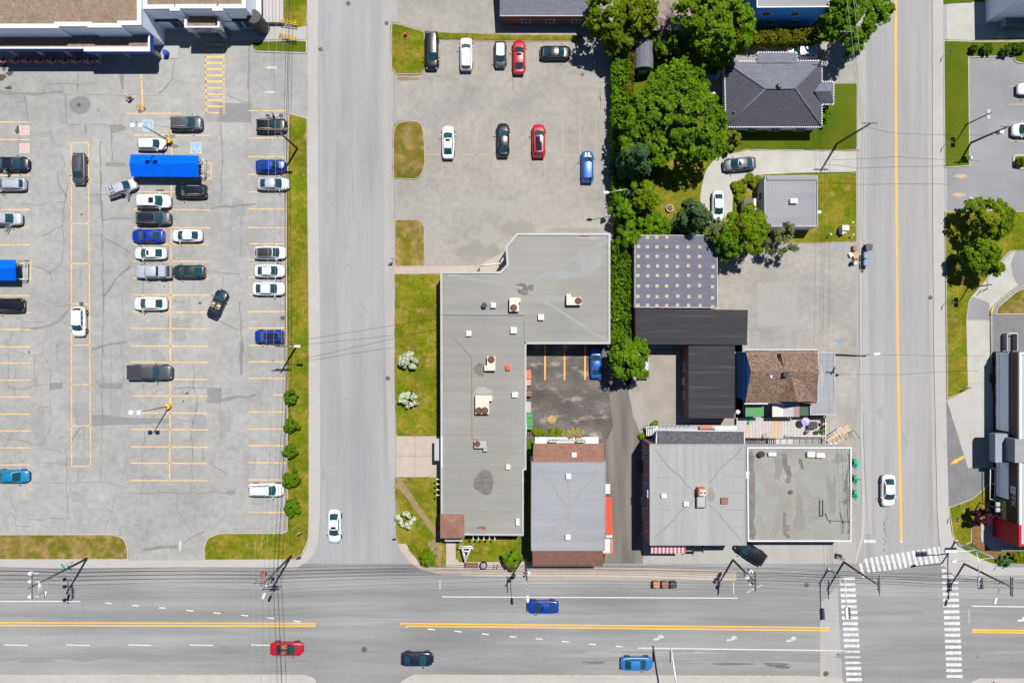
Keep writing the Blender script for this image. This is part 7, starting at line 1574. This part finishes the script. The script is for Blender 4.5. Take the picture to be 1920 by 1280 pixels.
t=thing('bicycle_rack','two thin black hoops set in the pavement near the round tree','bicycle rack',P(929,1060))
for x in (926,932): c=P(x,1060); q=MB(); q.tube([(c.x,c.y-.25,0),(c.x,c.y-.25,.8),(c.x+.08,c.y+.25,.8),(c.x+.08,c.y+.25,0)],.03,6); q.build('hoop',M['black'],t)
t=thing('frame_sign','white triangular A frame structure standing on the bench lawn','sign frame',P(873,1040)); q=MB()
B_=[P(861,1027,2.0),P(886,1027,2.0)]; F=[P(867,1030,2.0),P(881,1030,2.0),P(872.5,1051,2.0)]
for z in(0,1.0,2.0):
    f=[Vector((p.x,p.y,z)) for p in F]; q.tube([f[0],f[2]],.12,4); q.tube([f[1],f[2]],.12,4)
    if z>0: q.tube([Vector((B_[0].x,B_[0].y,z)),Vector((B_[1].x,B_[1].y,z))],.12,4)
q.build('panel_frame',M['trimw'],t)
for p in F+B_: q=MB(); q.box((p.x,p.y,1.02),(.2,.2,2.05)); q.build('post',M['trimw'],t)
q=MB(); f=[P(868,1033,2.1),P(880,1033,2.1)]; q.tube(f,.12,4); q.build('crossbar',M['trimw'],t)
# green emblems hung on the annex east wall
for y,bl,lab in ((867.5,1,'small green leafy panel with a blue bar on the annex wall, topmost'),(897.5,2,'small green leafy panel with a brown bar on the annex wall, middle'),(925.5,0,'small green leafy panel without a bar on the annex wall, lowest')):
    c=P(1601,y,2.6); t=thing('wall_planter',lab,'planter',(c.x,c.y,2.2),0,'green panels on the annex wall'); q=MB()
    for k_ in range(14): a=k_*.45; q.ball((c.x+.15+.3*abs(math.cos(a*1.7)),c.y+math.sin(a)*.62*(k_/14+.3),2.3+.25*(k_%3)),(.26,.22,.16),6,4)
    q.build('foliage',M['signgreen'],t)
    q=MB(); q.box((c.x-.02,c.y,2.25),(.3,1.2,.25)); q.build('trough',M['darkgreen'],t)
    if bl: q=MB(); q.box((c.x+.45,c.y-.02,2.95),(.9,.14,.1),-.1); q.build('bar',M['signblue' if bl==1 else 'wood'],t)
# cart shelters
def shelter(label,x0,y0,x1,y1,yr,xo,h_):
    t=thing('cart_shelter',label,'cart shelter',P((x0+x1)/2,yr)); q=MB(); e=h_-.35
    A=[P(x0+2,y0,e),P(x1,y0+2,e),P(x1,yr,h_),P(x0-1,yr,h_)]; B=[P(x0-1,yr,h_),P(x1,yr,h_),P(x1+1,y1,e),P(x0+3,y1-1,e)]
    d=Vector((0,0,.1))
    for k_,V in enumerate((A,B)): q.add(V+[p-d for p in V],[(3,2,1,0),(4,5,6,7),(0,1,5,4),(1,2,6,5),(2,3,7,6),(3,0,4,7)],k_)
    q.build('canopy',[M['canopyblue2'],M['canopyblue']],t)
    for px_ in (x0+8,x0+(x1-x0)*.5,x1-2):
        for yy in (y0+4,y1-4): c=P(px_,yy,1.5); q=MB(); q.box((c.x,c.y,(e)/2),(.1,.1,e)); q.build('post',M['trimw'],t)
    q=MB(); c0=P(x1,y0+9,1.3);c1=P(x1+xo,y0+9,1.3);c2=P(x1+xo,y1-3,1.3);c3=P(x1,y1-3,1.3)
    for z in(.5,1.25):
        V=[Vector((p.x,p.y,z)) for p in(c0,c1,c2,c3)]; q.tube([V[0],V[1]],.06,5); q.tube([V[1],V[2]],.06,5); q.tube([V[2],V[3]],.06,5)
    q.build('end_rail',M['trimw'],t)
    for p in (c1,c2): q=MB(); q.box((p.x,p.y,.65),(.1,.1,1.3)); q.build('post',M['trimw'],t)
shelter('long bright blue cart shelter canopy in the middle of the left lot',243,289.5,372,332,306.5,10,2.6)
shelter('shorter blue cart shelter canopy cut by the left edge',-95,485,29,526,503,16,2.6)
def cart(x,y,rz,lab,grp='shopping carts',col='safety'):
    b=P(x,y); t=thing('shopping_cart',lab,'shopping cart',b,rz,grp); q=MB()
    for z,w in ((.45,.5),(.62,.54),(.8,.58),(.95,.6)):
        v=[(-.42,-w/2,z),(.42,-w/2*.8,z),(.42,w/2*.8,z),(-.42,w/2,z)]
        for i in range(4): q.tube([v[i],v[(i+1)%4]],.018,4)
    for i in range(6): x_=-.4+i*.16; q.tube([(x_,-.25,.45),(x_,-.28,.95)],.012,4); q.tube([(x_,.25,.45),(x_,.28,.95)],.012,4); q.tube([(x_,-.25,.45),(x_,.25,.45)],.012,4)
    q.build('basket',M[col],t,False); q=MB(); q.tube([(-.5,-.28,1.0),(-.5,.28,1.0)],.03,5); q.build('handle',M['black'],t,False)
    for sx_ in(-.4,.4):
        for sy_ in(-.2,.2): q=MB(); q.cyl((sx_,sy_),.06,.0,.1,8); q.tube([(sx_,sy_,.1),(sx_*.9,sy_,.45)],.015,4); q.build('caster',M['black'],t,False)
cart(379,322,0,'yellow shopping cart at the open end of the long blue canopy'); cart(36.5,499,0,'yellow shopping cart at the open end of the short blue canopy'); cart(308,49,.3,'yellow shopping cart in the shade beside the store entrance')
cart(268,203,.4,'yellow shopping cart on the faded yellow walkway')
# bicycles locked to the lamp base
def bicycle(x,y,rz,lab,mat='black',grp=None):
    b=P(x,y); t=thing('bicycle',lab,'bicycle',b,rz,grp)
    for sx_ in(-.52,.52):
        q=MB(); q.tube([(sx_+.33*math.cos(a*math.pi/9),0,.34+.33*math.sin(a*math.pi/9)) for a in range(19)],.022,5,cap=False)
        for a in range(4): q.tube([(sx_+.32*math.cos(a*.8),0,.34+.32*math.sin(a*.8)),(sx_-.32*math.cos(a*.8),0,.34-.32*math.sin(a*.8))],.005,3)
        q.build('wheel',M['rubber'],t,False)
    q=MB()
    for u,v in (((-.52,0,.34),(-.05,0,.32)),((-.52,0,.34),(-.18,0,.82)),((-.05,0,.32),(-.18,0,.82)),((-.05,0,.32),(.36,0,.8)),((-.18,0,.78),(.36,0,.8)),((.36,0,.95),(.52,0,.34))): q.tube([u,v],.022,5)
    q.build('frame',M[mat],t,False); q=MB(); q.cbox((-.2,0,.9),(.26,.14,.06),.03); q.build('saddle',M['black'],t,False); q=MB(); q.tube([(.3,-.28,1.0),(.36,0,1.0),(.3,.28,1.0)],.018,5); q.build('handlebar',M['black'],t,False)
bicycle(325,272,-.3,'dark bicycle leaning by the yellow lamp base'); bicycle(319,257,.2,'pale yellow bicycle above the yellow lamp base','safety')
bicycle(1574,1043,-.5,'dark bicycle on the corner forecourt beside a pedestrian')
# flower racks under the long canopy
fm=[cloth('flower_pink',(.35,.05,.16)),cloth('flower_red',(.4,.02,.05)),cloth('flower_white',(.6,.55,.58)),M['leafd']]
fb=MB(); 
for i in range(3): fb.box((0,-.3+i*.3,.35+i*.3),(1.7,.3,.05))
for s_ in(-.8,.8): fb.box((s_,0,.45),(.06,.9,.9))
rackm=fb.mesh('rack',M['deckgrey']); fb=MB()
for i in range(3):
    for k_ in range(9): x_=-.75+k_*.19; fb.ball((x_,-.3+i*.3,.5+i*.3),(.11,.12,.12),6,4,random.choice((0,1,1,2,3))); 
flm=fb.mesh('flowers',fm)
for i in range(9):
    t=thing('flower_rack','stepped garden rack of red and pink flowers in the shade of the long canopy','flower rack',P(-4+i*23,116.5),3.14,'flower racks under the store canopy')
    for nm,me in (('rack',rackm),('flowers',flm)): o=bpy.data.objects.new(nm,me); COL.objects.link(o); o.parent=t
# deck and patio furniture
def table(x,y,z,w,d,mat,lab,name='garden_table'):
    b=P(x,y,z); t=thing(name,lab,'table',b); q=MB(); q.cbox((0,0,.72),(w,d,.05),.02); q.build('tabletop',M[mat],t,False)
    for sx_ in(-1,1):
        for sy_ in(-1,1): q=MB(); q.tube([(sx_*w*.42,sy_*d*.42,0),(sx_*w*.42,sy_*d*.42,.7)],.03,5); q.build('leg',M['galv'],t,False)
def chair(x,y,z,rz,mat,lab,grp=None):
    b=P(x,y,z); t=thing('garden_chair',lab,'chair',b,rz,grp); q=MB(); q.cbox((0,0,.43),(.5,.5,.06),.02); q.build('seat',M[mat],t,False); q=MB(); q.cbox((-.25,0,.7),(.06,.5,.5),.02); q.build('backrest',M[mat],t,False)
    for sx_ in(-1,1):
        for sy_ in(-1,1): q=MB(); q.tube([(sx_*.21,sy_*.21,.42),(sx_*.24,sy_*.24,0)],.022,5); q.build('leg',M[mat],t,False)
def pot(x,y,z,r_,mat,lab,leafm='leafb',grp='potted plants on the wooden deck',hh=.5):
    b=P(x,y,z); t=thing('potted_plant',lab,'plant',b,0,grp); q=MB(); q.cyl((0,0),r_*.45,0,.35,10,r2=r_*.6); q.build('pot',M[mat],t,False)
    p,n=clumps_crown((0,0,.35+hh*.5),(r_,r_,hh*.5),9,16,r_*.4,.14); o=bpy.data.objects.new('foliage',leaf_mesh('foliage',p,n,np.full(len(p),.14),[M[leafm]])); COL.objects.link(o); o.parent=t
table(1331.5,148,.15,.95,.85,'signblue','blue topped patio table left of the hip roofed house')
chair(1342,147,.15,3.2,'trimw','white patio chair right of the blue table','patio chairs'); chair(1329,159,.15,1.6,'trimw','white patio chair below the blue table','patio chairs'); chair(1319,151,.15,0,'trimw','white patio chair left of the blue table','patio chairs'); chair(1337,178,.15,1,'trimw','white patio chair alone near the maple','patio chairs'); chair(1346,140,.15,4,'trimw','white patio chair at the top corner of the patio','patio chairs')
table(1520,796,.7,1.35,1.1,'bindark','dark covered table on the wooden deck'); chair(1531,795,.7,3.1,'binbrown','brown deck chair right of the dark table'); chair(1512,808,.7,.8,'binbrown','brown deck chair left below the dark table')
t=thing('parasol','small lilac parasol standing on the wooden deck','parasol',P(1503,788,.7)); c=P(1503,788,.7); q=MB(); q.tube([c,c+Vector((0,0,1.9))],.03,6); q.build('pole',M['galv'],t); q=MB(); n=10; vs=[c+Vector((0,0,2.0))]+[c+Vector((.62*math.cos(2*math.pi*i/n),.62*math.sin(2*math.pi*i/n),1.65-.08*(i%2))) for i in range(n)]; q.add(vs,[(0,1+i,1+(i+1)%n) for i in range(n)]); q.build('canopy',M['lilac'],t)
for a in ((1544,787,.28,'terracotta','potted plant at the top of the white deck rail','leaf'),(1542,799,.26,'terracotta','potted plant halfway down the white deck rail','leafd'),(1541,808,.36,'terracotta','bright bushy potted plant at the lower end of the white rail','leafy'),(1529,810,.34,'bindark','dark leaved potted plant left of the bright bushy one','needle')): pot(a[0],a[1],.7,a[2],a[3],a[4],a[5])
stack(1502,812,.45,.45,.5,'white_plastic','small white box on the lower deck boards','box','box',0,2); stack(1418,812,.45,.42,.5,'white_plastic','small white box at the left of the lower deck','box','box',0,2)
t=thing('cushion_pile','orange cushion pile on the lower left deck','cushion',P(1435,817,.7),.2); q=MB(); q.ball((0,0,.2),(.6,.42,.28),10,6); q.ball((.2,.1,.42),(.4,.3,.16),10,6); q.build('cushion',M['paver'],t,False)
stack(1445,819,.7,.45,.45,'bindark','dark storage chest right of the orange cushions','storage_chest','chest',.1,2)
t=thing('watering_can','bright green watering can near the left deck steps','watering can',P(1404,791,.7),.3); q=MB(); q.cyl((0,0),.24,0,.45,12,r2=.2); q.build('body',M['signgreen'],t,False); q=MB(); q.tube([(.2,0,.15),(.5,0,.5)],.04,5); q.build('spout',M['signgreen'],t,False)
t=thing('satellite_dish','white round dish at the left end of the deck beside the charcoal shed','satellite dish',P(1383,772,2.2)); c=P(1383,772,2.2); q=MB(); q.ball((c.x,c.y,2.3),(.36,.36,.2),12,6); q.build('dish',M['trimw'],t); q=MB(); q.tube([(c.x,c.y,0),(c.x,c.y,2.2)],.04,5); q.build('mast',M['galv'],t)

# ------------------------------------------------------------------ people
def skin(name,vs,es,rs,mat,parent,root=0,sub=1):
    me=bpy.data.meshes.new(name); me.from_pydata([tuple(v) for v in vs],es,[]); me.materials.append(M[mat] if isinstance(mat,str) else mat)
    o=bpy.data.objects.new(name,me); COL.objects.link(o); o.parent=parent
    o.modifiers.new('skin','SKIN'); 
    if not me.skin_vertices: me.skin_vertices.new()
    for i,r_ in enumerate(rs): me.skin_vertices[0].data[i].radius=(r_,r_)
    me.skin_vertices[0].data[root].use_root=True
    s_=o.modifiers.new('sub','SUBSURF'); s_.levels=sub; s_.render_levels=sub
    return o
def person(label,loc,rz,shirt,trousers,hair,pose='stand',cap=None,lean=0.0,reach=(.2,.3),scale=1.0,grp=None):
    t=thing('person',label,'person',loc,rz,grp); t.scale=(scale,)*3
    sit=pose=='sit'; hip=.95 if not sit else .5
    L=Matrix.Rotation(lean,3,'Y')
    def up(x,y,z): v=L@Vector((x,y,z-hip)); return Vector((v.x,v.y,v.z+hip))
    V=[];E_=[];Rr=[]
    def j(p,r_,par=None):
        V.append(Vector(p)); Rr.append(r_)
        if par is not None: E_.append((par,len(V)-1))
        return len(V)-1
    pel=j((0,0,hip),.12); sp=j(up(0,0,hip+.22),.12,pel); ch=j(up(0,0,hip+.45),.14,sp); nk=j(up(.01,0,hip+.6),.05,ch); hd=j(up(.03,0,hip+.72),.09,nk); j(up(.02,0,hip+.82),.075,hd); no=j(up(.135,0,hip+.71),.016,hd)
    hands=[]
    for s_ in(-1,1):
        sh=j(up(.0,s_*.19,hip+.5),.06,ch); fx,fz=reach
        el=j(up(fx*.4,s_*.25,hip+.24),.045,sh); wr=j(up(fx+.1,s_*.22,hip+.02+fz*.5),.032,el); pm=j(up(fx+.17,s_*.215,hip+.02+fz*.6),.036,wr); hands.append(pm)
        for k_ in range(4): f=j(up(fx+.23,s_*(.18+.022*k_),hip+.02+fz*.63),.0095,pm); j(up(fx+.27+.008*(k_%3),s_*(.182+.02*k_),hip-.01+fz*.63),.008,f)
        th=j(up(fx+.17,s_*.165,hip+.02+fz*.6),.011,pm); j(up(fx+.21,s_*.155,hip+.02+fz*.6),.009,th)
    legs=[]
    for s_ in(-1,1):
        th=j((.0,s_*.1,hip-.08),.085,pel); st=.22*s_ if pose=='walk' else 0
        if sit: kn=j((.42,s_*.13,hip),.06,th); an=j((.46,s_*.13,.1),.04,kn)
        else: kn=j((st*.6+.03,s_*.1,.5),.06,th); an=j((st-.03,s_*.1,.09),.042,kn)
        ft=j((V[an].x+.17,V[an].y,.045),.035,an); legs.append((th,kn,an,ft))
    body=skin('body',V,E_,Rr,'skin',t)
    def sel(ids,pad,nm,mat,es):
        mp={k_:i for i,k_ in enumerate(ids)}; skin(nm,[V[k_] for k_ in ids],[(mp[a],mp[b]) for a,b in es],[Rr[k_]+pad for k_ in ids],mat,t)
    arms=[(a,b) for a,b in E_ if a==ch and b not in(nk,)]; sh=[b for a,b in arms]; el=[b for a,b in E_ if a in sh]
    sel([pel,sp,ch]+sh+el,.025,'shirt',shirt,[(pel,sp),(sp,ch)]+arms+[(a,b) for a,b in E_ if a in sh])
    for nm,(th,kn,an,ft) in zip(('l','r'),legs): pass
    ids=[pel]+[k_ for l in legs for k_ in l[:3]]; sel(ids,.02,'trousers',trousers,[(pel,l[0]) for l in legs]+[(l[0],l[1]) for l in legs]+[(l[1],l[2]) for l in legs])
    for l in legs: q=MB(); a=V[l[3]]; q.ball((a.x-.06,a.y,.05),(.15,.055,.055),8,5); q.build('shoe',M['black'],t,False)
    q=MB(); a=up(-.012,0,hip+.78); q.ball(a,(.112,.1,.105),10,6); q.build('cap' if cap else 'hair',cap or hair,t,False)
    q=MB(); 
    for s_ in(-1,1): a=up(.112,s_*.035,hip+.745); q.ball(a,.012,6,4)
    q.build('eyes',M['black'],t,False)
    return t
dk=cloth('hair_dark',(.02,.014,.012)); bl=cloth('hair_blond',(.35,.24,.1)); wc=cloth('white_cloth',(.65,.65,.66)); navyc=cloth('navy_denim',(.02,.05,.13)); blackc=cloth('black_cloth',(.015,.015,.018)); yel=cloth('yellow_cloth',(.75,.4,.01)); maroon=cloth('maroon_cloth',(.09,.015,.025)); skyc=cloth('sky_cloth',(.12,.32,.6)); beige=cloth('beige_cloth',(.5,.38,.26)); pinkc=cloth('lilac_shirt',(.32,.2,.4)); oran=cloth('orange_cloth',(.75,.25,.03)); grn=cloth('grey_cloth',(.12,.12,.13))
person('person in a yellow top, white cap and blue trousers walking on the faded yellow walkway',P(248,186),2.6,yel,navyc,dk,'walk',wc,.35,(.3,.3))
cart(243.5,184.5,2.6,'shopping cart pushed by the person in yellow','shopping carts pushed along','galv')
person('person in dark clothes beside the open door of the askew silver car',P(234,366),1.2,grn,blackc,dk,'stand',None,.3)
person('person in maroon bending at the open door of the silver minivan',P(21,421),2.2,maroon,blackc,bl,'stand',None,.6,(.35,.2))
person('person in a light blue top walking between the navy sedan and the silver wagon',P(20,326),2.8,skyc,blackc,dk,'walk',None,.15)
person('person in a blue top stepping out at the black car under the pole arms',P(506,219),-1.2,skyc,blackc,dk,'walk',None,.25)
person('person in dark clothes and light top walking by the bicycle on the corner forecourt',P(1569,1037),-.6,blackc,grn,dk,'walk',None,.2)
person('dark haired person in a white top cut by the bottom edge near the right crosswalk',P(1863,1279),1.6,wc,navyc,dk,'walk',None,.15)
def rider(c,lx,ly,lab,shirt,hair,z=.5,cap=None):
    v=Matrix.Rotation(c.rotation_euler.z,3,'Z')@Vector((lx*c.scale.x,ly*c.scale.y,0)); person(lab,Vector(c.location)+v+Vector((0,0,z)),c.rotation_euler.z,shirt,grn,hair,'sit',cap,-.15,(.28,.3),.95)
rider(cv1,-.25,.4,'person in a lilac shirt in the left seat of the dark convertible',pinkc,bl); rider(cv1,-.25,-.4,'person in a beige shirt in the right seat of the dark convertible',beige,dk)
rider(cv2,-.25,.4,'driver in an orange shirt seated in the red convertible',oran,dk)
# ------------------------------------------------------------------ light, sky, camera
SUN_EL=R(67); AZ=math.atan2(.857,.515)    # the sun stands up and to the right of the photo
w=bpy.data.worlds.new('World'); SC.world=w; w.use_nodes=True; nt=w.node_tree
bg=nt.nodes['Background']; sky=nt.nodes.new('ShaderNodeTexSky'); sky.sky_type='NISHITA'; sky.sun_disc=False
sky.sun_elevation=SUN_EL; sky.sun_rotation=math.pi/2-AZ; sky.air_density=1.0; sky.dust_density=0.0; sky.ozone_density=5.0
nt.links.new(sky.outputs[0],bg.inputs[0]); bg.inputs[1].default_value=.05
ld=bpy.data.lights.new('sun','SUN'); ld.energy=5.0; ld.angle=R(.5); ld.color=(1,.958,.9)
lo=bpy.data.objects.new('sun',ld); COL.objects.link(lo)
d=Vector((math.cos(SUN_EL)*.515,math.cos(SUN_EL)*.857,math.sin(SUN_EL))).normalized()
lo.rotation_euler=d.to_track_quat('Z','Y').to_euler(); lo.location=(40,70,150)
cd=bpy.data.cameras.new('camera'); co=bpy.data.objects.new('camera',cd); COL.objects.link(co)
co.location=(0,0,H); co.rotation_euler=(0,0,0); cd.sensor_fit='HORIZONTAL'; cd.angle=2*math.atan(960*S/H); cd.clip_end=6000; cd.clip_start=.5
SC.camera=co
SC.view_settings.view_transform='Standard'; SC.view_settings.look='None'; SC.view_settings.exposure=.57; SC.view_settings.gamma=1
SC.render.film_transparent=False
